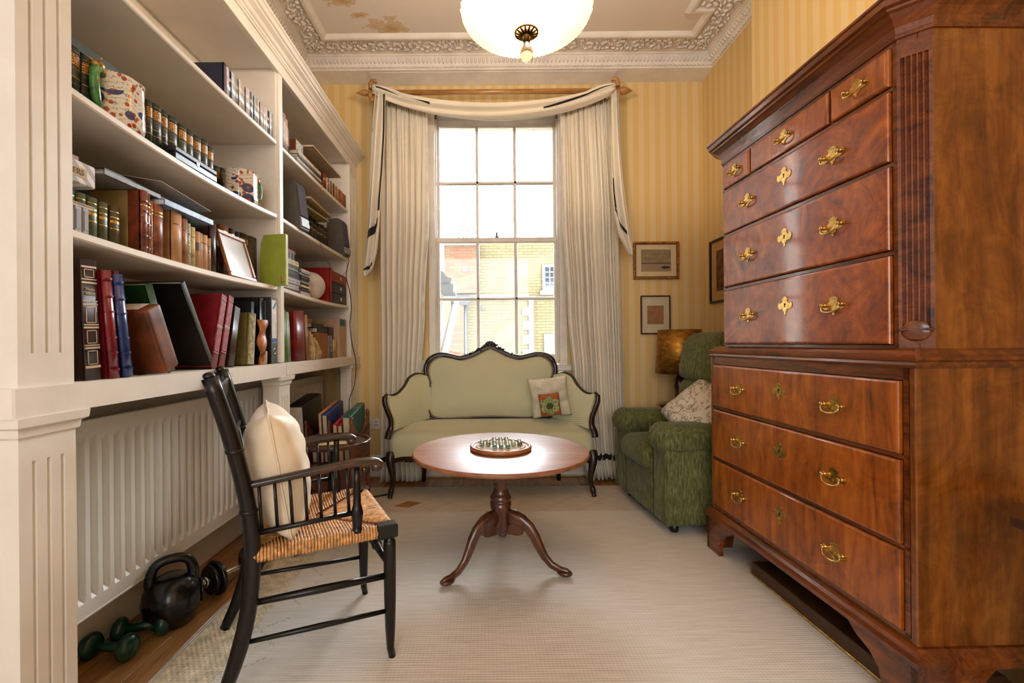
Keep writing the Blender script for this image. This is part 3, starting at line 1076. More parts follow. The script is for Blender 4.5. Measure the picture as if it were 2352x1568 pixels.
rd = MB().tube([(0, 0, 2.30), (0, 0, ZC - 0.01)], 0.006, 8).lathe([(0, ZC), (0.06, ZC), (0.055, ZC - 0.02), (0.02, ZC - 0.04), (0, ZC - 0.045)], 20)
for k in range(3):
    a = 2 * pi * k / 3 + 0.4
    rd.tube([(0.235 * cos(a), 0.235 * sin(a), 2.305), (0.02 * cos(a), 0.02 * sin(a), 2.62)], 0.004, 6)
rd.lathe([(0, 2.6), (0.025, 2.61), (0.025, 2.64), (0, 2.65)], 14)
rd.build('hanger', M_BRONZE, pd)
for k in range(3):
    a = 2 * pi * k / 3 + 1.4
    l = bpy.data.lights.new('pendant_bulb', 'POINT')
    l.energy, l.color, l.shadow_soft_size = 8.5, (1.0, 0.80, 0.60), 0.03
    o = bpy.data.objects.new('pendant_bulb', l)
    o.location = (0.1 * cos(a), 0.1 * sin(a), 2.37)
    COL.objects.link(o)
    o.parent = pd
# ------------------------------------------------------------------ rug
N = NT('woven_rug')
v = N.coord()
X, Y, Z = N.sep(v)
row = N.math('FRACT', N.math('MULTIPLY', Y, 1 / 0.011))
wv = N.math('ABSOLUTE', N.math('SUBTRACT', row, 0.5))
colr = N.math('FRACT', N.math('MULTIPLY', X, 1 / 0.013))
wv2 = N.math('ABSOLUTE', N.math('SUBTRACT', colr, 0.5))
nz = N.noise(N.coord((2, 40, 1)), 3, 4)
n2 = N.noise(v, 1.2, 3)
base = N.ramp(nz, [(0.3, (216, 207, 194)), (0.7, (238, 232, 222))])
base = N.mix(N.math('MULTIPLY', n2, 0.25), base, (216, 204, 186))
# dotted diamonds woven into the rug near its far end
a1 = N.math('FRACT', N.math('MULTIPLY', N.math('ADD', X, Y), 4.2))
a2 = N.math('FRACT', N.math('MULTIPLY', N.math('SUBTRACT', X, Y), 4.2))
d1 = N.math('LESS_THAN', N.math('ABSOLUTE', N.math('SUBTRACT', a1, 0.5)), 0.032)
d2 = N.math('LESS_THAN', N.math('ABSOLUTE', N.math('SUBTRACT', a2, 0.5)), 0.032)
dots = N.math('GREATER_THAN', N.noise(v, 120, 1), 0.53)
dm = N.math('MULTIPLY', N.math('MAXIMUM', d1, d2), dots)
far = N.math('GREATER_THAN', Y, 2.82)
edge = N.math('LESS_THAN', X, -0.74)
dm = N.math('MULTIPLY', dm, N.math('MAXIMUM', far, edge))
base = N.mix(N.math('MULTIPLY', dm, 0.55), base, (166, 134, 94))
base = N.mix(N.math('MULTIPLY', far, 0.35), base, (190, 160, 122))  # dimmer light at the far end put into the colour as brown
N.col(base).set(0.95, spec=0.1)
N.bump(N.math('ADD', wv, N.math('MULTIPLY', wv2, 0.8)), 0.5, 0.003)
rug = thing('rug', 'large cream flat-woven rug with a braided edge under the furniture', 'rug')
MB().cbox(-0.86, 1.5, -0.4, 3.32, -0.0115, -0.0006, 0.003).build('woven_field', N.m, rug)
M_JUTE = plain('jute_braid', (226, 210, 180), 0.95, var=0.1, scale=25)
MB().box(-1.045, -0.86, -0.4, 3.32, -0.0115, -0.005).build('border_base', M_JUTE, rug)
MB().tube([(-1.05, -0.4, -0.003), (-1.05, 3.32, -0.003)], 0.007, 6).build('edge_cord', plain('cord_cream', (214, 204, 188), 0.9), rug)
lp = MB()
random.seed(21)
ny = int(3.2 / 0.0125)
for j in range(ny):
    y = 0.9 + j * 0.0125
    if y > 3.3:
        break
    for i in range(10):
        x = -1.036 + i * 0.0185 + (0.009 if j % 2 else 0)
        r = Matrix.Rotation(0.5 + random.uniform(-0.25, 0.25), 3, 'Z')
        q = [r @ Vector(p) for p in ((0.0135, 0, 0), (0, 0.0072, 0), (-0.0135, 0, 0), (0, -0.0072, 0), (0, 0, 0.0075))]
        lp.add([(x + p.x, y + p.y, -0.0055 + p.z + random.random() * 0.001) for p in q], [(0, 1, 4), (1, 2, 4), (2, 3, 4), (3, 0, 4)], True)
tag(lp.build('braided_loops', M_JUTE, rug, recalc=False), kind='stuff')
pt = MB()
px0, pz0 = -0.53, 3.0
pt.add([(-0.60, 2.93, -0.005), (-0.50, 2.90, -0.005), (-0.43, 2.99, -0.005), (-0.52, 3.02, -0.005), (-0.60, 2.93, 0.0006), (-0.50, 2.90, 0.0006), (-0.43, 2.99, 0.0006), (-0.52, 3.02, 0.0006)],
       [(0, 1, 2, 3), (4, 5, 6, 7), (0, 1, 5, 4), (1, 2, 6, 5), (2, 3, 7, 6), (3, 0, 4, 7)])
pt.build('worn_patch', plain('worn_jute', (172, 122, 66), 0.95), rug)

# ------------------------------------------------------------------ chest on chest
M_WALN = wood('figured_walnut', (62, 25, 4), (152, 74, 9), (196, 108, 24), (5, 5, 0.8), 2.4, 0.32, 0.6, 0.3, 1.8, crough=0.07)
M_BURL = wood('burr_walnut', (26, 9, 2), (138, 60, 5), (190, 98, 15), (2.5, 2.5, 1.4), 2.6, 0.32, 0.65, 0.7, 2.8, crough=0.08)
M_WALS = wood('walnut_side', (56, 25, 5), (114, 58, 13), (156, 90, 28), (5, 5, 0.6), 1.8, 0.24, 0.5, 0.3, 1.6)
M_WALM = wood('walnut_moulding', (48, 20, 6), (102, 46, 12), (138, 70, 22), (6, 1, 6), 3, 0.26, 0.5, 0.0, 1.2)
M_SHADOW = plain('drawer_gap_shade', (44, 24, 13), 0.7)
hb = thing('chest_on_chest', 'tall polished walnut chest on chest with brass handles', 'chest of drawers', (1.148, 1.763, 0), 0.019)
HD = 0.435           # depth
yl0, yl1 = -0.537, 0.537
# lower case
lc = MB()
lc.cbox(0.0, HD, yl0, yl0 + 0.02, 0.21, 0.985, 0.003)
lc.cbox(0.0, HD, yl1 - 0.02, yl1, 0.21, 0.985, 0.003)
lc.box(HD - 0.015, HD, yl0 + 0.02, yl1 - 0.02, 0.21, 0.985)
lc.box(0.004, HD, yl0 + 0.02, yl1 - 0.02, 0.21, 0.225)
lc.box(0.02, HD, yl0 + 0.02, yl1 - 0.02, 0.965, 0.985)
lc.build('lower_case', M_WALS, hb)
DL = [(0.236, 0.455), (0.475, 0.705), (0.725, 0.925)]
rl = MB()
rl.box(0.0, 0.03, yl0 + 0.02, yl1 - 0.02, 0.222, 0.236 - 0.004)
for (a, b_) in ((0.459, 0.471), (0.709, 0.721), (0.929, 0.965)):
    rl.box(0.0, 0.03, yl0 + 0.02, yl1 - 0.02, a, b_)
rl.box(0.0, 0.03, yl0 + 0.02, yl0 + 0.036, 0.222, 0.965).box(0.0, 0.03, yl1 - 0.036, yl1 - 0.02, 0.222, 0.965)
rl.build('drawer_rails', M_WALM, hb)
# base moulding, feet, waist moulding
pth = [(HD, yl0), (0, yl0), (0, yl1), (HD, yl1)]
MB().sweep([(-0.005, 0.212), (0.006, 0.210), (0.010, 0.202), (0.018, 0.192), (0.022, 0.178), (0.022, 0.164), (-0.005, 0.164)], pth).build('base_moulding', M_WALM, hb)
MB().sweep([(-0.005, 0.962), (0.004, 0.964), (0.007, 0.972), (0.004, 0.98), (0.01, 0.985), (0.012, 0.994), (0.0, 1.0), (-0.012, 1.01), (-0.024, 1.016), (-0.03, 1.018)], pth).build('waist_moulding', M_WALM, hb)
def bracket(y, sg):
    """bracket foot at a front corner: front board with a curved wing and a side board"""
    m = MB()
    P = [(y, 0.0), (y + sg * 0.11, 0.0), (y + sg * 0.112, 0.05), (y + sg * 0.12, 0.085), (y + sg * 0.15, 0.115), (y + sg * 0.2, 0.135), (y + sg * 0.235, 0.165), (y, 0.165)]
    m.prism(P, 'X', -0.016, 0.006)
    Q = [(-0.016, 0.0), (0.10, 0.0), (0.11, 0.06), (0.15, 0.11), (0.2, 0.165), (-0.016, 0.165)]
    m.prism(Q, 'Y', y - sg * 0.002, y + sg * 0.02)
    return m
for (y, sg) in ((yl0 - 0.016, 1), (yl1 + 0.016, -1)):
    bracket(y, sg).build('bracket_foot', M_WALM, hb)
    MB().cbox(HD - 0.06, HD, y + (0.0 if sg > 0 else -0.06), y + (0.06 if sg > 0 else 0.0), 0, 0.165).build('rear_foot', M_WALM, hb)
# upper case with canted corners
XU = 0.028
yu0, yu1, ct = -0.512, 0.512, 0.052
Z0, Z1 = 1.012, 1.905
MB().cbox(XU + ct, HD, yu0, yu0 + 0.018, Z0, Z1, 0.002).cbox(XU + ct, HD, yu1 - 0.018, yu1, Z0, Z1, 0.002).box(HD - 0.015, HD, yu0, yu1, Z0, Z1).box(XU + 0.03, HD, yu0 + 0.02, yu1 - 0.02, Z0, Z0 + 0.02).box(XU + 0.03, HD, yu0 + 0.02, yu1 - 0.02, Z1 - 0.02, Z1).build('upper_case', M_WALS, hb)
fy0, fy1 = yu0 + ct, yu1 - ct
DU = [(1.03, 1.283), (1.303, 1.54), (1.56, 1.757)]
DS = (1.777, 1.882)
r2 = MB()
for (a, b_) in ((Z0, 1.026), (1.287, 1.299), (1.544, 1.556), (1.761, 1.773), (1.886, Z1)):
    r2.box(XU, XU + 0.03, fy0, fy1, a, b_)
r2.box(XU, XU + 0.03, fy0, fy0 + 0.014, Z0, Z1).box(XU, XU + 0.03, fy1 - 0.014, fy1, Z0, Z1)
SY = [(fy0 + 0.018, -0.232), (-0.216, 0.216), (0.232, fy1 - 0.018)]
r2.box(XU, XU + 0.03, -0.229, -0.219, 1.773, 1.886).box(XU, XU + 0.03, 0.219, 0.229, 1.773, 1.886)
r2.build('drawer_rails', M_WALM, hb)
MB().box(0.03, 0.04, yl0 + 0.02, yl1 - 0.02, 0.225, 0.965).box(XU + 0.03, XU + 0.04, fy0, fy1, Z0, Z1).build('gap_shade_board', M_SHADOW, hb)  # dark board painted as the shade in the gaps between drawers
# fluted canted pilasters
for sg in (-1, 1):
    wv_ = ct * sqrt(2)
    m = fluted(-wv_ / 2, wv_ / 2, 0.0, -0.02, Z0, Z1, 5, 0.062, gw=0.0088, gd=0.006)
    ang = radians(180 + 45) if sg < 0 else radians(180 - 45)
    m.xf(Matrix.Translation((XU + ct / 2, sg * (yu1 - ct / 2), 0)) @ Matrix.Rotation(ang, 4, 'Z'))
    pil = m.build('fluted_pilaster', M_WALM, hb)
    e = MB()
    e.cbox(-0.004, 0.006, -wv_ / 2, wv_ / 2, 1.066, 1.074, 0.002)
    e.xf(Matrix.Translation((XU + ct / 2, sg * (yu1 - ct / 2), 0)) @ Matrix.Rotation(ang, 4, 'Z'))
    i0 = len(e.v)
    e.ball((0, 0, 0), (0.006, wv_ / 2.2, 0.03), 14, 8)
    e.xf(Matrix.Translation((XU + ct / 2, sg * (yu1 - ct / 2), 1.066)) @ Matrix.Rotation(ang, 4, 'Z'), i0)
    e.build('lamb_tongue_stop', M_WALM, pil)
# cornice
cpth = [(HD, yu0), (XU + ct, yu0), (XU, yu0 + ct), (XU, yu1 - ct), (XU + ct, yu1), (HD, yu1)]
MB().sweep([(-0.01, 1.898), (0.005, 1.9), (0.008, 1.908), (0.004, 1.912), (0.008, 1.93), (0.018, 1.95), (0.034, 1.962), (0.044, 1.966), (0.046, 1.972), (0.058, 1.976), (0.06, 1.992), (0.066, 1.995), (0.066, 2.002), (0.0, 2.006), (-0.01, 2.006)], cpth).build('cornice', M_WALM, hb)
MB().prism([(XU, yu0 + ct), (XU + ct, yu0), (HD, yu0), (HD, yu1), (XU + ct, yu1), (XU, yu1 - ct)], 'Z', 1.985, 2.004).build('top_board', M_WALS, hb)

def brass_plate(pts, x0, x1):
    """mirrored outline in y, z"""
    P = pts + [(-y, z) for (y, z) in reversed(pts) if abs(y) > 1e-6]
    return MB().prism(P, 'X', x0, x1)
PL = [(0.0, -0.032), (0.006, -0.026), (0.004, -0.020), (0.012, -0.018), (0.014, -0.012), (0.026, -0.010), (0.034, -0.012), (0.046, -0.006), (0.050, 0.004), (0.044, 0.012), (0.036, 0.012),
      (0.034, 0.006), (0.026, 0.010), (0.018, 0.012), (0.016, 0.018), (0.020, 0.026), (0.012, 0.026), (0.010, 0.032), (0.004, 0.030), (0.0, 0.034)]
hand_me = {}
def handle(parent, y, z, x, s=1.0):
    key = ('h', s)
    if key not in hand_me:
        m = brass_plate([(a * s, b * s) for a, b in PL], -0.0022, 0.0)
        i0 = len(m.v)
        for sg in (-1, 1):
            m.lathe([(0.008 * s, -0.0022), (0.0085 * s, -0.006), (0.006 * s, -0.009), (0.006 * s, -0.013), (0.0075 * s, -0.016), (0.004 * s, -0.019), (0, -0.0195)], 10, (0, sg * 0.036 * s, 0.004 * s), 'X')
        pl = m.build('back_plate', M_BRASS)
        bm = MB()
        bm.tube([(-0.013, -0.036 * s, 0.004 * s), (-0.016, -0.0375 * s, -0.008 * s), (-0.019, -0.028 * s, -0.017 * s), (-0.02, -0.012 * s, -0.0215 * s), (-0.02, 0, -0.0225 * s), (-0.02, 0.012 * s, -0.0215 * s), (-0.019, 0.028 * s, -0.017 * s), (-0.016, 0.0375 * s, -0.008 * s), (-0.013, 0.036 * s, 0.004 * s)],
                [0.0026, 0.0028, 0.0032, 0.0036, 0.0042, 0.0036, 0.0032, 0.0028, 0.0026], 8)
        bl_ = bm.build('bail_handle', M_BRASS)
        hand_me[key] = (pl.data, bl_.data)
        for o in (pl, bl_):
            bpy.data.objects.remove(o)
    for nm, me in zip(('back_plate', 'bail_handle'), hand_me[key]):
        o = bpy.data.objects.new(nm, me)
        COL.objects.link(o)
        o.parent = parent
        o.location = (x, y, z)
EL0 = [(0.0, -0.04), (0.005, -0.034), (0.004, -0.026), (0.014, -0.02), (0.02, -0.012), (0.032, -0.004), (0.038, 0.006), (0.032, 0.014), (0.024, 0.012), (0.02, 0.02), (0.014, 0.022), (0.012, 0.03), (0.004, 0.03), (0.0, 0.036)]
EL = [(a * 0.82, b * 1.12) for a, b in PL]
def escutcheon(parent, y, z, x):
    if 'e' not in hand_me:
        m = brass_plate(EL, -0.0022, 0.0)
        m2 = MB().lathe([(0.0045, -0.0023), (0.0045, -0.003), (0.0, -0.003)], 10, (0, 0, 0.006), 'X').box(-0.003, -0.0022, -0.0018, 0.0018, -0.006, 0.005)
        a = m.build('key_plate', M_BRASS)
        b_ = m2.build('keyhole', M_BLACKPL)
        hand_me['e'] = (a.data, b_.data)
        bpy.data.objects.remove(a); bpy.data.objects.remove(b_)
    for nm, me in zip(('key_plate', 'keyhole'), hand_me['e']):
        o = bpy.data.objects.new(nm, me)
        COL.objects.link(o)
        o.parent = parent
        o.location = (x, y, z)
def drawer(y0, y1, z0, z1, x, mat_, hy, esc, s=1.0):
    m = MB()
    m.box(x + 0.002, x + 0.30, y0, y1, z0, z1)
    # lipped, ovolo-edged front
    e = 0.0015
    L0 = [(x + 0.002, y0 - e, z0 - e), (x + 0.002, y1 + e, z0 - e), (x + 0.002, y1 + e, z1 + e), (x + 0.002, y0 - e, z1 + e)]
    rings = [L0]
    for (d, ins) in ((-0.007, 0.0), (-0.0105, 0.002), (-0.0125, 0.006), (-0.0128, 0.009)):
        rings.append([(x + d, y0 - e + ins, z0 - e + ins), (x + d, y1 + e - ins, z0 - e + ins), (x + d, y1 + e - ins, z1 + e - ins), (x + d, y0 - e + ins, z1 + e - ins)])
    vs = [p for r in rings for p in r]
    fs = [(0, 1, 2, 3)]
    for i in range(len(rings) - 1):
        for k in range(4):
            fs.append((i * 4 + k, i * 4 + (k + 1) % 4, i * 4 + 4 + (k + 1) % 4, i * 4 + 4 + k))
    n = len(rings) * 4
    fs.append((n - 4, n - 3, n - 2, n - 1))
    m.add(vs, fs)
    d = m.build('drawer', mat_, hb)
    zc = (z0 + z1) / 2
    for y in hy:
        handle(d, y, zc, x - 0.0128, s)
    if esc:
        escutcheon(d, 0.0, zc + 0.02, x - 0.0128)
for (a, b_) in DL:
    drawer(yl0 + 0.042, yl1 - 0.042, a, b_, 0.0, M_WALN, (-0.27, 0.27), True)
for (a, b_) in DU:
    drawer(fy0 + 0.02, fy1 - 0.02, a, b_, XU, M_BURL, (-0.24, 0.24), True)
for i, (a, b_) in enumerate(SY):
    drawer(a, b_, DS[0], DS[1], XU, M_WALN, ((a + b_) / 2,), False, 0.92)

# bowl on the chest
N = NT('leaf_painted_china')
vv = N.coord((1, 1, 1))
f = N.voro(vv, 26)
N.col(N.ramp(f, [(0.0, (92, 128, 60)), (0.32, (134, 160, 88)), (0.4, (236, 228, 206)), (1, (240, 232, 214))])).set(0.15, coat=0.5)
bo = MB().lathe([(0.05, 2.005), (0.052, 2.015), (0.07, 2.03), (0.095, 2.07), (0.108, 2.12), (0.113, 2.152), (0.108, 2.153), (0.102, 2.12), (0.088, 2.07), (0.06, 2.035), (0, 2.025)], 36, (0, 0, -2.005))
tag(bo.build('china_bowl', N.m, None, (1.40, 1.83, 2.007)), 'green and white china bowl on top of the walnut chest', 'bowl')

# flat frame pushed under the chest
uf = thing('gilt_edged_panel', 'long brown wooden panel with a gilt edge lying under the walnut chest', 'panel', (1.19, 1.68, 0.0), 0.02)
M_UF = plain('frame_brown', (74, 46, 26), 0.5)
MB().cbox(0.0, 0.32, -0.36, 0.36, 0.0, 0.055, 0.004).build('board', M_UF, uf)
MB().cbox(-0.006, 0.002, -0.36, 0.36, 0.0, 0.008, 0.002).build('gilt_edge', M_GILT, uf)

# dark table edge at the right border of the picture
dt = thing('side_table', 'dark wooden side table corner in front of the chest side', 'table', (1.405, 1.0, 0))
zt3 = at(2310, 1186, 1.06)[1]
oct_ = []
xm, _ = at(2322, 1160, 1.06)
hw = 1.405 - xm
for k in range(8):
    a = pi / 8 + k * pi / 4
    oct_.append((hw / cos(pi / 8) * cos(a), 0.15 / cos(pi / 8) * sin(a)))
M_DT = wood('dark_table_wood', (34, 18, 12), (56, 30, 18), (80, 46, 28), (1, 6, 6), 3, 0.3, 0.4)
MB().prism(oct_, 'Z', zt3 - 0.022, zt3).build('table_top', M_DT, dt)
for (sx_, sy_) in ((-1, -1), (-1, 1), (1, -1), (1, 1)):
    MB().tube([(sx_ * 0.05 + 0.03, sy_ * 0.08, 0.0), (sx_ * 0.05 + 0.03, sy_ * 0.08, zt3 - 0.02)], 0.014, 8).build('leg', M_DT, dt)

# ------------------------------------------------------------------ pedestal table
M_TT = wood('mahogany_top', (112, 62, 36), (146, 90, 56), (172, 116, 78), (1.0, 7, 7), 2.2, 0.45, 0.35, 0.15, 1.0, crough=0.32)
M_TC = wood('mahogany_dark', (48, 24, 14), (78, 40, 22), (106, 58, 32), (6, 6, 1), 3, 0.26, 0.5)
TX, TY, TZ = 0.066, 2.15, 0.54
tb = thing('pedestal_table', 'round mahogany tilt-top table on a tripod base', 'table', (TX, TY, 0))
TR = 0.413
MB().lathe([(0, TZ), (TR - 0.008, TZ), (TR - 0.002, TZ - 0.003), (TR, TZ - 0.010), (TR - 0.003, TZ - 0.018), (TR - 0.02, TZ - 0.024), (TR - 0.08, TZ - 0.026), (0, TZ - 0.026)], 96).build('table_top', M_TT, tb)
MB().cbox(-0.30, 0.30, -0.12, -0.08, TZ - 0.05, TZ - 0.026).cbox(-0.30, 0.30, 0.08, 0.12, TZ - 0.05, TZ - 0.026).cbox(-0.08, 0.08, -0.08, 0.08, TZ - 0.06, TZ - 0.026).build('bearer', M_TC, tb)
MB().lathe([(0.0, 0.49), (0.055, 0.485), (0.05, 0.46), (0.043, 0.42), (0.04, 0.395), (0.034, 0.385), (0.038, 0.378), (0.034, 0.372), (0.034, 0.345), (0.042, 0.33), (0.05, 0.318), (0.05, 0.308), (0.044, 0.300), (0.049, 0.298), (0.049, 0.262), (0.046, 0.255), (0.043, 0.16), (0.03, 0.15), (0.0, 0.148)], 28).build('column', M_TC, tb)
for an in (atan2(-0.21, -0.264), atan2(-0.136, 0.299), atan2(0.33, 0.02)):
    path_ = [(0.03, 0.222), (0.07, 0.226), (0.105, 0.216), (0.14, 0.19), (0.168, 0.15), (0.188, 0.11), (0.212, 0.07), (0.245, 0.038), (0.285, 0.023), (0.315, 0.020), (0.335, 0.016)]
    rr = [0.038, 0.036, 0.031, 0.028, 0.026, 0.023, 0.0195, 0.017, 0.0165, 0.0165, 0.008]
    m = MB().tube([(r * cos(an), r * sin(an), z + 0.004) for r, z in path_], rr, 12, flat=0.72)
    i0 = len(m.v)
    m.prism([(0.03, 0.15), (0.09, 0.152), (0.11, 0.16), (0.12, 0.19), (0.05, 0.21)], 'Y', -0.014, 0.014)
    m.xf(Matrix.Rotation(an, 4, 'Z'), i0)
    i0 = len(m.v)
    m.ball((0.305 * cos(an), 0.305 * sin(an), 0.018), (0.036, 0.026, 0.014), 12, 8, rot=Matrix.Rotation(an, 3, 'Z'))
    m.build('leg', M_TC, tb)
for (x, y) in ((-0.06, -0.3), (0.12, -0.29)):
    MB().lathe([(0, TZ - 0.04), (0.012, TZ - 0.039), (0.016, TZ - 0.034), (0.014, TZ - 0.026)], 12, (x, y, 0)).build('felt_stud', M_WHITEPL, tb)

# solitaire board and marbles
M_BEECH = wood('board_rim_wood', (116, 62, 30), (158, 96, 52), (188, 128, 76), (1, 6, 6), 3, 0.35, 0.3)
sb = thing('solitaire_board', 'round wooden solitaire board on the pedestal table', 'game board', (TX + 0.002, TY, TZ + 0.0005))
MB().lathe([(0, 0), (0.138, 0), (0.145, 0.004), (0.146, 0.014), (0.143, 0.021), (0.138, 0.0225), (0.132, 0.021), (0.128, 0.014), (0.121, 0.013), (0.115, 0.018), (0.11, 0.0195), (0, 0.0195)], 64).build('disc', M_BEECH, sb)
N = NT('board_pale_face'); N.col((226, 208, 190)).set(0.25, coat=0.3)
MB().lathe([(0, 0.0200), (0.109, 0.0200), (0.1095, 0.0185)], 48, cap=False).build('playing_face', N.m, sb)
MBL = []
for i, (c1, c2, c3) in enumerate((((30, 110, 60), (190, 220, 190), (20, 60, 40)), ((50, 50, 110), (150, 170, 60), (30, 40, 60)), ((40, 130, 90), (150, 60, 40), (210, 220, 200)), ((70, 120, 160), (220, 230, 220), (40, 50, 60)), ((170, 170, 50), (40, 90, 60), (220, 220, 190)), ((60, 140, 140), (200, 180, 60), (40, 60, 60)))):
    N = NT('swirled_marble_%d' % i)
    f = N.noise(N.coord((1, 1, 1), (0.4 * i, 0.7, 0.3 * i)), 60, 1, 0.4, 1.5)
    N.col(N.ramp(f, [(0.36, c1), (0.48, c3), (0.56, c2), (0.7, c1)])).set(0.05, coat=1.0)
    MBL.append(N.m)
mm = MB().ball((0, 0, 0), 0.0112, 14, 10)
mo = [mm.build('marble', mt) for mt in MBL]
random.seed(2)
rown = ['row farthest from the sofa', 'second row from the camera', 'third row from the camera', 'middle row', 'third row from the sofa', 'second row from the sofa', 'row closest to the sofa']
sp = 0.0295
first = set()
for j in range(7):
    cols = [i for i in range(7) if abs(i - 3) <= 1 or abs(j - 3) <= 1]
    for k, i in enumerate(cols):
        q = random.randrange(6)
        src = mo[q]
        if q not in first:
            o = src
            first.add(q)
        else:
            o = src.copy()
            COL.objects.link(o)
        o.location = (TX + 0.002 + (i - 3) * sp, TY + (j - 3) * sp, TZ + 0.0005 + 0.0200 + 0.0112)
        o.rotation_euler = (random.random() * 6, random.random() * 6, random.random() * 6)
        tag(o, 'glass marble on the solitaire board, %s, %s from the bookcase side' % (rown[j], ordn(k)), 'marble', 'marbles on the solitaire board')
for q in range(6):
    if q not in first:
        bpy.data.objects.remove(mo[q])
# ------------------------------------------------------------------ cushions helper
def pillow(w_, h_, d_, n=20, pinch=0.07, ruffle=0.0, seed=0, corner=0.0):
    """cushion lying in the local y-z plane, thickness along x, centre at the origin"""
    rnd = random.Random(seed)
    ph = [rnd.uniform(0, 6.28) for _ in range(8)]
    m = MB()
    def P(u, v, sg):
        a, b_ = 2 * u - 1, 2 * v - 1
        t = max(0.0, (1 - abs(a) ** 3.2)) ** 0.5 * max(0.0, (1 - abs(b_) ** 3.2)) ** 0.5
        ya = a * w_ / 2 * (1 - pinch * (1 - b_ * b_))
        za = b_ * h_ / 2 * (1 - pinch * (1 - a * a))
        e = 1 - min(1, t * 1.6)
        r = ruffle * (sin(a * 9 + ph[0] + b_ * 5) * 0.5 + sin(b_ * 11 + ph[1] - a * 4) * 0.5)
        return (sg * t * d_ / 2 * (1 + r * 0.6) + r * 0.012 * e, ya, za)
    for sg in (-1, 1):
        m.grid(lambda u, v: P(u, v, sg), n, n)
    return m, P

# ------------------------------------------------------------------ settee
N = NT('green_cream_damask')
v = N.coord()
X, Y, Z = N.sep(v)
def lattice(a, b_, s_):
    p = N.math('SINE', N.math('MULTIPLY', a, s_))
    q = N.math('SINE', N.math('MULTIPLY', b_, s_))
    return N.math('ABSOLUTE', N.math('MULTIPLY', p, q))
sumd = N.math('ADD', Z, N.math('MULTIPLY', Y, 0.9))
f = lattice(N.math('ADD', X, sumd), N.math('SUBTRACT', X, sumd), 250)
g = N.noise(v, 160, 2)
N.col(N.ramp(N.math('ADD', f, N.math('MULTIPLY', g, 0.25)), [(0.2, (184, 180, 136)), (0.45, (198, 195, 154)), (0.7, (216, 214, 182))])).set(0.75, sheen=0.3, spec=0.3)
N.bump(f, 0.12, 0.001)
M_DAM = N.m
M_GIMP = plain('gimp_braid', (176, 150, 104), 0.8, var=0.3, scale=200)
sf = thing('settee', 'carved dark wood settee upholstered in pale green damask under the window', 'sofa', (0.036, 3.2, 0))
def S(px, py, Y):
    x, z = at(px, py, Y)
    return (x - 0.036, Y - 3.2, z)
YBK = 3.40
half = [(1126, 796), (1115, 800), (1103, 806), (1090, 813), (1074, 819), (1056, 822.5), (1038, 819), (1018, 815), (1000, 818), (986, 827), (978, 843), (979, 862), (984, 880), (978, 905), (979, 933), (986, 952), (1000, 960), (1040, 961), (1126, 957)]
L_ = [S(p, q, YBK) for p, q in half]
c0 = L_[0][0]
out = L_ + [(2 * c0 - p[0], p[1], p[2]) for p in reversed(L_[1:-1])]
def smooth_closed(pts, k=4):
    n = len(pts); r = []
    for i in range(n):
        p0, p1, p2, p3 = [Vector(pts[(i + d) % n]) for d in (-1, 0, 1, 2)]
        for j in range(k):
            t = j / k
            r.append(0.5 * ((2 * p1) + (-p0 + p2) * t + (2 * p0 - 5 * p1 + 4 * p2 - p3) * t * t + (-p0 + 3 * p1 - 3 * p2 + p3) * t ** 3))
    return r
def smooth_open(pts, k=5):
    P = [Vector(p) for p in pts]
    P = [2 * P[0] - P[1]] + P + [2 * P[-1] - P[-2]]
    r = []
    for i in range(1, len(P) - 2):
        p0, p1, p2, p3 = P[i - 1:i + 3]
        for j in range(k):
            t = j / k
            r.append(0.5 * ((2 * p1) + (-p0 + p2) * t + (2 * p0 - 5 * p1 + 4 * p2 - p3) * t * t + (-p0 + 3 * p1 - 3 * p2 + p3) * t ** 3))
    r.append(P[-2])
    return r
oc = smooth_closed(out, 4)
cen = Vector((c0, oc[0].y, 0.76))
def lean(p):
    return Vector((p.x, p.y + (p.z - 0.5) * 0.10 - 0.03, p.z))
rad = [0.026 if p.z > 0.9 else (0.022 if p.z > 0.56 else 0.012) for p in oc]
bf = MB().tube([lean(p) for p in oc], rad, 10, closed=True, flat=0.85, up=(0, -1, 0))
bf.tube([lean(p * 0.0 + (cen + (p - cen) * 0.965)) + Vector((0, -0.016, 0)) for p in oc], 0.008, 6, closed=True)
bfo = bf.build('back_frame', M_DARKFRAME, sf)
cv = MB()                                        # carved leaves along the crest
random.seed(8)
n = len(oc)
for i in range(-17, 18):
    p = lean(oc[i % n])
    q = lean(oc[(i + 1) % n]) - p
    if abs(i) in (12, 13, 14, 17):
        continue
    s_ = 1.3 if abs(i) < 4 else (1.0 if abs(i) < 11 else 0.75)
    a = atan2(q.z, q.x)
    for j in range(3):
        cv.ball((p.x + random.uniform(-0.008, 0.008), p.y - 0.018 + random.uniform(-0.006, 0.004), p.z + 0.012 + random.uniform(-0.01, 0.016) * s_), (0.013 * s_, 0.008, 0.0065 * s_), 7, 5, rot=Matrix.Rotation(-a + random.uniform(-0.9, 0.9), 3, 'Y'))
p = lean(oc[0])
for k in range(7):
    a = pi * k / 6
    cv.ball((p.x + 0.03 * cos(a), p.y - 0.014, p.z + 0.014 + 0.02 * sin(a)), (0.012, 0.01, 0.012), 7, 5)
tag(cv.build('crest_carving', M_DARKFRAME, bfo), kind='stuff')
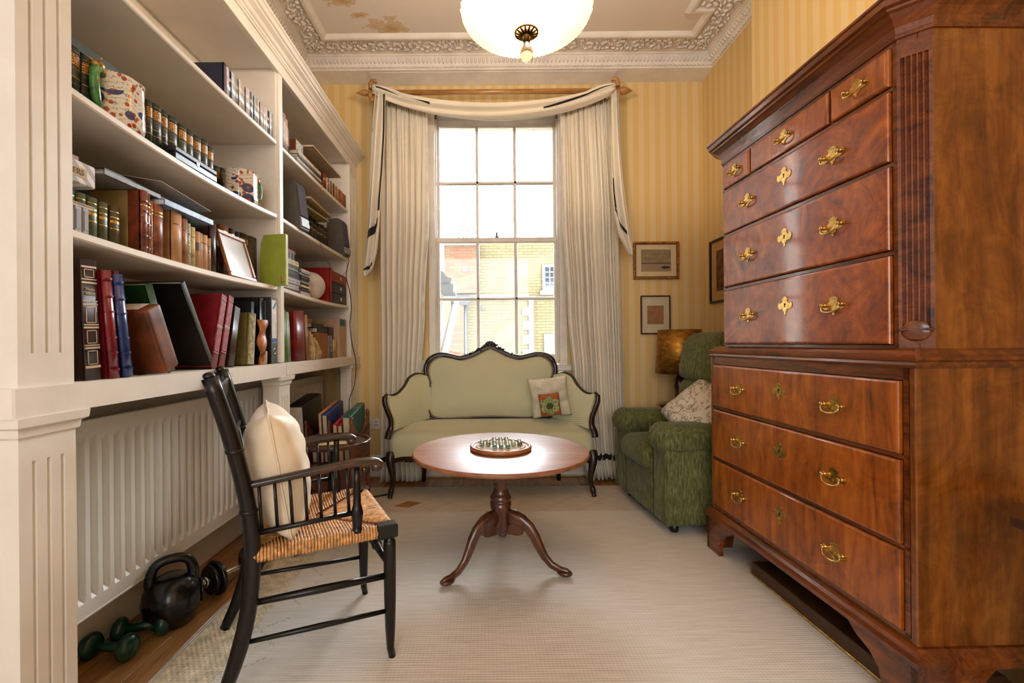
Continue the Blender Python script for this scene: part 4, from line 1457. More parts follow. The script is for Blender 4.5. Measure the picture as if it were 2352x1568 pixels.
def dome(ring, cen, bulge, rings=9, edge=0.97):
    m = MB()
    vs, fs, n = [], [], len(ring)
    for r in range(rings + 1):
        s_ = r / rings
        for p in ring:
            q = cen + (p - cen) * (s_ * edge)
            b_ = bulge * (1 - s_ ** 3.2)
            q = lean(q)
            vs.append((q.x, q.y - b_ - 0.004, q.z))
    for r in range(rings):
        for k in range(n):
            fs.append((r * n + k, r * n + (k + 1) % n, (r + 1) * n + (k + 1) % n, (r + 1) * n + k))
    return m.add(vs, fs, True)
dome(oc, cen, 0.05).build('back_cushion', M_DAM, sf)
MB().tube([lean(cen + (p - cen) * 0.945) + Vector((0, -0.016, 0)) for p in oc], 0.0045, 5, closed=True).build('gimp', M_GIMP, sf)
# seat: bow-fronted
def seat_pt(u, v):
    a = 2 * u - 1
    hw_ = 0.695
    x = a * hw_ + (c0)
    front = -0.115 - 0.10 * (1 - abs(a) ** 2.2)
    back = 0.19
    if v < 0.62:                                 # top
        t = v / 0.62
        y = back + (front + 0.06 - back) * t
        z = 0.485 - 0.035 * t + 0.02 * sin(pi * t) - 0.03 * abs(a) ** 6
    else:                                        # rolled front
        t = (v - 0.62) / 0.38
        y = front + 0.06 - 0.06 * sin(t * pi / 2) ** 0.8 - 0.012 * sin(pi * t)
        z = 0.45 - 0.165 * (1 - cos(t * pi / 2)) - 0.03 * abs(a) ** 6
    x = c0 + a * (hw_ - (0.035 if v > 0.62 else 0.035 * (v / 0.62)) * 0.2 + (0.0 if v > 0.3 else -0.16 * (1 - v / 0.3) * 0.8))
    return (x, y, z)
sm_ = MB().grid(seat_pt, 44, 26)
for sg in (0, 1):
    sm_.grid(lambda u, v: (seat_pt(sg, v)[0], seat_pt(sg, v)[1], lerp(seat_pt(sg, v)[2], 0.28, u)), 4, 26)
sm_.build('seat_cushion', M_DAM, sf)
rl_ = [Vector(seat_pt(u / 30, 1.0)) for u in range(31)]
MB().tube([p + Vector((0, 0.006, -0.012 + 0.012 * sin(6 * pi * i / 30))) for i, p in enumerate(rl_)], 0.018, 8, flat=0.8).build('seat_rail', M_DARKFRAME, sf)
for sg in (-1, 1):
    def SX(px, py, Y):
        p = S(px, py, Y)
        return p if sg < 0 else (2 * c0 - p[0], p[1], p[2])
    topc = smooth_open([SX(984, 866, 3.385), (SX(962, 861, 3.36)), SX(944, 869, 3.31), SX(932, 889, 3.26), SX(916, 906, 3.20), SX(901, 911, 3.15), SX(888, 907, 3.115)], 4)
    botc = smooth_open([SX(990, 960, 3.37), SX(978, 963, 3.34), SX(964, 968, 3.30), SX(948, 973, 3.25), SX(930, 979, 3.19), SX(914, 985, 3.14), SX(903, 989, 3.115)], 4)
    nT = len(topc) - 1
    def arm_in(u, v):
        i = u * nT; k = min(int(i), nT - 1); f = i - k
        t = topc[k].lerp(topc[k + 1], f); b_ = botc[k].lerp(botc[k + 1], f)
        p = t.lerp(b_, v)
        bulge = 0.032 * sin(pi * min(1, v * 0.95 + 0.05)) * (0.4 + 0.6 * sin(pi * min(1, u * 0.9 + 0.1)))
        return (p.x - sg * bulge * 0.8, p.y - bulge * 0.55, p.z + 0.006 * (1 - v))
    def arm_out(u, v):
        p = Vector(arm_in(u, v))
        i = u * nT; k = min(int(i), nT - 1); f = i - k
        t = topc[k].lerp(topc[k + 1], f); b_ = botc[k].lerp(botc[k + 1], f)
        q = t.lerp(b_, v)
        return (q.x + sg * 0.022, q.y + 0.02, q.z)
    am = MB().grid(arm_in, 24, 12).grid(arm_out, 24, 12)
    am.grid(lambda u, v: Vector(arm_in(u, 0)).lerp(Vector(arm_out(u, 0)), v), 24, 2)
    am.grid(lambda u, v: Vector(arm_in(1, u)).lerp(Vector(arm_out(1, u)), v), 12, 2)
    am.build('arm_pad', M_DAM, sf)
    MB().tube([t + Vector((sg * 0.012, 0.014, 0.004)) for t in topc], [0.014] * (len(topc) - 5) + [0.012, 0.01, 0.008, 0.006, 0.004], 8).build('arm_rail', M_DARKFRAME, sf)
    post = smooth_open([SX(889, 905, 3.11), SX(884, 912, 3.10), SX(884, 926, 3.095), SX(890, 943, 3.095), SX(897, 962, 3.10), SX(898, 980, 3.10), SX(892, 997, 3.095), SX(890, 1008, 3.09)], 4)
    MB().tube(post, [0.010] * 4 + [0.017] * (len(post) - 12) + [0.02] * 8, 9, flat=1.3).build('arm_post', M_DARKFRAME, sf)
    MB().tube([p + Vector((-sg * 0.02, -0.004, 0)) for p in post[4:-4]], 0.0045, 5).build('gimp', M_GIMP, sf)
    leg = smooth_open([SX(899, 1040, 3.10), SX(896, 1058, 3.075), SX(901, 1085, 3.07), SX(903, 1108, 3.085), SX(899, 1125, 3.09), SX(896, 1140, 3.08), SX(895, 1145, 3.075)], 4)
    nl = len(leg)
    lg = [0.036, 0.036, 0.034, 0.032, 0.03, 0.028, 0.026, 0.025, 0.023, 0.021, 0.019, 0.018, 0.017, 0.016, 0.015, 0.016, 0.019, 0.02, 0.018, 0.016, 0.015, 0.016, 0.018, 0.017, 0.012]
    MB().tube(leg, lg[:nl - 1] + [0.012], 9).build('leg', M_DARKFRAME, sf)
    xb_ = c0 + sg * 0.5
    MB().tube([(xb_, 0.17, 0.30), (xb_, 0.2, 0.15), (xb_ + sg * 0.01, 0.235, 0.008)], [0.024, 0.02, 0.016], 8).build('rear_leg', M_DARKFRAME, sf)

# cushions on the settee
N = NT('fern_print_linen')
vv = N.coord((1, 1, 1))
wv1 = N.wave(N.coord((1, 1, 1), (0.3, 0, 0)), 34, 6, 3, 9, 'Y')
wv2 = N.wave(N.coord((1, 1, 1), (0.9, 0, 0)), 70, 8, 3, 14, 'Z')
fm = N.math('MULTIPLY', N.math('GREATER_THAN', wv1, 0.55), N.math('GREATER_THAN', wv2, 0.5))
msk = N.math('GREATER_THAN', N.noise(vv, 8, 2), 0.45)
N.col(N.mix(N.math('MULTIPLY', N.math('MULTIPLY', fm, msk), 0.8), (226, 216, 192), (140, 136, 76))).set(0.85, sheen=0.2)
M_FERN = N.m
cx_, cz_ = at(1262, 912, 3.19)
pm, _ = pillow(0.275, 0.30, 0.09, 22, 0.06, 0.3, 3)
pc = pm.build('cushion', M_FERN, None, (cx_, 3.19, cz_ + 0.0), (0, 0, 0))
pc.rotation_euler = (Matrix.Rotation(radians(-8), 3, 'Z') @ Matrix.Rotation(radians(-90), 3, 'Z') @ Matrix.Rotation(radians(16), 3, 'Y') @ Matrix.Rotation(radians(7), 3, 'X')).to_euler()
tag(pc, 'cream square cushion with fern print on the settee', 'cushion')
sc_, sz_ = at(1263, 929, 3.115)
N2 = plain('rust_cotton', (176, 92, 44), 0.85, var=0.1, scale=60)
pq = thing('patchwork_cushion', 'small rust patchwork cushion with green hexagon flower against the fern cushion', 'cushion', (sc_, 3.115, sz_))
pq.rotation_euler = pc.rotation_euler
pm, PF = pillow(0.14, 0.165, 0.045, 18, 0.03, 0.1, 5)
pm.build('cover', N2, pq)
def hexpatch(cy, cz, r, mat_, nm):
    m = MB()
    def proj(y, z):
        t = max(0.0, (1 - abs(y / 0.07) ** 3.2)) ** 0.5 * max(0.0, (1 - abs(z / 0.0825) ** 3.2)) ** 0.5
        return (t * 0.045 / 2 + 0.0012, y, z)
    vs = [proj(cy, cz)]
    ring = []
    for s_ in (0.5, 1.0):
        for k in range(12):
            a = 2 * pi * k / 12
            rr = r * s_ * (1.0 if k % 2 == 0 else cos(pi / 6))
            vs.append(proj(cy + rr * cos(a), cz + rr * sin(a)))
    fs = [(0, 1 + k, 1 + (k + 1) % 12) for k in range(12)]
    fs += [(1 + k, 13 + k, 13 + (k + 1) % 12, 1 + (k + 1) % 12) for k in range(12)]
    m.add(vs, fs, True)
    o = m.build(nm, mat_, pq, recalc=False)
    return o
MH = [plain('hex_dark_green', (66, 84, 30), 0.85), plain('hex_sage', (134, 152, 92), 0.85, var=0.3, scale=150), plain('hex_lattice', (150, 158, 104), 0.85, var=0.4, scale=120)]
hexpatch(0, 0, 0.026, MH[0], 'hexagon_patch')
for k in range(6):
    a = pi / 6 + k * pi / 3
    hexpatch(0.0455 * cos(a), 0.0455 * sin(a), 0.0255, MH[1] if k in (1, 4) else MH[2], 'hexagon_patch')

# ------------------------------------------------------------------ green recliner
N = NT('green_chenille')
v = N.coord((9, 9, 1.6))
f = N.noise(v, 12, 4, 0.65, 0.4)
g = N.noise(N.coord(), 3, 3)
N.col(N.ramp(N.math('ADD', N.math('MULTIPLY', f, 0.8), N.math('MULTIPLY', g, 0.25)), [(0.35, (58, 62, 30)), (0.52, (94, 98, 54)), (0.7, (134, 137, 90))])).set(0.85, sheen=0.15, spec=0.2)
N.bump(f, 0.25, 0.003)
M_GRN = N.m
ga = thing('recliner', 'green chenille recliner armchair beside the walnut chest', 'armchair', (0.927, 2.795, 0), radians(4.1))
W2 = 0.38
def rbox(x0, x1, y0, y1, z0, z1, r, n=5):
    """box with well rounded edges: superellipsoid shell"""
    m = MB()
    cx0, cy0, cz0 = (x0 + x1) / 2, (y0 + y1) / 2, (z0 + z1) / 2
    hx, hy, hz = (x1 - x0) / 2, (y1 - y0) / 2, (z1 - z0) / 2
    r = min(r, hx, hy, hz)
    bm = bmesh.new()
    bmesh.ops.create_cube(bm, size=2)
    bmesh.ops.subdivide_edges(bm, edges=bm.edges, cuts=n * 2, use_grid_fill=True)
    vs = []
    for q in bm.verts:
        p = Vector(q.co)
        # distribute the cuts into the rounded rims
        s_ = []
        for a, h in zip(p, (hx, hy, hz)):
            t = abs(a)
            tt = t * h
            k = 1 - r / h
            tt = (t / 0.5 * k * h) if t < 0.5 else (k * h + (t - 0.5) / 0.5 * r)
            s_.append(math.copysign(tt, a))
        c = Vector([max(-(h - r), min(h - r, a)) for a, h in zip(s_, (hx, hy, hz))])
        d = Vector(s_) - c
        if d.length > 1e-9:
            mx_ = max(abs(d.x), abs(d.y), abs(d.z))
            d = d.normalized() * mx_
        vs.append(c + d + Vector((cx0, cy0, cz0)))
    bm.verts.index_update()
    m.add(vs, [tuple(x.index for x in fc.verts) for fc in bm.faces], True)
    bm.free()
    return m
rbox(0.035, 0.60, -W2 + 0.02, W2 - 0.02, 0.05, 0.33, 0.03).build('base', M_GRN, ga)
rbox(0.0, 0.06, -0.19, 0.19, 0.055, 0.36, 0.02).build('footrest_panel', M_GRN, ga)
for sg in (-1, 1):
    a, b_ = (sg * W2, sg * 0.195)
    y0, y1 = min(a, b_), max(a, b_)
    rbox(0.005, 0.60, y0 + 0.01, y1 - 0.005, 0.05, 0.50, 0.022).build('arm_panel', M_GRN, ga)
    m = rbox(-0.03, 0.56, y0 - 0.012, y1 + 0.012, 0.43, 0.60, 0.075)
    i = 0
    for k, q in enumerate(m.v):
        x, y, z = q
        yy = (y - (y0 + y1) / 2)
        m.v[k] = (x + 0.004 * sin(yy * 160), y, z - (0.02 * (x + 0.03) / 0.6 if z > 0.5 else 0) + 0.003 * sin(x * 60))
    ap = m.build('arm_cushion', M_GRN, ga)
    for k in range(7):                             # gathered pleats on the arm front
        t = (k - 3) / 3
        MB().tube([(-0.032, (y0 + y1) / 2 + t * 0.02, 0.47), (-0.031, (y0 + y1) / 2 + t * 0.055, 0.52), (-0.008, (y0 + y1) / 2 + t * 0.075, 0.568)], [0.003, 0.005, 0.003], 5).build('pleat', M_GRN, ap)
    MB().tube([(0.002, y0 + 0.012, 0.06), (0.002, y0 + 0.012, 0.44)], 0.005, 6).build('piping', M_GRN, ga)
    MB().tube([(0.002, y1 - 0.007, 0.06), (0.002, y1 - 0.007, 0.44)], 0.005, 6).build('piping', M_GRN, ga)
m = rbox(-0.05, 0.46, -0.195, 0.195, 0.30, 0.455, 0.07)
for k, q in enumerate(m.v):
    x, y, z = q
    m.v[k] = (x, y, z + (0.022 * (1 - (y / 0.2) ** 2) * (1 - ((x - 0.2) / 0.28) ** 2) if z > 0.36 else 0))
m.build('seat_cushion', M_GRN, ga)
def back_pt(m, lean_):
    for k, q in enumerate(m.v):
        x, y, z = q
        m.v[k] = (x + (z - 0.4) * lean_ - 0.03 * sin(pi * max(0, min(1, (z - 0.4) / 0.7))) * (1 - (y / 0.32) ** 2), y * (1 - 0.16 * max(0, (z - 0.85) / 0.25) ** 2), z)
    return m
back_pt(rbox(0.40, 0.56, -0.30, 0.30, 0.36, 1.06, 0.075, 6), 0.10).build('backrest', M_GRN, ga)
back_pt(rbox(0.345, 0.46, -0.22, 0.22, 0.44, 0.80, 0.06, 6), 0.10).build('lumbar_cushion', M_GRN, ga)
hp = back_pt(rbox(0.33, 0.50, -0.24, 0.24, 0.79, 1.10, 0.08, 6), 0.10)
for k, q in enumerate(hp.v):
    x, y, z = q
    hp.v[k] = (x + 0.008 * sin(z * 90) * cos(y * 70), y, z)
hp.build('head_cushion', M_GRN, ga)
for (x, y) in ((0.08, -0.3), (0.08, 0.3), (0.52, -0.3), (0.52, 0.3)):
    MB().lathe([(0.0, 0.0), (0.02, 0.0), (0.024, 0.01), (0.024, 0.05), (0, 0.052)], 12, (x, y, 0.0)).build('foot', M_BLACKPL, ga)
MB().tube([(0.42, -0.385, 0.24), (0.36, -0.39, 0.22), (0.335, -0.39, 0.15), (0.36, -0.39, 0.09), (0.42, -0.388, 0.06)], 0.004, 6).build('release_cable', M_BLACKPL, ga)

N = NT('grey_leaf_print')
vv = N.coord()
f1_ = N.noise(N.coord((1, 1, 1)), 15, 3, 0.5, 2.2)
f2_ = N.wave(N.coord(), 22, 14, 3, 3, 'Y')
lf = N.math('MULTIPLY', N.math('GREATER_THAN', f1_, 0.5), N.math('GREATER_THAN', f2_, 0.42))
N.col(N.mix(lf, (226, 212, 190), (124, 116, 88))).set(0.85, sheen=0.2)
cx_, cz_ = at(1607, 942, 2.63)
pm, _ = pillow(0.36, 0.36, 0.12, 20, 0.05, 0.2, 6)
o = pm.build('cushion', N.m, None, (1.235, 2.66, 0.645))
o.rotation_euler = (Matrix.Rotation(radians(28), 3, 'Z') @ Matrix.Rotation(radians(38), 3, 'Y') @ Matrix.Rotation(radians(34), 3, 'X')).to_euler()
tag(o, 'cream cushion with grey leaf print on the green recliner', 'cushion')

# ------------------------------------------------------------------ black rush-seated armchair
ch = thing('rush_armchair', 'black spindle armchair with woven rush seat in front of the bookcase', 'chair', (-0.603, 1.619, 0.0), radians(26.5))
HWc, HDc = 0.227, 0.215
SZ = 0.425
M_RUSH = plain('woven_rush', (206, 150, 92), 0.6, var=0.2, scale=60)
M_RUSHD = plain('rush_core', (150, 92, 46), 0.8)
RLR = 0.016
# seat rails, corner blocks
# rush strands: four wedges of cord wrapped over the rails
ru = MB()
NSt = 40
cordr = 0.0050
def strands(n, a0, a1, inward, axis):
    """cords that cross the rail running a0->a1 and end on the seat's diagonals"""
    A, B = Vector(a0), Vector(a1)
    inn = Vector(inward)
    Ln = (B - A).length
    hw_ = Ln / 2
    for k in range(n):
        t = (k + 0.5) / n
        p = A.lerp(B, t)
        reach = min(t, 1 - t) * axis
        out_ = -inn
        path_ = [p + out_ * 0.002 + Vector((0, 0, -0.02)), p + out_ * 0.016 + Vector((0, 0, -0.014)), p + out_ * 0.019 + Vector((0, 0, 0.002)), p + out_ * 0.010 + Vector((0, 0, 0.014)), p + Vector((0, 0, 0.017)), p + inn * max(0.01, reach) + Vector((0, 0, 0.006))]
        ru.tube(path_, cordr * random.uniform(0.85, 1.1), 5, cap=False)
random.seed(17)
hx_, hy_ = HDc - 0.012, HWc - 0.012
strands(NSt, (-hx_, -hy_, SZ), (hx_ - 0.03, -hy_, SZ), (0, 1, 0), hy_ * 2)
strands(NSt, (-hx_, hy_, SZ), (hx_ - 0.03, hy_, SZ), (0, -1, 0), hy_ * 2)
strands(NSt + 2, (hx_, -hy_ + 0.03, SZ), (hx_, hy_ - 0.03, SZ), (-1, 0, 0), hx_ * 2)
strands(NSt + 2, (-hx_, -hy_ + 0.02, SZ), (-hx_, hy_ - 0.02, SZ), (1, 0, 0), hx_ * 2)
tag(ru.build('rush_seat', M_RUSH, ch), kind='stuff')
MB().cbox(-hx_, hx_, -hy_, hy_, SZ - 0.012, SZ + 0.004, 0.006).build('seat_core', M_RUSHD, ch)
# legs
for sg in (-1, 1):
    MB().cbox(hx_ - 0.045, hx_ + 0.024, sg * hy_ - 0.024, sg * hy_ + 0.024, SZ - 0.024, SZ + 0.022, 0.005).build('corner_block', M_BLACKWOOD, ch)
    lgm = MB()
    lx = hx_ + 0.0
    prf = [(0.017, SZ - 0.024), (0.012, SZ - 0.032), (0.019, SZ - 0.036), (0.021, SZ - 0.045), (0.021, 0.30), (0.020, 0.2), (0.017, 0.1), (0.0125, 0.03), (0.0115, 0.0)]
    path_ = [(lx + 0.0, sg * hy_, z) for (r, z) in prf]
    path_[-1] = (lx + 0.006, sg * hy_, 0)
    lgm.tube(path_, [r for r, z in prf], 12)
    lgm.build('leg', M_BLACKWOOD, ch)
    # rear leg and back post in one sweep
    rp = smooth_open([(-hx_ - 0.10, sg * (hy_ + 0.0), 0.0), (-hx_ - 0.055, sg * hy_, 0.1), (-hx_ - 0.015, sg * hy_, 0.25), (-hx_, sg * hy_, SZ), (-hx_ - 0.016, sg * hy_, 0.6), (-hx_ - 0.055, sg * hy_, 0.78), (-hx_ - 0.104, sg * hy_, 0.95)], 4)
    rr = [0.017 + 0.006 * min(1, i / 6) for i in range(len(rp))]
    pm_ = MB().tube(rp, rr, 12)
    tp_ = rp[-1]
    pm_.ball((tp_.x - 0.002, tp_.y, tp_.z + 0.004), (0.017, 0.017, 0.012), 10, 6)
    pm_.lathe([(0.0245, -0.006), (0.026, 0.0), (0.0245, 0.006)], 12, (rp[-6].x, rp[-6].y, rp[-6].z))
    pm_.lathe([(0.0245, -0.006), (0.026, 0.0), (0.0245, 0.006)], 12, (rp[-10].x, rp[-10].y, rp[-10].z))
    pm_.build('rear_leg', M_BLACKWOOD, ch)
    # arm
    za = 0.655
    arm = smooth_open([(-hx_ - 0.02, sg * hy_, za - 0.025), (-0.1, sg * (hy_ + 0.004), za - 0.012), (0.03, sg * (hy_ + 0.008), za + 0.002), (0.10, sg * (hy_ + 0.010), za + 0.006), (0.150, sg * (hy_ + 0.010), za + 0.002), (0.170, sg * (hy_ + 0.010), za - 0.012)], 4)
    ra = [0.011 + 0.007 * i / (len(arm) - 1) for i in range(len(arm))]
    MB().tube(arm, ra, 10, flat=1.15).ball((0.159, sg * (hy_ + 0.010), za - 0.012), (0.02, 0.021, 0.02), 12, 8).build('arm', wood('worn_ebony', (20, 14, 12), (34, 22, 16), (84, 48, 28), (1, 6, 6), 5, 0.25, 0.4), ch)
    xs = 0.098
    MB().lathe([(0.019, SZ + 0.012), (0.017, SZ + 0.02), (0.0145, SZ + 0.026), (0.017, SZ + 0.05), (0.020, SZ + 0.072), (0.016, SZ + 0.09), (0.013, SZ + 0.1), (0.0115, SZ + 0.17), (0.011, za - 0.005)], 12, (xs, sg * hy_, 0)).build('arm_support', M_BLACKWOOD, ch)
    zr0, zr1 = SZ + 0.062, SZ + 0.075
    MB().tube([(-hx_, sg * hy_, zr0), (xs, sg * hy_, zr1)], [0.0085, 0.0085], 8).build('arm_rail', M_BLACKWOOD, ch)
    for k in range(7):
        t = (k + 0.7) / 7.2
        x = lerp(-hx_, xs, t)
        MB().tube([(x - 0.004, sg * hy_, lerp(zr0, zr1, t)), (x - 0.012, sg * (hy_ + 0.003), za - 0.022 + 0.025 * t)], [0.0055, 0.0048], 7).build('spindle', M_BLACKWOOD, ch)
    for (zf, zb_, rad_) in ((0.272, 0.285, 0.0125), (0.155, 0.175, 0.009)):
        xb_ = -hx_ - 0.015 if zb_ > 0.2 else -hx_ - 0.035
        MB().tube([(xb_, sg * hy_, zb_), ((xb_ + hx_) / 2, sg * hy_, (zf + zb_) / 2), (hx_, sg * hy_, zf)], [rad_ * 0.7, rad_, rad_ * 0.8], 9).build('side_stretcher', M_BLACKWOOD, ch)
fs_ = MB().tube([(hx_, -hy_, 0.30), (hx_, -0.08, 0.30), (hx_, 0, 0.30), (hx_, 0.08, 0.30), (hx_, hy_, 0.30)], [0.008, 0.014, 0.017, 0.014, 0.008], 10)
fs_.lathe([(0.0185, -0.004), (0.0195, 0), (0.0185, 0.004)], 12, (hx_, 0.03, 0.30), 'Y').lathe([(0.0185, -0.004), (0.0195, 0), (0.0185, 0.004)], 12, (hx_, -0.03, 0.30), 'Y')
fs_.build('front_stretcher', M_BLACKWOOD, ch)
MB().tube([(-hx_ - 0.03, -hy_, 0.19), (-hx_ - 0.03, hy_, 0.19)], 0.009, 8).build('rear_stretcher', M_BLACKWOOD, ch)
xt = -hx_ - 0.088
MB().cbox(xt - 0.009, xt + 0.009, -hy_, hy_, 0.862, 0.925, 0.005).build('top_rail', M_BLACKWOOD, ch)
MB().tube([(-hx_ - 0.05, -hy_, 0.76), (-hx_ - 0.05, hy_, 0.76)], 0.010, 8).build('back_rail', M_BLACKWOOD, ch)
MB().tube([(-hx_ - 0.004, -hy_, 0.5), (-hx_ - 0.004, hy_, 0.5)], 0.009, 8).build('back_rail', M_BLACKWOOD, ch)
for k in range(5):
    y = lerp(-hy_, hy_, (k + 1) / 6)
    MB().tube([(-hx_ - 0.004, y, 0.5), (-hx_ - 0.05, y, 0.76)], 0.0055, 7).build('back_spindle', M_BLACKWOOD, ch)

M_CREAM = plain('cream_satin', (236, 214, 182), 0.55, var=0.04, scale=6, sheen=0.3)
pm, PF = pillow(0.39, 0.395, 0.185, 30, 0.05, 0.12, 9)
o = pm.build('cushion', M_CREAM, None)
MC = Matrix.Translation((-0.603, 1.619, 0.0)) @ Matrix.Rotation(radians(26.5), 4, 'Z')
loc = MC @ Vector((-0.128, -0.01, 0.638))
o.location = loc
o.rotation_euler = (Matrix.Rotation(radians(26.5), 3, 'Z') @ Matrix.Rotation(radians(-9), 3, 'Y')).to_euler()
tag(o, 'plump cream satin cushion leaning on the black armchair back', 'cushion')
seam = []
for (a, b_) in [(t / 12, 0) for t in range(12)] + [(1, t / 12) for t in range(12)] + [(1 - t / 12, 1) for t in range(12)] + [(0, 1 - t / 12) for t in range(12)]:
    seam.append(PF(a, b_, 1))
MB().tube(seam, 0.004, 6, closed=True).build('piping', M_CREAM, o)

# ------------------------------------------------------------------ framed pictures
def picture(name, label, cx, cz, w_, h_, fm, fw, matc, art, aw, ah, loc, rot, double=None):
    p = thing(name, label, 'picture', loc, rot)
    m = MB()
    for (a0, a1, b0, b1) in ((-w_ / 2, w_ / 2, h_ / 2 - fw, h_ / 2), (-w_ / 2, w_ / 2, -h_ / 2, -h_ / 2 + fw), (-w_ / 2, -w_ / 2 + fw, -h_ / 2 + fw, h_ / 2 - fw), (w_ / 2 - fw, w_ / 2, -h_ / 2 + fw, h_ / 2 - fw)):
        m.cbox(a0, a1, -0.022, -0.001, b0, b1, 0.004)
    f_ = m.build('frame', fm, p)
    if double:
        m = MB()
        i_ = fw
        for (a0, a1, b0, b1) in ((-w_ / 2 + i_, w_ / 2 - i_, h_ / 2 - i_ - 0.006, h_ / 2 - i_), (-w_ / 2 + i_, w_ / 2 - i_, -h_ / 2 + i_, -h_ / 2 + i_ + 0.006), (-w_ / 2 + i_, -w_ / 2 + i_ + 0.006, -h_ / 2 + i_, h_ / 2 - i_), (w_ / 2 - i_ - 0.006, w_ / 2 - i_, -h_ / 2 + i_, h_ / 2 - i_)):
            m.cbox(a0, a1, -0.017, -0.002, b0, b1, 0.002)
        m.build('gilt_slip', double, p)
    MB().box(-w_ / 2 + fw * 0.8, w_ / 2 - fw * 0.8, -0.009, -0.004, -h_ / 2 + fw * 0.8, h_ / 2 - fw * 0.8).build('mount', matc, p)
    MB().box(-aw / 2, aw / 2, -0.0098, -0.009, -ah / 2, ah / 2).build('print', art, p)
    return p
M_MOUNT = plain('mount_card', (218, 196, 152), 0.9, var=0.02)
M_MOUNT2 = plain('mount_card_grey', (206, 192, 160), 0.9, var=0.02)
N = NT('sepia_seascape')
v = N.coord((1, 1, 1))
X, Y, Z = N.sep(v)
sky_ = N.ramp(N.noise(N.coord((6, 1, 14)), 2.2, 4), [(0.3, (122, 108, 78)), (0.7, (164, 142, 104))])
hz = N.math('MULTIPLY', N.math('LESS_THAN', N.math('ABSOLUTE', N.math('ADD', Z, 0.022)), N.math('MULTIPLY', N.noise(N.coord((30, 1, 1)), 3, 3), 0.012)), 0.8)
sea = N.math('LESS_THAN', Z, -0.022)
c = N.mix(sea, sky_, (158, 132, 104))
c = N.mix(hz, c, (92, 74, 58))
bx_ = N.math('ADD', N.math('MULTIPLY', N.math('POWER', N.math('MULTIPLY', N.math('SUBTRACT', X, 0.072), 28.0), 2.0), 1.0), N.math('POWER', N.math('MULTIPLY', N.math('ADD', Z, 0.055), 90.0), 2.0))
c = N.mix(N.math('LESS_THAN', N.math('ADD', bx_, N.math('MULTIPLY', N.noise(v, 60, 2), 0.8)), 1.4), c, (62, 56, 42))
N.col(c).set(0.8)
M_SEA = N.m
def on_wall(pa, qa, pb_, qb, Y):
    x0_, z1_ = at(pa, qa, Y); x1_, z0_ = at(pb_, qb, Y)
    return (x0_ + x1_) / 2, (z0_ + z1_) / 2, x1_ - x0_, z1_ - z0_
M_FGILT = plain('gilt_frame', (168, 112, 46), 0.4, metal=0.35, var=0.2, scale=40)
cx_, cz_, w_, h_ = on_wall(1453, 556, 1559, 641, YB)
picture('framed_picture', 'seascape print in a gilt frame on the striped wall', 0, 0, w_, h_, M_FGILT, 0.016, M_MOUNT, M_SEA, w_ * 0.65, h_ * 0.585, (cx_, YB, cz_), 0, plain('dark_gilt', (120, 72, 30), 0.4, metal=0.3))
cx_, cz_, w_, h_ = on_wall(1470, 679, 1539, 767, YB)
picture('framed_picture', 'small brown print in a thin red-brown frame above the gold lamp', 0, 0, w_, h_, plain('thin_brown_frame', (84, 40, 22), 0.4), 0.010, M_MOUNT2, plain('brown_print', (160, 112, 72), 0.85, var=0.06, scale=20), w_ * 0.55, h_ * 0.48, (cx_, YB, cz_), 0)
# the picture on the alcove wall
ya, yb = ydepth(1636, XR), ydepth(1636, XR) - 0.34
za0, za1 = at(1640, 698, ya)[1], at(1636, 556, ya)[1]
picture('framed_picture', 'black framed picture half hidden behind the walnut chest', 0, 0, 0.34, za1 - za0, M_BLACKWOOD, 0.017, plain('tan_mount', (196, 152, 92), 0.9, var=0.03), plain('dark_print', (104, 66, 36), 0.8, var=0.3, scale=20), 0.16, 0.30, (XR, (ya + yb) / 2, (za0 + za1) / 2), radians(-90))

# ------------------------------------------------------------------ lamp on a small table behind the recliner
LX, LYY = at(1561, 800, 3.36)[0], 3.36
zsb, zst = at(1561, 857, LYY)[1], at(1561, 757, LYY)[1]
st_ = thing('lamp_table', 'small round wooden table behind the green recliner', 'table', (LX, LYY, 0))
MB().lathe([(0, 0.585), (0.15, 0.585), (0.155, 0.58), (0.15, 0.565), (0, 0.563)], 32).build('table_top', M_TC, st_)
MB().lathe([(0.03, 0.565), (0.018, 0.5), (0.026, 0.4), (0.018, 0.25), (0.024, 0.12), (0, 0.1)], 16).build('column', M_TC, st_)
for k in range(3):
    a = 2 * pi * k / 3 + 0.5
    MB().tube([(0.02 * cos(a), 0.02 * sin(a), 0.16), (0.09 * cos(a), 0.09 * sin(a), 0.12), (0.15 * cos(a), 0.15 * sin(a), 0.02)], [0.014, 0.012, 0.010], 8).build('leg', M_TC, st_)
lm = thing('table_lamp', 'table lamp with a gold foil drum shade behind the green recliner', 'lamp', (LX, LYY, 0.586))
N = NT('gold_foil_shade')
f = N.noise(N.coord((3, 3, 8)), 6, 5, 0.7)
N.col(N.ramp(f, [(0.3, (122, 78, 22)), (0.55, (168, 120, 44)), (0.75, (206, 164, 84))])).set(0.38, metal=0.75)
N.bump(f, 0.2, 0.003)
r0, r1 = 0.172, 0.152
a, b_ = zsb - 0.586, zst - 0.586
MB().lathe([(r0, a), (r1, b_), (r1 - 0.003, b_), (r0 - 0.003, a), (r0, a)], 48, cap=False).build('lamp_shade', N.m, lm)
MB().lathe([(0, 0), (0.06, 0), (0.062, 0.012), (0.03, 0.03), (0.028, 0.06), (0.045, 0.12), (0.04, 0.17), (0.018, 0.21), (0.014, a + 0.04), (0, a + 0.05)], 20).build('base', M_TC, lm)
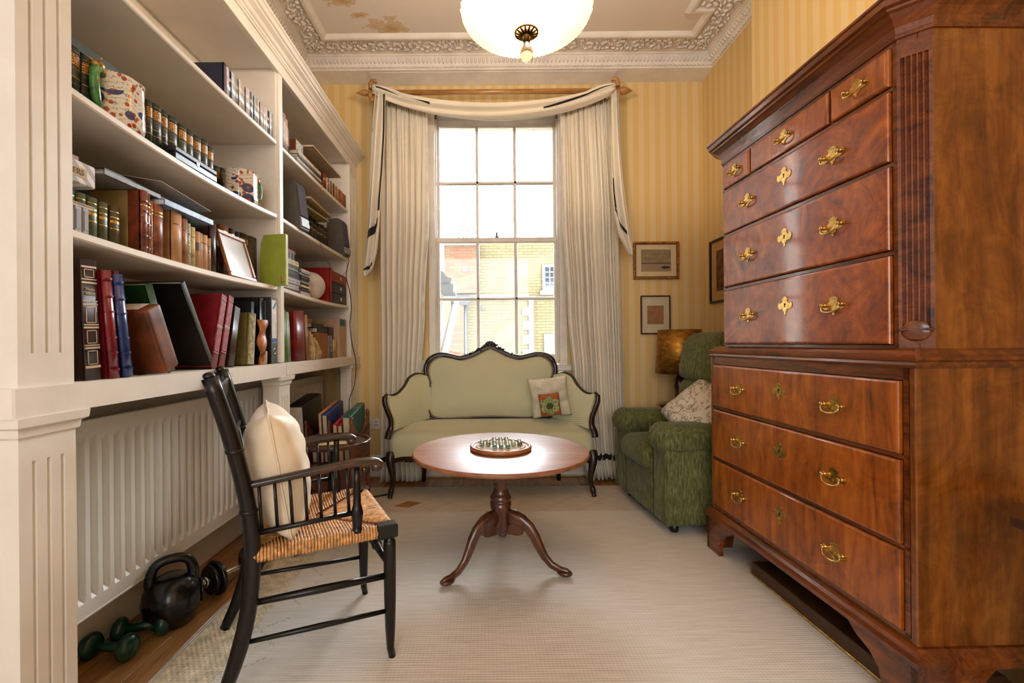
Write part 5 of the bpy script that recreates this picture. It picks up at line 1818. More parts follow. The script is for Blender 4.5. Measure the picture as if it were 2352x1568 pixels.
MB().tube([(r1 - 0.003, 0, b_ - 0.02), (0, 0, b_ - 0.03), (-r1 + 0.003, 0, b_ - 0.02)], 0.003, 6).tube([(0, 0, a + 0.04), (0, 0, b_ - 0.02)], 0.003, 6).build('shade_carrier', M_BRASS, lm)
MB().tube([(-0.03, -0.02, 0.2), (-0.05, -0.05, 0.12), (-0.07, -0.08, 0.04), (-0.12, -0.1, 0.008), (-0.145, -0.05, 0.004)], 0.003, 6).build('cord', M_BLACKPL, lm)

# sockets
def socket(name, label, cx, cz, y):
    s_ = thing(name, label, 'socket', (cx, y, cz))
    MB().cbox(-0.043, 0.043, -0.009, -0.0005, -0.043, 0.043, 0.003).build('plate', M_WHITEPL, s_)
    for (x, z, w_, h_) in ((-0.022, 0.012, 0.007, 0.011), (0.012, 0.018, 0.003, 0.006), (0.002, -0.008, 0.0055, 0.003), (0.022, -0.008, 0.0055, 0.003)):
        MB().box(x - w_, x + w_, -0.0095, -0.009, z - h_, z + h_).build('slot' if x > -0.01 else 'switch', plain('socket_dark', (70, 60, 56), 0.5) if x > -0.01 else M_WHITEPL, s_)
cx_, cz_ = at(861, 973, YB)
socket('wall_socket', 'white single plug socket on the wall left of the curtain', cx_, cz_, YB)
cx_, cz_ = at(965, 838, YB)
s_ = thing('wall_switch', 'small white fused switch under the sill behind the settee', 'switch', (cx_, YB, cz_))
MB().cbox(-0.036, 0.036, -0.009, -0.0005, -0.036, 0.036, 0.003).build('plate', M_WHITEPL, s_)
MB().box(-0.008, 0.008, -0.0098, -0.009, 0.004, 0.012).build('slot', plain('socket_dark', (70, 60, 56), 0.5), s_)
# ------------------------------------------------------------------ books and boxes
_bk = 0
def cov(name, c, rough=0.5, var=0.12, scale=40, coat=0.1):
    return plain('cover_' + name, c, rough, var=var, scale=scale, coat=coat)
M_RIB = {}
def book(label, y0, y1, z, h, dep, xs, mat_, group=None, pages=M_PAGES, rounded=True, lean_=0.0, bands=(), band_mat=None, ribs=(), titles=(), name='book', cat='book', tilt=0.0, rz=0.0, blocks=()):
    """upright book: spine towards +x at xs, thickness along y; lean_ is a tilt about its bottom edge (positive: top towards +y)"""
    t = y1 - y0
    b_ = min(0.0035, t * 0.18)
    m = MB()
    m.cbox(-dep, -0.004, -t / 2, -t / 2 + b_, 0, h, 0.0006)
    m.cbox(-dep, -0.004, t / 2 - b_, t / 2, 0, h, 0.0006)
    bul = min(0.012, t * 0.28) if rounded else 0.0008
    n = 8
    poly = [(-0.006, t / 2)] + [(-0.004 + bul * sin(pi * k / n), -t / 2 * -cos(pi * k / n)) for k in range(n + 1)][0:0]
    arc = [(-0.005 + bul * sin(pi * k / n) + 0.002, t / 2 * cos(pi * k / n)) for k in range(n + 1)]
    poly = arc + [(-0.008, -t / 2), (-0.008, t / 2)]
    m.prism(poly, 'Z', 0.0, h, True)
    for rz_ in ribs:
        arc2 = [(x + 0.0022, y * 1.0) for (x, y) in arc]
        m.prism(arc2 + [(-0.008, -t / 2), (-0.008, t / 2)], 'Z', h * rz_ - 0.0025, h * rz_ + 0.0025)
    o = m.build(name, mat_, None, (xs, (y0 + y1) / 2, z))
    p = MB().box(-dep + 0.003, -0.006, -t / 2 + b_, t / 2 - b_, 0.002, h - 0.003)
    p.build('pages', pages, o)
    for (a, c) in bands:
        arc2 = [(x + 0.0006, y * 0.985) for (x, y) in arc]
        MB().prism(arc2 + [(-0.007, -t / 2.1), (-0.007, t / 2.1)], 'Z', h * a, h * c).build('spine_band', band_mat or M_GILT, o)
    for (txt, fz, size) in titles:
        text(txt, 'spine_title', band_mat or M_GILT, size, o, (bul + 0.0, 0, h * fz), (radians(90), 0, radians(90)))
    tag(o, label, cat, group)
    if lean_ or rz or tilt:
        off = (t / 2) if lean_ > 0 else -(t / 2)
        o.rotation_euler = (-lean_, tilt, rz)
        # keep the lower corner on the shelf
        o.location.z = z + abs(sin(lean_)) * t / 2
    return o

def flat_book(label, y0, y1, z, th, dep, xs, mat_, pages=M_PAGES, group=None, rz=0.0, tilt=(0, 0), name='book', cat='book', hard=True):
    """book lying flat, long side along y"""
    m = MB()
    c = min(0.003, th * 0.2)
    L = y1 - y0
    m.cbox(-dep, 0, -L / 2, L / 2, 0, c, 0.0006).cbox(-dep, 0, -L / 2, L / 2, th - c, th, 0.0006)
    if hard:
        m.cbox(-0.004, 0.001, -L / 2, L / 2, 0, th, 0.0008)
    o = m.build(name, mat_, None, (xs, (y0 + y1) / 2, z), (tilt[0], tilt[1], rz))
    MB().box(-dep + 0.004, -0.004, -L / 2 + 0.003, L / 2 - 0.003, c, th - c).build('pages', pages, o)
    return tag(o, label, cat, group)

random.seed(31)
# ---- bay one, top shelf: slim cases and a navy book
pal = [(236, 232, 226), (220, 214, 210), (230, 220, 212), (206, 202, 196), (190, 200, 206), (90, 100, 122), (222, 210, 202), (238, 234, 228), (206, 186, 174), (160, 158, 156), (228, 230, 232), (130, 152, 162)]
yy = ydepth(527, -1.03)
book('navy blue cased book with a picture cover, top bookcase shelf', yy - 0.018, yy, ztop('a', 0, yy), 0.128, 0.15, -1.03, cov('navy_pic', (24, 28, 58)), pages=M_WHITEPAGES, rounded=False, bands=((0.1, 0.9),), band_mat=cov('maroon', (92, 26, 30)))
ye = ydepth(640, -1.03) - 0.01
n = 23
for k in range(n):
    a = lerp(yy + 0.003, ye, k / n)
    b_ = lerp(yy + 0.003, ye, (k + 1) / n) - 0.0015
    c = (26, 52, 104) if k == 1 else pal[(k * 5 + k // 3) % len(pal)]
    book('%s slim case from the navy book, top bookcase shelf' % ordn(k), a, b_, ztop('a', 0, (a + b_) / 2), 0.122 + 0.006 * random.random(), 0.13, -1.03 - 0.006 * random.random(), cov('case%d' % ((k * 5 + k // 3) % len(pal)) if k != 1 else 'case_blue', c, 0.3),
         'slim cases on the top bookcase shelf', M_WHITEPAGES, False, bands=((0.62, 0.72),), band_mat=cov('caselab%d' % (k % 3), [(190, 186, 186), (204, 182, 178), (226, 222, 214)][k % 3]), name='slim_case', cat='case')

# ---- second shelf: gilt green volumes, jugs
M_GB = cov('gilt_green', (34, 52, 46), 0.4, 0.25, 20)
M_TOOL = tooled('gilt_tooling', (52, 50, 30), (214, 150, 62))
M_GB2 = cov('gilt_green_olive', (44, 54, 32), 0.4, 0.25, 20)
def gilt_vol(label, a, b_, k_, xs, h, mat_=None, group='dark green gilt volumes on the second shelf', bay='a', sh=1):
    ym = (a + b_) / 2
    return book(label, a, b_, ztop(bay, sh, ym), h, 0.12, xs, mat_ or (M_GB if k_ % 4 else M_GB2), group, bands=((0.60, 0.61), (0.665, 0.865), (0.91, 0.917), (0.32, 0.335), (0.44, 0.455)), band_mat=M_TOOL)
for k, (p0, p1) in enumerate(((161, 194), (195, 226))):
    gilt_vol('%s thick dark green gilt volume beside the near pilaster' % ['first', 'second'][k], ydepth(p0, -1.07), ydepth(p1, -1.07) - 0.001, k + 1, -1.075, 0.145)
hid = [226, 250, 272, 293, 312, 330, 345]
for k in range(6):
    gilt_vol('%s dark green volume hidden behind the near patterned jug' % ordn(k), ydepth(hid[k], -1.18), ydepth(hid[k + 1], -1.18) - 0.001, k, -1.20, 0.145)
bnd = [345, 358, 378, 394, 415, 434, 450, 468, 482, 496, 511, 526, 540, 554, 567]
for k in range(14):
    xv = -1.06 if k < 9 else -1.165
    a, b_ = ydepth(bnd[k], xv) + (0.0 if k < 9 else 0.004), ydepth(bnd[k + 1], xv) - 0.0012
    gilt_vol('%s dark green gilt volume from the near patterned jug' % ordn(k), a, b_, k, xv - 0.002 - 0.004 * random.random(), 0.152 + 0.008 * random.random() if k != 8 else 0.148)
zt_ = ztop('a', 1, 1.2) + 0.146
flat_book('dark green book lying across the gilt volumes by the pilaster', 1.125, 1.345, zt_, 0.03, 0.15, -1.075, M_GB)
flat_book('grey paper book lying on volumes behind the near jug', 1.35, 1.52, ztop('a', 1, 1.4) + 0.149, 0.014, 0.13, -1.18, cov('grey_paper', (150, 142, 134)), M_WHITEPAGES)

N = NT('imari_china')
v = N.coord()
X, Y, Z = N.sep(v)
f1_ = N.voro(N.coord((1, 1, 1)), 46)
f2_ = N.voro(N.coord((1, 1, 1.4), (0, 0, 0), 'Object', (0.3, 0.2, 0.1)), 17)
c = N.mix(N.ramp(f1_, [(0.0, (255, 255, 255)), (0.27, (255, 255, 255)), (0.33, (0, 0, 0))], 'CONSTANT'), (230, 220, 204), (176, 74, 36))
low = N.math('LESS_THAN', N.math('ADD', Z, N.math('MULTIPLY', N.noise(v, 18, 2), 0.05)), 0.125)
bl_ = N.math('MULTIPLY', N.ramp(f2_, [(0.0, (255, 255, 255)), (0.46, (255, 255, 255)), (0.5, (0, 0, 0))], 'CONSTANT'), low)
c = N.mix(bl_, c, (52, 62, 112))
bl2 = N.math('MULTIPLY', N.ramp(f2_, [(0.0, (255, 255, 255)), (0.18, (255, 255, 255)), (0.2, (0, 0, 0))], 'CONSTANT'), low)
c = N.mix(bl2, c, (178, 78, 38))
ln = N.math('GREATER_THAN', N.wave(N.coord((1, 1, 1), (0.5, 0.4, 0)), 26, 5, 2, 6, 'Z'), 0.965)
c = N.mix(N.math('MULTIPLY', ln, 0.8), c, (30, 30, 60))
N.col(c).set(0.12, coat=0.6)
M_IMARI = N.m
M_JGRN = plain('jug_handle_green', (70, 132, 66), 0.15, var=0.25, scale=50, coat=0.5)
M_JGOLD = plain('jug_handle_gilt', (206, 160, 96), 0.25, metal=0.4, var=0.25, scale=60)
def jug(label, cx, cy, z, r, h, rz):
    j = thing('patterned_jug', label, 'jug', (cx, cy, z), rz, 'pair of patterned jugs')
    n_ = 64
    prof = [(0.0, 0.0), (r * 0.9, 0.0), (r * 0.97, 0.006), (r * 1.0, 0.02), (r * 0.985, h * 0.5), (r * 0.97, h * 0.9), (r * 1.0, h), (r * 0.965, h + 0.001), (r * 0.93, h * 0.9), (r * 0.93, 0.02), (0, 0.012)]
    vs, fs = [], []
    for (rr, z_) in prof:
        for k in range(n_):
            a = 2 * pi * k / n_
            q = rr * (1 + 0.022 * cos(8 * a))         # faceted, lobed sides
            vs.append((q * cos(a), q * sin(a), z_))
    for i in range(len(prof) - 1):
        for k in range(n_):
            fs.append((i * n_ + k, i * n_ + (k + 1) % n_, (i + 1) * n_ + (k + 1) % n_, (i + 1) * n_ + k))
    MB().add(vs, fs, True).build('body', M_IMARI, j)
    hp_ = smooth_open([(0.0, -r * 0.93, h * 0.86), (0.0, -r * 1.22, h * 0.93), (0.0, -r * 1.5, h * 0.78), (0.0, -r * 1.5, h * 0.5), (0.0, -r * 1.32, h * 0.26), (0, -r * 0.96, h * 0.12)], 5)
    hd = MB().tube(hp_, [0.009, 0.010, 0.010, 0.0105, 0.011, 0.0115, 0.012] + [0.012] * (len(hp_) - 14) + [0.011, 0.010, 0.009, 0.008, 0.008, 0.007, 0.007], 9).build('handle', M_JGRN, j)
    e = MB().ball((0, -r * 1.24, h * 0.97), (0.016, 0.02, 0.015), 10, 7).tube([(0.0, -r * 1.3, h * 1.0), (0.016, -r * 1.48, h * 1.06)], [0.005, 0.001], 6).tube([(0.0, -r * 1.3, h * 1.0), (-0.016, -r * 1.48, h * 1.06)], [0.005, 0.001], 6).ball((0, -r * 1.0, h * 0.9), (0.012, 0.014, 0.01), 8, 6)
    e.build('dragon_head', M_JGOLD, hd)
    return j
jug('large red and blue patterned china jug near the pilaster', -1.095, 1.345, ztop('a', 1, 1.345), 0.078, 0.148, 0.35)
jug('red and blue patterned china jug at the row end, handle towards the divider', -1.09, 2.035, ztop('a', 1, 2.03), 0.070, 0.138, radians(160))
bx_ = thing('black_case', 'long low black case in front of the green volumes', 'case', (-1.022, 1.625, ztop('a', 1, 1.62)))
MB().cbox(-0.04, 0, -0.118, 0.118, 0, 0.024, 0.003).build('case_base', M_BLACKPL, bx_)
MB().cbox(-0.04, 0, -0.118, 0.118, 0.0255, 0.045, 0.004).build('case_lid', cov('black_leatherette', (34, 32, 36), 0.5, 0.3, 60), bx_)
MB().cbox(0.0, 0.002, -0.008, 0.008, 0.018, 0.03, 0.001).build('clasp', M_CHROME, bx_)

# ---- third shelf
for k, (p0, p1) in enumerate(((160, 171), (172, 190), (191, 206))):
    o = thing('slide_box', '%s small grey plastic box from the pilaster on the third shelf' % ordn(k), 'box', (-1.028, (ydepth(p0, -1.03) + ydepth(p1, -1.03)) / 2, ztop('a', 2, 1.15)), 0, 'small grey boxes on the third shelf')
    hw_ = (ydepth(p1, -1.03) - ydepth(p0, -1.03)) / 2 - 0.0006
    MB().cbox(-0.04, 0, -hw_, hw_, 0, 0.066, 0.002).build('box_body', plain('grey_plastic', (158, 154, 156), 0.45, var=0.05), o)
    MB().cbox(0.0, 0.0012, -hw_ * 0.7, hw_ * 0.7, 0.008, 0.058, 0.001).build('front_panel', plain('grey_plastic_panel', (142, 138, 142), 0.45, var=0.05), o)
flat_book('white card packet lying on the small grey boxes', 1.12, 1.205, ztop('a', 2, 1.15) + 0.0662, 0.010, 0.038, -1.030, cov('white_card', (220, 210, 194)), M_WHITEPAGES, name='card_packet', cat='packet', hard=False)
M_SAGE = cov('sage_green', (86, 92, 56), 0.45, 0.2, 16)
for k, (p0, p1) in enumerate(((158, 178), (180, 203), (205, 229), (232, 253), (256, 280))):
    a, b_ = ydepth(p0, -1.08), ydepth(p1, -1.08) - 0.001
    book('%s olive green gilt volume from the pilaster, third shelf' % ordn(k), a, b_, ztop('a', 2, (a + b_) / 2), 0.124, 0.13, -1.083, M_SAGE if k < 4 else cov('olive_dark', (80, 70, 34), 0.45, 0.2, 16), 'olive green volumes on the third shelf', bands=((0.60, 0.66), (0.86, 0.88), (0.72, 0.75), (0.46, 0.48)), rounded=True)
sb_ = thing('striped_box', 'grey and white striped card box with lettering beside the pilaster', 'box', (-1.028, 1.160, ztop('a', 2, 1.16) + 0.1245))
N = NT('striped_card')
s_ = N.math('FRACT', N.math('MULTIPLY', N.math('ADD', N.sep(N.coord())[1], N.sep(N.coord())[2]), 26.0))
N.col(N.mix(N.math('GREATER_THAN', s_, 0.5), (232, 224, 216), (168, 170, 176))).set(0.6)
MB().cbox(-0.16, 0, -0.05, 0.045, 0, 0.058, 0.003).build('box_body', N.m, sb_)
MB().cbox(0.0, 0.0008, -0.046, 0.018, 0.016, 0.042, 0.0003).build('paper_label', plain('label_buff', (206, 184, 146), 0.7), sb_)
text('KERS', 'lettering', plain('label_ink', (110, 90, 70), 0.7), 0.021, sb_, (0.0012, -0.014, 0.029), (radians(90), 0, radians(90)))
flat_book('thin tan book lying on the striped box', 1.115, 1.19, ztop('a', 2, 1.16) + 0.183, 0.010, 0.14, -1.055, cov('tan_thin', (176, 132, 84)), M_PAGES)
flat_book('thin brown book on the tan book above the striped box', 1.12, 1.19, ztop('a', 2, 1.16) + 0.194, 0.012, 0.13, -1.06, cov('brown_thin', (150, 96, 56)), M_PAGES)

M_LTH = cov('russet_leather', (122, 58, 32), 0.35, 0.2, 25, 0.3)
def pv(p, xs=-1.06):
    return ydepth(p, xs)
M_CRM = cov('cream_board', (176, 150, 100), 0.6, 0.1, 10)
o = book('tall half-leather volume with cream boards and ribbed russet spine', pv(320), pv(334.5), ztop('a', 2, 1.4), 0.198, 0.16, -1.05, M_LTH, ribs=(0.12, 0.3, 0.5, 0.68, 0.84), bands=((0.76, 0.775), (0.6, 0.61)))
t_ = pv(334.5) - pv(320)
MB().box(-0.158, -0.042, -t_ / 2 - 0.0006, -t_ / 2, 0.002, 0.196).build('cream_board', M_CRM, o)
vols = [(335, 345, 0.196, M_LTH, 'narrow russet ribbed volume beside the tall half-leather volume', (0.12, 0.3, 0.5, 0.68, 0.84)),
        (345.3, 352, 0.178, cov('mottled_tan', (170, 118, 84), 0.5, 0.5, 120), 'mottled pinkish tan volume, third shelf', ()),
        (352.5, 373, 0.176, cov('brown_gilt', (132, 74, 44), 0.4, 0.3, 30), 'thick brown gilt-titled volume, third shelf', ()),
        (394, 416, 0.178, cov('tan_paper', (196, 146, 98), 0.55, 0.1, 20), 'thick pale tan volume with wide plain board, third shelf', ()),
        (416.5, 430, 0.166, cov('light_brown', (156, 104, 66), 0.45, 0.2, 30), 'light brown volume beside the thick tan volume', ()),
        (430.5, 438, 0.158, cov('speckle_white', (196, 176, 150), 0.6, 0.5, 150), 'speckled pale volume, third shelf', ()),
        (438.5, 448, 0.150, cov('cream_green', (198, 180, 120), 0.55, 0.2, 30), 'cream volume with green label, third shelf', ()),
        (448.5, 460, 0.140, cov('tan2', (188, 138, 86), 0.55, 0.1, 20), 'tan volume with dark spine lettering, third shelf', ()),
        (460.5, 465.5, 0.140, cov('pink_beige', (206, 170, 140), 0.55, 0.1, 20), 'narrow pinkish volume, third shelf', ()),
        (466, 476, 0.138, cov('tan3', (200, 152, 104), 0.55, 0.1, 20), 'tan volume beside the narrow pinkish one, third shelf', ()),
        (476.5, 484, 0.132, cov('speckle_brown', (150, 116, 78), 0.6, 0.5, 150), 'speckled brown small volume, third shelf', ())]
for (p0, p1, h, mt, lb, rb) in vols:
    a, b_ = pv(p0), pv(p1) - 0.0008
    book(lb, a, b_, ztop('a', 2, (a + b_) / 2), h, 0.13, -1.055, mt, None, M_PAGES, True, ribs=rb, bands=((0.78, 0.8), (0.84, 0.86)) if p0 in (335, 352.5, 345.3) else ((0.5, 0.72),) if p0 == 448.5 else ((0.75, 0.77),), band_mat=None if p0 in (335, 352.5, 345.3) else cov('ink', (112, 80, 52)))
for (p0, p1, h, mt, lb, xs) in ((485, 498, 0.195, cov('dark_maroon', (58, 26, 22), 0.35, 0.2), 'dark maroon leather volume beside the leaning frame', -1.06),
                            (498.5, 505, 0.21, cov('umber', (70, 38, 24), 0.4, 0.2), 'umber volume behind the leaning frame', -1.13),
                            (506, 527, 0.236, cov('chestnut', (120, 66, 34), 0.4, 0.25), 'tall chestnut gilt volume behind the leaning frame', -1.13),
                            (527.5, 541, 0.236, cov('black_cloth', (34, 32, 30), 0.5, 0.25), 'first black volume behind the leaning frame', -1.13),
                            (541.5, 552, 0.232, cov('black_cloth2', (40, 34, 28), 0.5, 0.25), 'second black volume behind the leaning frame', -1.13),
                            (552.5, 572, 0.235, cov('bottle_olive', (48, 46, 24), 0.5, 0.3), 'dark olive volume behind the leaning frame', -1.13),
                            (572.5, 598, 0.235, cov('worn_olive', (78, 64, 30), 0.55, 0.4, 60), 'worn olive brown volume next to the lime folder', -1.13)):
    a, b_ = ydepth(p0, xs), ydepth(p1, xs) - 0.001
    book(lb, a, b_, ztop('a', 2, (a + b_) / 2), h, 0.16, xs, mt, bands=((0.8, 0.9),) if 500 < p0 < 560 else ())
# leaning frame
pf = thing('leaning_frame', 'small gilt picture frame leaning against books on the third shelf', 'picture', (-1.022, 1.94, ztop('a', 2, 1.94) + 0.001), (0, radians(-16), 0))
m = MB()
for (a0, a1, b0, b1) in ((-0.105, 0.105, 0.182, 0.2), (-0.105, 0.105, 0, 0.018), (-0.105, -0.087, 0.018, 0.182), (0.087, 0.105, 0.018, 0.182)):
    m.cbox(-0.014, 0, a0, a1, b0, b1, 0.003)
m.build('frame', plain('oak_gilt_frame', (150, 92, 44), 0.35, var=0.15, scale=30), pf)
N = NT('photo_glare'); N.col(N.ramp(N.noise(N.coord((1, 1, 1)), 6, 3), [(0.3, (206, 208, 216)), (0.7, (236, 238, 244))])).set(0.06, coat=1.0)  # white reflection on the frame's glass painted into the picture's colour
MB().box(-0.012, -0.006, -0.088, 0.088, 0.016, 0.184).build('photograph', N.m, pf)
# things lying on the row
zz = ztop('a', 2, 1.6) + 0.1795
flat_book('light blue hardback lying flat on the tan volumes', pv(381, -1.035), pv(492, -1.035), zz, 0.019, 0.17, -1.035, cov('light_blue', (136, 164, 196)), M_WHITEPAGES)
flat_book('grey folder lying on the half-leather volumes', 1.27, 1.49, ztop('a', 2, 1.4) + 0.199, 0.014, 0.2, -1.06, cov('grey_folder', (132, 134, 134)), M_WHITEPAGES)
flat_book('dark brown notebook on the grey folder', 1.30, 1.47, ztop('a', 2, 1.4) + 0.2135, 0.016, 0.11, -1.085, cov('dark_notebook', (58, 46, 36)), M_WHITEPAGES)
flat_book('pale booklet tilted against the dark notebook', 1.49, 1.60, zz + 0.0195, 0.012, 0.09, -1.06, cov('pale_booklet', (196, 178, 160)), M_WHITEPAGES, hard=False)
m = MB()
P = [(-1.042, 1.47, 1.572), (-1.042, 1.735, 1.552), (-1.28, 1.80, 1.562), (-1.30, 1.36, 1.590)]
m.add(P + [(a, b_, c + 0.002) for a, b_, c in P], [(0, 1, 2, 3), (7, 6, 5, 4), (0, 1, 5, 4), (1, 2, 6, 5), (2, 3, 7, 6), (3, 0, 4, 7)])
tag(m.build('portfolio_board', plain('grey_board', (176, 164, 150), 0.7, var=0.04)), 'large grey board lying on the books under the second shelf', 'board')
# lime folder
lf_ = thing('lime_folder', 'lime green box folder standing at the middle upright', 'folder', (-0.965, 2.215, ztop('a', 2, 2.215)))
pl_ = [(-0.125, 0.0), (-0.128, 0.06), (-0.128, 0.13), (-0.122, 0.2), (-0.108, 0.245), (-0.006, 0.25), (-0.006, 0.0)]
MB().prism(pl_, 'Y', -0.005, 0.018).build('folder_body', plain('lime_card', (148, 158, 44), 0.5, var=0.05), lf_)
MB().cbox(-0.006, 0.0, -0.006, 0.020, -0.0, 0.25, 0.002).build('folder_edge', plain('lime_pale', (190, 194, 110), 0.5), lf_)
MB().cbox(-0.026, -0.012, -0.007, -0.004, 0.01, 0.05, 0.001).build('brass_clip', M_BRASS, lf_)

# ---- ledge, first bay
def lpx(p, xs=-1.03):
    return ydepth(p, xs)
M_ALB = cov('album_brown', (52, 30, 26), 0.35, 0.15, 20, 0.2)
M_CRMF = plain('cream_foil', (206, 178, 146), 0.4, metal=0.2)
o = book('tall brown photo album with cream panelled spine by the pilaster', 1.175, 1.222, ZLEDGE, 0.315, 0.28, -1.03, M_ALB, None, M_WHITEPAGES, False, lean_=-0.045)
for (a, c) in ((0.1, 0.12), (0.26, 0.275), (0.285, 0.295), (0.43, 0.445), (0.455, 0.465), (0.62, 0.635), (0.65, 0.66), (0.80, 0.815), (0.83, 0.84), (0.93, 0.945)):
    MB().box(-0.0030, -0.0012, -0.0225, 0.0225, 0.315 * a, 0.315 * c).build('spine_band', M_CRMF, o)
for (a, c) in ((0.13, 0.245), (0.305, 0.415), (0.475, 0.605), (0.85, 0.92)):
    z0_, z1_ = 0.315 * a, 0.315 * c
    m = MB()
    m.box(-0.0026, -0.0012, -0.015, -0.013, z0_, z1_).box(-0.0026, -0.0012, 0.013, 0.015, z0_, z1_).box(-0.0026, -0.0012, -0.015, 0.015, z0_, z0_ + 0.002).box(-0.0026, -0.0012, -0.015, 0.015, z1_ - 0.002, z1_)
    m.build('spine_panel', M_CRMF, o)
text('Photo\nAlbum', 'spine_title', M_CRMF, 0.011, o, (-0.0010, 0, 0.315 * 0.735), (radians(90), 0, radians(90)))
M_RED = cov('album_red', (122, 24, 34), 0.25, 0.1, 20, 0.4)
M_BLU = cov('album_blue', (28, 52, 110), 0.25, 0.1, 20, 0.4)
M_CRI = cov('album_crimson', (134, 30, 40), 0.3, 0.12, 20, 0.3)
book('red leather album with raised spine bands between brown and blue albums', 1.244, 1.276, ZLEDGE, 0.295, 0.25, -1.025, M_RED, None, M_WHITEPAGES, True, lean_=-0.095, ribs=(0.08, 0.24, 0.38, 0.62, 0.76, 0.92))
book('blue leather album with raised spine bands on the ledge', 1.286, 1.320, ZLEDGE, 0.29, 0.25, -1.022, M_BLU, None, M_WHITEPAGES, True, lean_=-0.125, ribs=(0.08, 0.24, 0.38, 0.62, 0.76, 0.92))
book('thin dark red album with gilt lines behind the blue album', 1.326, 1.342, ZLEDGE, 0.305, 0.26, -1.04, cov('thin_red', (110, 34, 40), 0.35), None, M_WHITEPAGES, False, lean_=-0.155, bands=((0.2, 0.205), (0.23, 0.235), (0.7, 0.705)))
M_TANL = cov('tan_leather', (118, 60, 24), 0.5, 0.25, 8, 0.05)
m = rbox(-0.25, 0.0, -0.034, 0.034, 0.0, 0.212, 0.009, 4)
o = m.build('leather_album', M_TANL, None, (-1.0, 1.458, ZLEDGE + 0.014), (0.42, 0, 0))
MB().box(-0.246, -0.03, -0.026, 0.026, 0.2125, 0.2132).build('pages', M_WHITEPAGES, o)
tag(o, 'thick tan leather album leaning on the ledge', 'album')
book('green book leaning behind the tan leather album', 1.500, 1.530, ZLEDGE, 0.295, 0.18, -1.04, cov('racing_green', (14, 62, 30), 0.35), None, M_PAGES, False, lean_=-0.36)
book('large black portfolio album leaning across the ledge', 1.712, 1.735, ZLEDGE, 0.345, 0.30, -1.028, cov('black_album', (20, 16, 15), 0.4, 0.1), None, M_WHITEPAGES, False, lean_=-0.52, bands=((0.0, 1.0),), band_mat=cov('black_album_spine', (30, 28, 28), 0.3), name='portfolio_album', cat='album')
for k, (y_, lb) in enumerate(((1.722, 'first crimson ring album leaning right on the ledge'), (1.772, 'second crimson ring album leaning right on the ledge'))):
    o = book(lb, y_ - 0.018, y_ + 0.018, ZLEDGE, 0.293, 0.27, -1.026, M_CRI, 'pair of crimson albums', M_WHITEPAGES, False, lean_=0.26)
    M_PKL = plain('pink_leather', (150, 66, 76), 0.45, var=0.3, scale=80)
    for (a, c) in ((0.22, 0.52), (0.58, 0.90)):
        MB().box(-0.0030, -0.0012, -0.0155, 0.0155, 0.293 * a, 0.293 * c).build('spine_patch', M_PKL, o)
    for a in (0.20, 0.54, 0.56, 0.93):
        MB().box(-0.0030, -0.0010, -0.017, 0.017, 0.293 * a, 0.293 * a + 0.0018).build('spine_band', plain('silver_foil', (214, 196, 190), 0.35, metal=0.4), o)
book('dark brown album leaning against the second crimson album', 1.826, 1.866, ZLEDGE, 0.25, 0.22, -1.03, cov('cocoa', (54, 36, 26), 0.4), None, M_WHITEPAGES, False, lean_=0.22)
book('tall black folder behind the olive book', 2.03, 2.055, ZLEDGE, 0.285, 0.26, -1.045, cov('black_folder', (24, 22, 22), 0.45), None, M_WHITEPAGES, False, lean_=0.03)
o = book('olive cloth book with gilt script and pale worn spine', 1.96, 2.015, ZLEDGE, 0.228, 0.20, -1.028, cov('olive_cloth', (110, 98, 48), 0.6, 0.1, 40), None, M_PAGES, True, lean_=0.10, bands=((0.02, 0.98),), band_mat=plain('worn_paper', (168, 158, 126), 0.8, var=0.25, scale=60))
text('Stamps', 'cover_title', M_GILT, 0.026, o, (-0.05, -0.0285, 0.05), (radians(90), radians(-18), 0))
book('tall black ring binder without label on the ledge', 2.105, 2.142, ZLEDGE, 0.31, 0.29, -1.04, cov('binder_black', (30, 29, 32), 0.4), None, M_WHITEPAGES, False)
ho = thing('leather_holster', 'crumpled tan leather case squeezed between black folders', 'case', (-1.022, 2.083, ZLEDGE))
hm = MB()
def hol(u, v):
    z = lerp(0.0, 0.205, v)
    w_ = piece([(0, 0.016), (0.15, 0.024), (0.4, 0.034), (0.62, 0.029), (0.8, 0.033), (1, 0.036)], v)
    a = 2 * pi * u
    return (0.012 * sin(a) + 0.006 * sin(v * 14 + a), w_ * cos(a) + 0.006 * sin(v * 9), z)
hm.grid(hol, 20, 26)
hm.build('case_body', cov('tan_hide', (172, 100, 48), 0.5, 0.2, 30), ho)
MB().tube([(0.012, -0.012, 0.0), (0.016, 0.0, 0.03), (0.012, 0.01, 0.06)], 0.006, 6).build('lace', plain('pale_lace', (190, 160, 120), 0.7), ho)
book('blue-grey folder edge beside the labelled binder', 2.146, 2.156, ZLEDGE, 0.30, 0.28, -1.035, cov('slate', (92, 100, 112), 0.4), None, M_WHITEPAGES, False)
lv_ = thing('lever_arch_file', 'black lever arch file with white label and finger ring', 'file', (-1.018, 2.195, ZLEDGE))
MB().cbox(-0.29, 0, -0.034, 0.034, 0, 0.318, 0.003).build('file_body', cov('arch_black', (34, 34, 40), 0.45, 0.2, 60), lv_)
MB().box(0.0, 0.0008, -0.024, 0.024, 0.10, 0.305).build('label', plain('label_white', (226, 222, 214), 0.6), lv_)
MB().box(0.0008, 0.0012, -0.024, 0.024, 0.102, 0.122).build('label_stripe', plain('label_blue', (36, 84, 160), 0.5), lv_)
MB().prism([(-0.02, 0.262), (-0.004, 0.262), (0.02, 0.288), (0.02, 0.298), (0.012, 0.298)], 'X', 0.0008, 0.0012).build('label_flash', plain('label_blue', (36, 84, 160), 0.5), lv_)
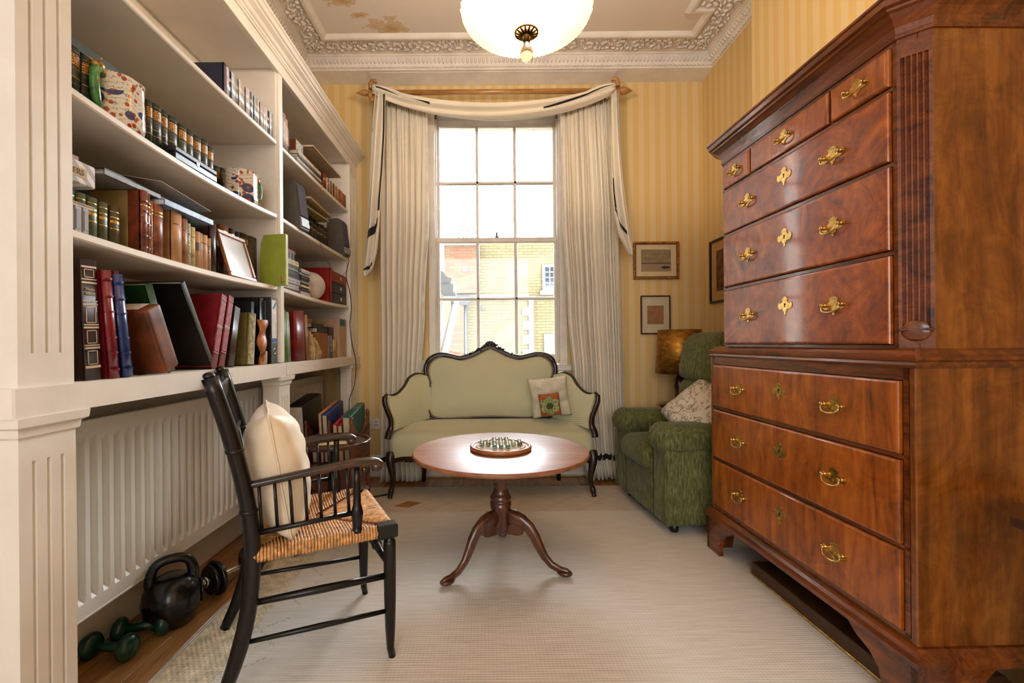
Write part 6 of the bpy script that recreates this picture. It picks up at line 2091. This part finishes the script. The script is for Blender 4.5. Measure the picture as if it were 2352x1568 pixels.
for k in range(8):
    MB().box(0.0008, 0.0011, -0.018, 0.018, 0.145 + k * 0.013, 0.1456 + k * 0.013).build('label_line', plain('label_rule', (150, 150, 150), 0.6), lv_)
rg = MB()
rg.lathe([(0.010, 0.0), (0.014, 0.0), (0.014, 0.002), (0.010, 0.002), (0.010, 0.0)], 20, (0.0, 0, 0.06), 'X', cap=False)
rg.build('finger_ring', M_CHROME, lv_)
MB().lathe([(0.0105, 0.0008), (0, 0.0008)], 20, (0, 0, 0.06), 'X', cap=False).build('finger_hole_shade', M_DARK, lv_)  # flat dark disc painted as the shade inside the hole

# ---- second bay, top shelf
def zb(k, y):
    return ztop('b', k, y)
for (y0, y1, h, c, lb) in ((2.325, 2.365, 0.225, (116, 150, 180), 'light blue tall book beyond the divider, top shelf'), (2.368, 2.398, 0.205, (190, 158, 150), 'pinkish tall book beyond the divider, top shelf'), (2.40, 2.422, 0.19, (196, 176, 160), 'beige tall book beyond the divider, top shelf'), (2.424, 2.436, 0.18, (70, 44, 30), 'thin dark book beyond the divider, top shelf')):
    book(lb, y0, y1, zb(0, y0), h, 0.16, -1.04, cov(lb.split()[0] + lb.split()[1], c), None, M_WHITEPAGES, False, bands=((0.3, 0.8),), band_mat=cov('fade' + str(int(y0 * 1000)), tuple(min(255, x + 18) for x in c)))
lay = [((60, 56, 50), 0.022), ((196, 178, 150), 0.02), ((44, 40, 38), 0.018), ((206, 192, 170), 0.024)]
z_ = zb(0, 2.7)
for k, (c, th) in enumerate(lay):
    flat_book('%s large flat book from the bottom of the top shelf stack' % ordn(k), 2.50 + 0.012 * k, 2.905 - 0.008 * k, z_, th, 0.24, -1.03 - 0.004 * (k % 2), cov('flat%d' % k, c), M_WHITEPAGES, 'flat stacked books on the top shelf')
    z_ += th + 0.0008
wbx = thing('wooden_block_box', 'small brown box with marbled paper side on the flat stack', 'box', (-1.06, 2.62, z_))
MB().cbox(-0.07, 0, -0.05, 0.05, 0, 0.075, 0.002).build('box_body', cov('marbled', (196, 186, 180), 0.6, 0.4, 90), wbx)
MB().cbox(-0.07, 0, -0.053, -0.05, 0, 0.075, 0.001).build('box_end', cov('box_brown', (128, 72, 32), 0.5), wbx)
sp_ = [(2.925, 2.965, 0.10, (122, 30, 24)), (2.967, 2.985, 0.105, (128, 34, 26)), (2.99, 3.01, 0.098, (206, 190, 170)), (3.012, 3.03, 0.1, (60, 66, 84)), (3.032, 3.06, 0.094, (176, 150, 120)), (3.062, 3.085, 0.1, (90, 66, 44)), (3.088, 3.11, 0.092, (196, 160, 126)), (3.112, 3.14, 0.1, (74, 50, 36)), (3.142, 3.17, 0.094, (190, 138, 100)), (3.172, 3.2, 0.1, (150, 96, 66)), (3.202, 3.23, 0.096, (184, 140, 108)), (3.232, 3.27, 0.1, (140, 72, 52)), (3.272, 3.31, 0.1, (164, 110, 84)), (3.312, 3.35, 0.098, (150, 86, 62)), (3.352, 3.39, 0.1, (130, 76, 60))]
for k, (a, b_, h, c) in enumerate(sp_):
    book('%s small book of the far front row on the top shelf' % ordn(k), a, b_, zb(0, a), h, 0.11, -1.035, cov('far%d' % k, c), 'small books at the far end of the top shelf', M_PAGES, True, bands=((0.6, 0.75),) if k % 3 == 0 else ())
for k, (a, b_, h, c) in enumerate(((2.95, 3.0, 0.19, (40, 40, 48)), (3.02, 3.07, 0.195, (110, 88, 66)), (3.08, 3.13, 0.197, (190, 170, 150)), (3.15, 3.2, 0.195, (80, 34, 30)), (3.22, 3.28, 0.19, (120, 100, 80)), (3.30, 3.34, 0.2, (60, 46, 36)), (3.345, 3.385, 0.21, (34, 34, 32)))):
    book('%s tall book of the back row, far end of the top shelf' % ordn(k), a, b_, zb(0, a), h, 0.1, -1.16, cov('farb%d' % k, c), 'tall back-row books on the top shelf', M_PAGES, True)
flat_book('big pale album lying over the far books on the top shelf', 2.76, 3.29, zb(0, 3.0) + 0.201, 0.010, 0.16, -1.035, cov('pale_album', (206, 182, 150), 0.7), M_WHITEPAGES, name='album', cat='album', tilt=(0.0, 0.0))
tagm = MB().box(0, 0.001, -0.006, 0.006, -0.035, 0.0)
tag(tagm.build('page_marker', plain('yellow_green', (196, 190, 60), 0.6), None, (-1.0185, 2.86, zb(0, 2.86) + 0.0)), 'yellow-green paper marker hanging over the top shelf edge', 'marker')

# ---- second bay, second shelf: loudspeakers, dark volumes, folders
def speaker(label, x, y, z, rz):
    s_ = thing('loudspeaker', label, 'speaker', (x, y, z), rz, 'pair of grey loudspeakers')
    pr_ = [(-0.15, 0.0), (-0.004, 0.0), (-0.03, 0.24), (-0.045, 0.262), (-0.06, 0.268), (-0.135, 0.262)]
    MB().prism(pr_, 'Y', -0.045, 0.045).build('cabinet', plain('speaker_grey', (96, 88, 80), 0.5, var=0.05), s_)
    g_ = [(-0.0115, 0.068), (-0.003, 0.07), (-0.024, 0.235), (-0.036, 0.256), (-0.043, 0.256)]
    MB().prism(g_, 'Y', -0.04, 0.04).build('grille', plain('speaker_cloth', (82, 76, 92), 0.8, var=0.15, scale=300), s_)
    MB().prism([(-0.006, 0.01), (0.004, 0.012), (-0.002, 0.06), (-0.011, 0.06)], 'Y', -0.04, 0.04).build('control_panel', plain('speaker_silver', (156, 154, 156), 0.35), s_)
    return s_
speaker('grey desktop loudspeaker beside the middle divider', -0.995, 2.53, zb(1, 2.53), -0.12)
speaker('grey desktop loudspeaker beside the far pilaster', -0.995, 3.31, zb(1, 3.31), -0.12)
for k in range(8):
    a = 2.67 + k * 0.068
    book('%s dark volume between the two loudspeakers' % ordn(k), a, a + 0.065, zb(1, a), 0.175 - 0.004 * (k % 3), 0.13, -1.11, cov('gloom%d' % (k % 3), [(30, 38, 30), (40, 34, 26), (26, 28, 30)][k % 3]), 'dark volumes between the loudspeakers', M_PAGES, True, bands=((0.6, 0.64), (0.8, 0.82)))
zq = zb(1, 2.9) + 0.1755
for k, (y0, y1, dx, c, th) in enumerate(((2.66, 3.03, 0, (150, 140, 80), 0.012), (2.68, 2.90, 0.02, (90, 84, 76), 0.014), (2.67, 2.88, 0.03, (190, 176, 158), 0.01), (2.68, 3.10, -0.01, (196, 160, 110), 0.014))):
    flat_book('%s flat folder up from the dark volumes between loudspeakers' % ordn(k), y0, y1, zq, th, 0.2, -1.04 - dx, cov('fold%d' % k, c, 0.7), M_WHITEPAGES, 'flat folders between the loudspeakers', rz=0.03 * (k - 1.5), hard=False, name='folder', cat='folder')
    zq += th + 0.004
# ---- second bay, third shelf: cases, globe, binder, boxes
random.seed(12)
pal2 = [(30, 30, 32), (44, 44, 48), (206, 206, 212), (60, 60, 66), (196, 200, 216), (70, 74, 80), (24, 24, 26), (214, 196, 206), (150, 150, 160), (180, 190, 206), (216, 210, 150), (50, 36, 36)]
z_ = zb(2, 2.45)
for k in range(12):
    th = 0.0146
    c = pal2[(k * 7) % 12] if k < 11 else (196, 196, 200)
    flat_book('%s flat case up in the stack behind the lime folder' % ordn(k), 2.350, 2.536, z_, th - 0.0006, 0.13, -1.03 - random.random() * 0.012, cov('dvd%d' % ((k * 7) % 12), c, 0.25), cov('dvdlab%d' % (k % 4), [(150, 146, 140), (90, 60, 60), (200, 200, 206), (60, 70, 90)][k % 4]), 'flat cases stacked behind the lime folder', name='disc_case', cat='case')
    z_ += th
z_ = zb(2, 2.6) - 0.002
for k in range(13):
    th = 0.0115
    c = pal2[(k * 5 + 2) % 12]
    flat_book('%s flat case up in the shorter stack beside the white globe' % ordn(k), 2.545, 2.672, z_, th - 0.0006, 0.12, -1.025 - random.random() * 0.012, cov('cd%d' % ((k * 5 + 2) % 12), c, 0.2), cov('dvdlab%d' % (k % 4), (150, 146, 140)), 'flat cases stacked beside the white globe', name='disc_case', cat='case')
    z_ += th
z_ = zb(2, 2.5) + 12 * 0.0146
for k in range(5):
    o = flat_book('%s upright cassette on the case stack' % ordn(k), 2.36 + k * 0.036, 2.39 + k * 0.036, z_, 0.044, 0.07, -1.06, cov('cass%d' % (k % 3), [(110, 116, 124), (34, 34, 36), (40, 30, 28)][k % 3], 0.4), M_DARK, 'cassettes on the case stack', name='cassette', cat='cassette')
flat_book('red flat box on the cassettes', 2.42, 2.56, z_ + 0.0445, 0.02, 0.07, -1.065, cov('box_red', (140, 40, 40), 0.4), M_DARK, name='flat_box', cat='box')
gb = thing('white_globe', 'plain white paper globe ball between disc cases and red binder', 'globe', (-1.112, 2.90, zb(2, 2.90)))
N = NT('white_globe'); N.col(N.ramp(N.noise(N.coord(), 16, 4), [(0.35, (206, 198, 190)), (0.65, (232, 226, 220))])).set(0.7); N.bump(N.noise(N.coord(), 40, 4), 0.2, 0.003)
MB().ball((0, 0, 0.094), 0.09, 40, 24).build('ball', N.m, gb)
MB().lathe([(0.03, 0.0), (0.034, 0.002), (0.03, 0.009), (0.02, 0.009)], 20).build('stand_ring', plain('pale_wood', (200, 164, 120), 0.5), gb)
book('bright red ring binder behind the white globe', 3.035, 3.075, zb(2, 3.05), 0.235, 0.24, -1.03, cov('binder_red', (150, 24, 26), 0.35), None, M_WHITEPAGES, False, name='ring_binder', cat='binder')
for k, (c, lb) in enumerate((((30, 38, 62), 'lowest navy storage box beside the red binder'), ((30, 38, 62), 'middle navy storage box beside the red binder'), ((140, 50, 46), 'red storage box on top of the two navy boxes'))):
    o = thing('storage_box', lb, 'box', (-1.03, 3.235, zb(2, 3.235) + k * 0.0735), 0, 'storage boxes beside the red binder')
    MB().cbox(-0.2, 0, -0.148, 0.148, 0, 0.07, 0.003).build('box_body', cov('sbox%d' % k, c, 0.5, 0.12, 8), o)
    MB().cbox(0.0, 0.002, -0.005, 0.035, 0.024, 0.05, 0.001).build('label_holder', M_BRASS, o)
    MB().box(0.002, 0.0024, 0.0, 0.03, 0.028, 0.046).build('label', plain('label_cream', (226, 214, 186), 0.7), o)
    MB().lathe([(0.007, 0.001), (0, 0.001)], 12, (0, -0.12, 0.02), 'X', cap=False).build('finger_hole_shade', M_DARK, o)  # dark disc, shade of the box's hole put into the colour
# ---- second bay, ledge
book('black spiral notebook beside the divider on the ledge', 2.305, 2.33, ZLEDGE, 0.25, 0.2, -1.03, cov('spiral_black', (28, 30, 30), 0.5), None, M_WHITEPAGES, False)
for k in range(14):
    pass
book('first green folder on the ledge beyond the divider', 2.335, 2.372, ZLEDGE, 0.268, 0.24, -1.03, cov('grass_green', (76, 116, 50), 0.5), 'green folders on the ledge', M_WHITEPAGES, False, lean_=-0.06)
book('pale green second folder on the ledge beyond the divider', 2.378, 2.408, ZLEDGE, 0.262, 0.24, -1.03, cov('pale_green', (140, 170, 120), 0.5), 'green folders on the ledge', M_WHITEPAGES, False, lean_=-0.07)
book('grey document wallet between green folders and red binder', 2.412, 2.428, ZLEDGE, 0.255, 0.24, -1.035, cov('wallet_grey', (150, 150, 152), 0.4), None, M_WHITEPAGES, False, lean_=-0.08)
o = book('fat red leather binder on the ledge beyond the divider', 2.47, 2.60, ZLEDGE, 0.275, 0.24, -1.03, cov('binder_dark_red', (122, 18, 20), 0.35), None, M_WHITEPAGES, True, lean_=-0.07, name='ring_binder', cat='binder')
book('buff brown folder leaning on the red binder', 2.625, 2.665, ZLEDGE, 0.262, 0.2, -1.03, cov('buff', (158, 112, 78), 0.6), None, M_WHITEPAGES, False, lean_=-0.10)
pp = thing('paper_bundle', 'bundle of crumpled yellowed papers on the ledge', 'papers', (-1.03, 2.77, ZLEDGE))
for k in range(6):
    h_ = 0.17 - k * 0.018
    y_ = -0.03 + k * 0.022
    MB().sheet(lambda u, v: (-0.10 + 0.1 * u + 0.008 * sin(v * 5 + k), y_ + 0.05 * v * (1 - v) - 0.04 * v, h_ * v), 3, 6, (0, 0.004, 0)).build('paper_sheet', plain('old_paper', (206, 180, 130), 0.85, var=0.15, scale=30), pp)
MB().cbox(-0.01, 0.0, -0.02, 0.02, 0.0, 0.04, 0.003).build('blue_tin', plain('tin_blue', (70, 110, 170), 0.3), pp)
o = thing('card_box', 'brown card box with open flap at the far end of the ledge', 'box', (-1.05, 2.965, ZLEDGE))
MB().cbox(-0.2, 0, -0.10, 0.065, 0, 0.165, 0.002).build('box_body', cov('kraft', (158, 104, 60), 0.7, 0.08, 10), o)
MB().box(-0.12, 0.0, -0.1, -0.03, 0.165, 0.167).build('flap', cov('kraft', (158, 104, 60), 0.7), o)
flat_book('dark blue folder lying on the brown card box', 2.90, 3.08, ZLEDGE + 0.1685, 0.03, 0.2, -1.07, cov('dark_blue_folder', (26, 26, 44), 0.5), M_WHITEPAGES, name='folder', cat='folder')
flat_book('black folder lying on the dark blue folder', 2.86, 3.06, ZLEDGE + 0.199, 0.028, 0.18, -1.09, cov('black_card', (24, 22, 24), 0.5), M_WHITEPAGES, name='folder', cat='folder')
flat_book('yellow box lying on the black folder', 2.84, 3.0, ZLEDGE + 0.2275, 0.03, 0.12, -1.14, cov('yellow_box', (176, 156, 40), 0.5), M_PAGES, name='flat_box', cat='box')
book('silver striped case beside the brown card box', 3.034, 3.062, ZLEDGE, 0.15, 0.1, -1.03, cov('silver_case', (130, 124, 116), 0.35), None, M_WHITEPAGES, False, bands=((0.3, 0.33), (0.55, 0.58), (0.8, 0.83)), band_mat=M_WHITEPAGES, name='plastic_case', cat='case')
book('cream booklet box with printed dots at the far ledge end', 3.066, 3.12, ZLEDGE, 0.125, 0.09, -1.025, cov('cream_box', (206, 178, 128), 0.6), None, M_WHITEPAGES, False, name='booklet', cat='booklet')
book('dark brown folded wallet behind the cream booklet box', 3.10, 3.2, ZLEDGE, 0.21, 0.05, -1.065, cov('dark_wallet', (48, 22, 18), 0.4), None, M_DARK, False, name='wallet', cat='wallet')
er = thing('magazine_file', 'beige magazine file with blue letter sticker by the far pilaster', 'file', (-1.03, 3.285, ZLEDGE))
MB().cbox(-0.22, 0, -0.075, 0.075, 0, 0.275, 0.003).build('file_body', cov('beige_file', (196, 160, 130), 0.6, 0.04, 5), er)
MB().box(0.0, 0.0008, -0.07, 0.062, 0.222, 0.27).build('sticker', plain('sticker_blue', (66, 120, 142), 0.5), er)
text('ER', 'lettering', plain('sticker_ink', (26, 40, 60), 0.5), 0.052, er, (0.0012, -0.002, 0.246), (radians(90), 0, radians(90)), squeeze=1.5)
book('dark red book standing behind the magazine file', 3.362, 3.388, ZLEDGE, 0.27, 0.2, -1.06, cov('oxblood', (90, 28, 28), 0.45))

# loudspeaker cable
def cable(label, pts, r, name='cable', mat_=M_BLACKPL):
    P = []
    for (p, q, X) in pts:
        Y = ydepth(p, X)
        P.append((X, Y, at(p, q, Y)[1]))
    o = MB().tube(smooth_open(P, 5), r, 6).build(name, mat_)
    return tag(o, label, 'cable')
cable('black loudspeaker cable hanging down the far pilaster', [(785, 578, -1.0), (795, 581, -0.99), (803, 597, -0.99), (798, 620, -0.985), (797, 640, -0.985), (804, 668, -0.985), (808, 705, -0.98), (804, 745, -0.98), (809, 790, -0.975), (816, 822, -0.965), (817, 850, -0.965), (813, 885, -0.975), (802, 915, -0.985), (801, 940, -0.985), (806, 958, -0.985)], 0.0028)
cable('thin grey cable looping below the second shelf', [(737, 556, -1.0), (745, 580, -1.0), (760, 612, -1.005), (780, 634, -1.01), (797, 622, -1.005), (799, 600, -1.0)], 0.0018, 'thin_cable', plain('cable_grey', (120, 104, 84), 0.5))
# ------------------------------------------------------------------ magazine rack (canterbury)
M_RACK = wood('rack_mahogany', (62, 32, 18), (104, 58, 32), (142, 86, 50), (6, 1, 6), 3, 0.3, 0.4)
cb = thing('magazine_rack', 'wooden magazine rack with dipped dividers and a drawer below', 'magazine rack', (-0.985, 2.86, 0))
RX0, RX1, RY0, RY1 = -0.205, 0.205, -0.20, 0.19
def divider(x):
    P = [(RY0, 0.335), (RY1, 0.335), (RY1, 0.60)]
    n = 14
    for k in range(1, n):
        t = k / n
        P.append((lerp(RY1, RY0, t), 0.60 - 0.115 * sin(pi * t) ** 0.9))
    P.append((RY0, 0.60))
    return MB().prism(P, 'X', x - 0.006, x + 0.006)
for x in (RX0 + 0.008, -0.07, 0.065, RX1 - 0.008):
    divider(x).build('divider', M_RACK, cb)
MB().cbox(RX0, RX1, RY0, RY1, 0.322, 0.336, 0.003).build('floor_board', M_RACK, cb)
MB().cbox(RX0 + 0.004, RX1 - 0.004, RY0 + 0.004, RY1 - 0.004, 0.19, 0.322, 0.003).build('drawer_case', M_RACK, cb)
dr = MB().cbox(RX1 - 0.006, RX1 + 0.002, RY0 + 0.02, RY1 - 0.02, 0.205, 0.31, 0.003)
dr.tube([(RX1 + 0.003, RY0 + 0.03, 0.215), (RX1 + 0.003, RY1 - 0.03, 0.215), (RX1 + 0.003, RY1 - 0.03, 0.30), (RX1 + 0.003, RY0 + 0.03, 0.30)], 0.003, 6, closed=True)
dro = dr.build('drawer', M_RACK, cb)
MB().ball((RX1 + 0.010, -0.005, 0.257), (0.01, 0.011, 0.011), 10, 8).build('knob', M_BRASS, dro)
for (x, y) in ((RX0 + 0.012, RY0 + 0.012), (RX0 + 0.012, RY1 - 0.012), (RX1 - 0.012, RY0 + 0.012), (RX1 - 0.012, RY1 - 0.012)):
    MB().lathe([(0.006, 0.0), (0.012, 0.01), (0.012, 0.03), (0.007, 0.04), (0.014, 0.06), (0.015, 0.09), (0.009, 0.12), (0.014, 0.14), (0.016, 0.19), (0.014, 0.335), (0.010, 0.36), (0.015, 0.42), (0.011, 0.47), (0.016, 0.5), (0.010, 0.56), (0.014, 0.59), (0.010, 0.61), (0, 0.615)], 12, (x, y, 0)).build('leg', M_RACK, cb)
def rack_book(label, x0, x1, z1, mat_, pages, y0=-0.15, y1=0.16, dz=0.06, name='book'):
    """book standing in the rack, spine up, long side along y; the far end stands higher"""
    t = x1 - x0
    m = MB()
    zb_ = 0.34
    L = y1 - y0
    m.cbox(-t / 2, -t / 2 + 0.003, -L / 2, L / 2, 0, z1 - zb_, 0.001).cbox(t / 2 - 0.003, t / 2, -L / 2, L / 2, 0, z1 - zb_, 0.001)
    n = 6
    arc = [(t / 2 * cos(pi * k / n), z1 - zb_ - 0.004 + min(0.008, t * 0.25) * sin(pi * k / n)) for k in range(n + 1)]
    m.prism(arc, 'Y', -L / 2, L / 2, True)
    o = m.build(name, mat_, None, (-0.985 + (x0 + x1) / 2, 2.86 + (y0 + y1) / 2, zb_ + 0.02), (radians(8), 0, 0))
    MB().box(-t / 2 + 0.003, t / 2 - 0.003, -L / 2 + 0.004, L / 2 - 0.004, 0.004, z1 - zb_ - 0.004).build('pages', pages, o)
    return tag(o, label, 'book', 'books standing in the magazine rack')
rack_book('tall black file with white papers in the magazine rack', -0.185, -0.09, 0.685, cov('file_black', (22, 22, 24), 0.4), M_WHITEPAGES, name='document_file')
rack_book('small blue paperback low in the magazine rack', -0.05, -0.02, 0.49, cov('paper_blue', (70, 74, 120), 0.4), M_PAGES)
rack_book('orange thin book beside the blue hardback in the rack', 0.0, 0.016, 0.64, cov('thin_orange', (206, 138, 100), 0.5), M_PAGES)
rack_book('royal blue hardback standing in the magazine rack', 0.02, 0.05, 0.635, cov('royal', (34, 56, 112), 0.35), M_PAGES)
rack_book('first red hardback standing in the magazine rack', 0.080, 0.106, 0.575, cov('rack_red', (168, 28, 46), 0.35), M_PAGES)
rack_book('second red hardback standing in the magazine rack', 0.108, 0.136, 0.57, cov('rack_red', (168, 28, 46), 0.35), M_PAGES)
rack_book('teal green hardback standing in the magazine rack', 0.140, 0.190, 0.62, cov('rack_teal', (38, 88, 80), 0.35), M_PAGES)

# pie-crust table in front of it
pc_ = thing('piecrust_table', 'small dark pie-crust edged tripod table behind the black chair', 'table', (-0.80, 2.37, 0))
M_PCT = wood('piecrust_wood', (36, 20, 14), (62, 34, 22), (92, 54, 34), (1, 6, 6), 3, 0.28, 0.45)
zpt = 0.535
vs, fs, nb = [], [], 96
rings = [(0.0, 0.0), (0.160, 0.0), (0.172, 0.001), (0.178, 0.010), (0.186, 0.013), (0.193, 0.009), (0.190, -0.004), (0.17, -0.014), (0.0, -0.016)]
for (r, z) in rings:
    for k in range(nb):
        a = 2 * pi * k / nb
        q = r * (1 + (0.03 * abs(sin(6 * a)) - 0.015 if r > 0.15 and z > -0.006 else 0))
        vs.append((q * cos(a), q * sin(a), zpt + z))
for i in range(len(rings) - 1):
    for k in range(nb):
        fs.append((i * nb + k, i * nb + (k + 1) % nb, (i + 1) * nb + (k + 1) % nb, (i + 1) * nb + k))
MB().add(vs, fs, True).build('table_top', M_PCT, pc_)
MB().lathe([(0.045, zpt - 0.014), (0.04, zpt - 0.03), (0.018, zpt - 0.05), (0.016, 0.4), (0.026, 0.33), (0.03, 0.28), (0.018, 0.22), (0.026, 0.19), (0.028, 0.13), (0, 0.12)], 18).build('column', M_BLACKWOOD, pc_)
for k in range(3):
    a = 2 * pi * k / 3 - 0.3
    MB().tube([(0.02 * cos(a), 0.02 * sin(a), 0.17), (0.08 * cos(a), 0.08 * sin(a), 0.15), (0.13 * cos(a), 0.13 * sin(a), 0.07), (0.17 * cos(a), 0.17 * sin(a), 0.02), (0.2 * cos(a), 0.2 * sin(a), 0.013)], [0.016, 0.014, 0.011, 0.010, 0.011], 8).build('leg', M_BLACKWOOD, pc_)
o = MB().cbox(-0.075, 0.075, -0.048, 0.048, 0, 0.004, 0.001).build('envelope', plain('manila', (186, 160, 104), 0.7, var=0.05), None, (-0.79, 2.33, zpt + 0.0145 - 0.0135), (0, 0, 0.25))
tag(o, 'buff envelope lying on the pie-crust table', 'envelope')
MB().prism([(-0.075, -0.048), (0.075, -0.048), (0.0, 0.012)], 'Z', 0.004, 0.0046).build('flap', plain('manila_flap', (196, 172, 116), 0.7), o)

o = MB().tube(smooth_open([(1.24, 2.10, 0.005), (1.20, 2.02, 0.005), (1.22, 1.95, 0.005), (1.30, 1.93, 0.005)], 5), 0.004, 6).build('power_cable', M_BLACKPL)
tag(o, 'black cable loop lying under the walnut chest', 'cable')
# flat black appliance cord by the settee leg
o = MB().tube([(-0.80, 3.08, 0.006), (-0.72, 3.12, 0.006), (-0.66, 3.16, 0.006)], 0.006, 6).tube([(-0.80, 3.08, 0.006), (-0.84, 3.12, 0.02)], 0.005, 6).build('power_cable', M_BLACKPL)
tag(o, 'short black cable lying on the floor by the settee leg', 'cable')

# ------------------------------------------------------------------ weights on the floor
M_IRON = plain('black_vinyl', (18, 18, 20), 0.22, var=0.2, scale=40)
kb = thing('kettlebell', 'black kettlebell standing on the floorboards by the radiator', 'kettlebell', (-1.185, 1.71, 0.0), radians(-52))
MB().lathe([(0.0, 0.0), (0.055, 0.0), (0.07, 0.01), (0.092, 0.055), (0.099, 0.095), (0.092, 0.135), (0.068, 0.168), (0.04, 0.182), (0, 0.186)], 32).build('body', M_IRON, kb)
MB().tube(smooth_open([(0, -0.062, 0.14), (0, -0.068, 0.18), (0, -0.055, 0.222), (0, -0.03, 0.24), (0, 0.0, 0.243), (0, 0.03, 0.24), (0, 0.055, 0.222), (0, 0.068, 0.18), (0, 0.062, 0.14)], 4), [0.022, 0.021, 0.020, 0.019, 0.0185, 0.018, 0.0175, 0.017, 0.017, 0.017, 0.017, 0.017, 0.017, 0.017, 0.017, 0.017, 0.017, 0.017, 0.017, 0.017, 0.017, 0.017, 0.017, 0.017, 0.017, 0.0175, 0.018, 0.0185, 0.019, 0.02, 0.021, 0.022, 0.022], 12).build('handle', M_IRON, kb)
MB().lathe([(0.04, 0.0), (0.042, 0.006), (0.034, 0.008), (0, 0.008)], 24, (0.0, 0.09, 0.095), 'Y').build('weight_disc', M_IRON, kb)
M_GVIN = plain('green_vinyl', (16, 62, 48), 0.25, var=0.15, scale=20)
def dumbbell(label, x, y, rz):
    d = thing('dumbbell', label, 'dumbbell', (x, y, 0.0), rz, 'pair of green dumbbells')
    MB().lathe([(0.0165, -0.05), (0.0155, 0), (0.0165, 0.05)], 16, (0, 0, 0.042), 'X').build('grip', M_GVIN, d)
    for sg in (-1, 1):
        pr_ = [(0.014, 0.042), (0.034, 0.047), (0.042, 0.056), (0.0425, 0.07), (0.036, 0.08), (0.028, 0.086), (0, 0.088)]
        hd = MB()
        vs, fs, n_ = [], [], 24
        for (r, x_) in pr_:
            for k in range(n_):
                a = 2 * pi * k / n_
                q = r * (1 - 0.05 * (0.5 - 0.5 * cos(6 * a)))
                vs.append((sg * x_, q * cos(a), 0.042 + q * sin(a)))
        for i in range(len(pr_) - 1):
            for k in range(n_):
                fs.append((i * n_ + k, i * n_ + (k + 1) % n_, (i + 1) * n_ + (k + 1) % n_, (i + 1) * n_ + k))
        hd.add(vs, fs, True).build('weight_head', M_GVIN, d)
    return d
dumbbell('green dumbbell nearer the pilaster', -1.262, 1.515, -0.06)
dumbbell('green dumbbell touching the kettlebell', -1.235, 1.625, 0.35)
cdb = thing('chrome_dumbbell', 'chrome dumbbell with black plates behind the chair leg', 'dumbbell', (-1.10, 1.97, 0.0), radians(62))
MB().tube([(-0.19, 0, 0.072), (0.19, 0, 0.072)], 0.0125, 14).build('bar', M_CHROME, cdb)
th_ = MB()
for k in range(22):
    for sg in (-1, 1):
        th_.lathe([(0.0125, -0.0012), (0.0142, 0), (0.0125, 0.0012)], 12, (sg * (0.13 + k * 0.0026), 0, 0.072), 'X', cap=False)
th_.build('bar_thread', M_CHROME, cdb)
for sg in (-1, 1):
    for (x_, r) in ((0.075, 0.072), (0.098, 0.06)):
        MB().lathe([(0.014, sg * (x_ - 0.01)), (r - 0.006, sg * (x_ - 0.01)), (r, sg * (x_ - 0.005)), (r, sg * (x_ + 0.005)), (r - 0.006, sg * (x_ + 0.01)), (r - 0.02, sg * (x_ + 0.006)), (0.03, sg * (x_ + 0.006)), (0.026, sg * (x_ + 0.01)), (0.014, sg * (x_ + 0.01))], 32, (0, 0, 0.072), 'X', cap=False).build('plate', M_IRON, cdb)
    MB().lathe([(0.0145, sg * 0.112), (0.024, sg * 0.112), (0.022, sg * 0.124), (0.0145, sg * 0.126)], 16, (0, 0, 0.072), 'X', cap=False).build('collar', M_CHROME, cdb)
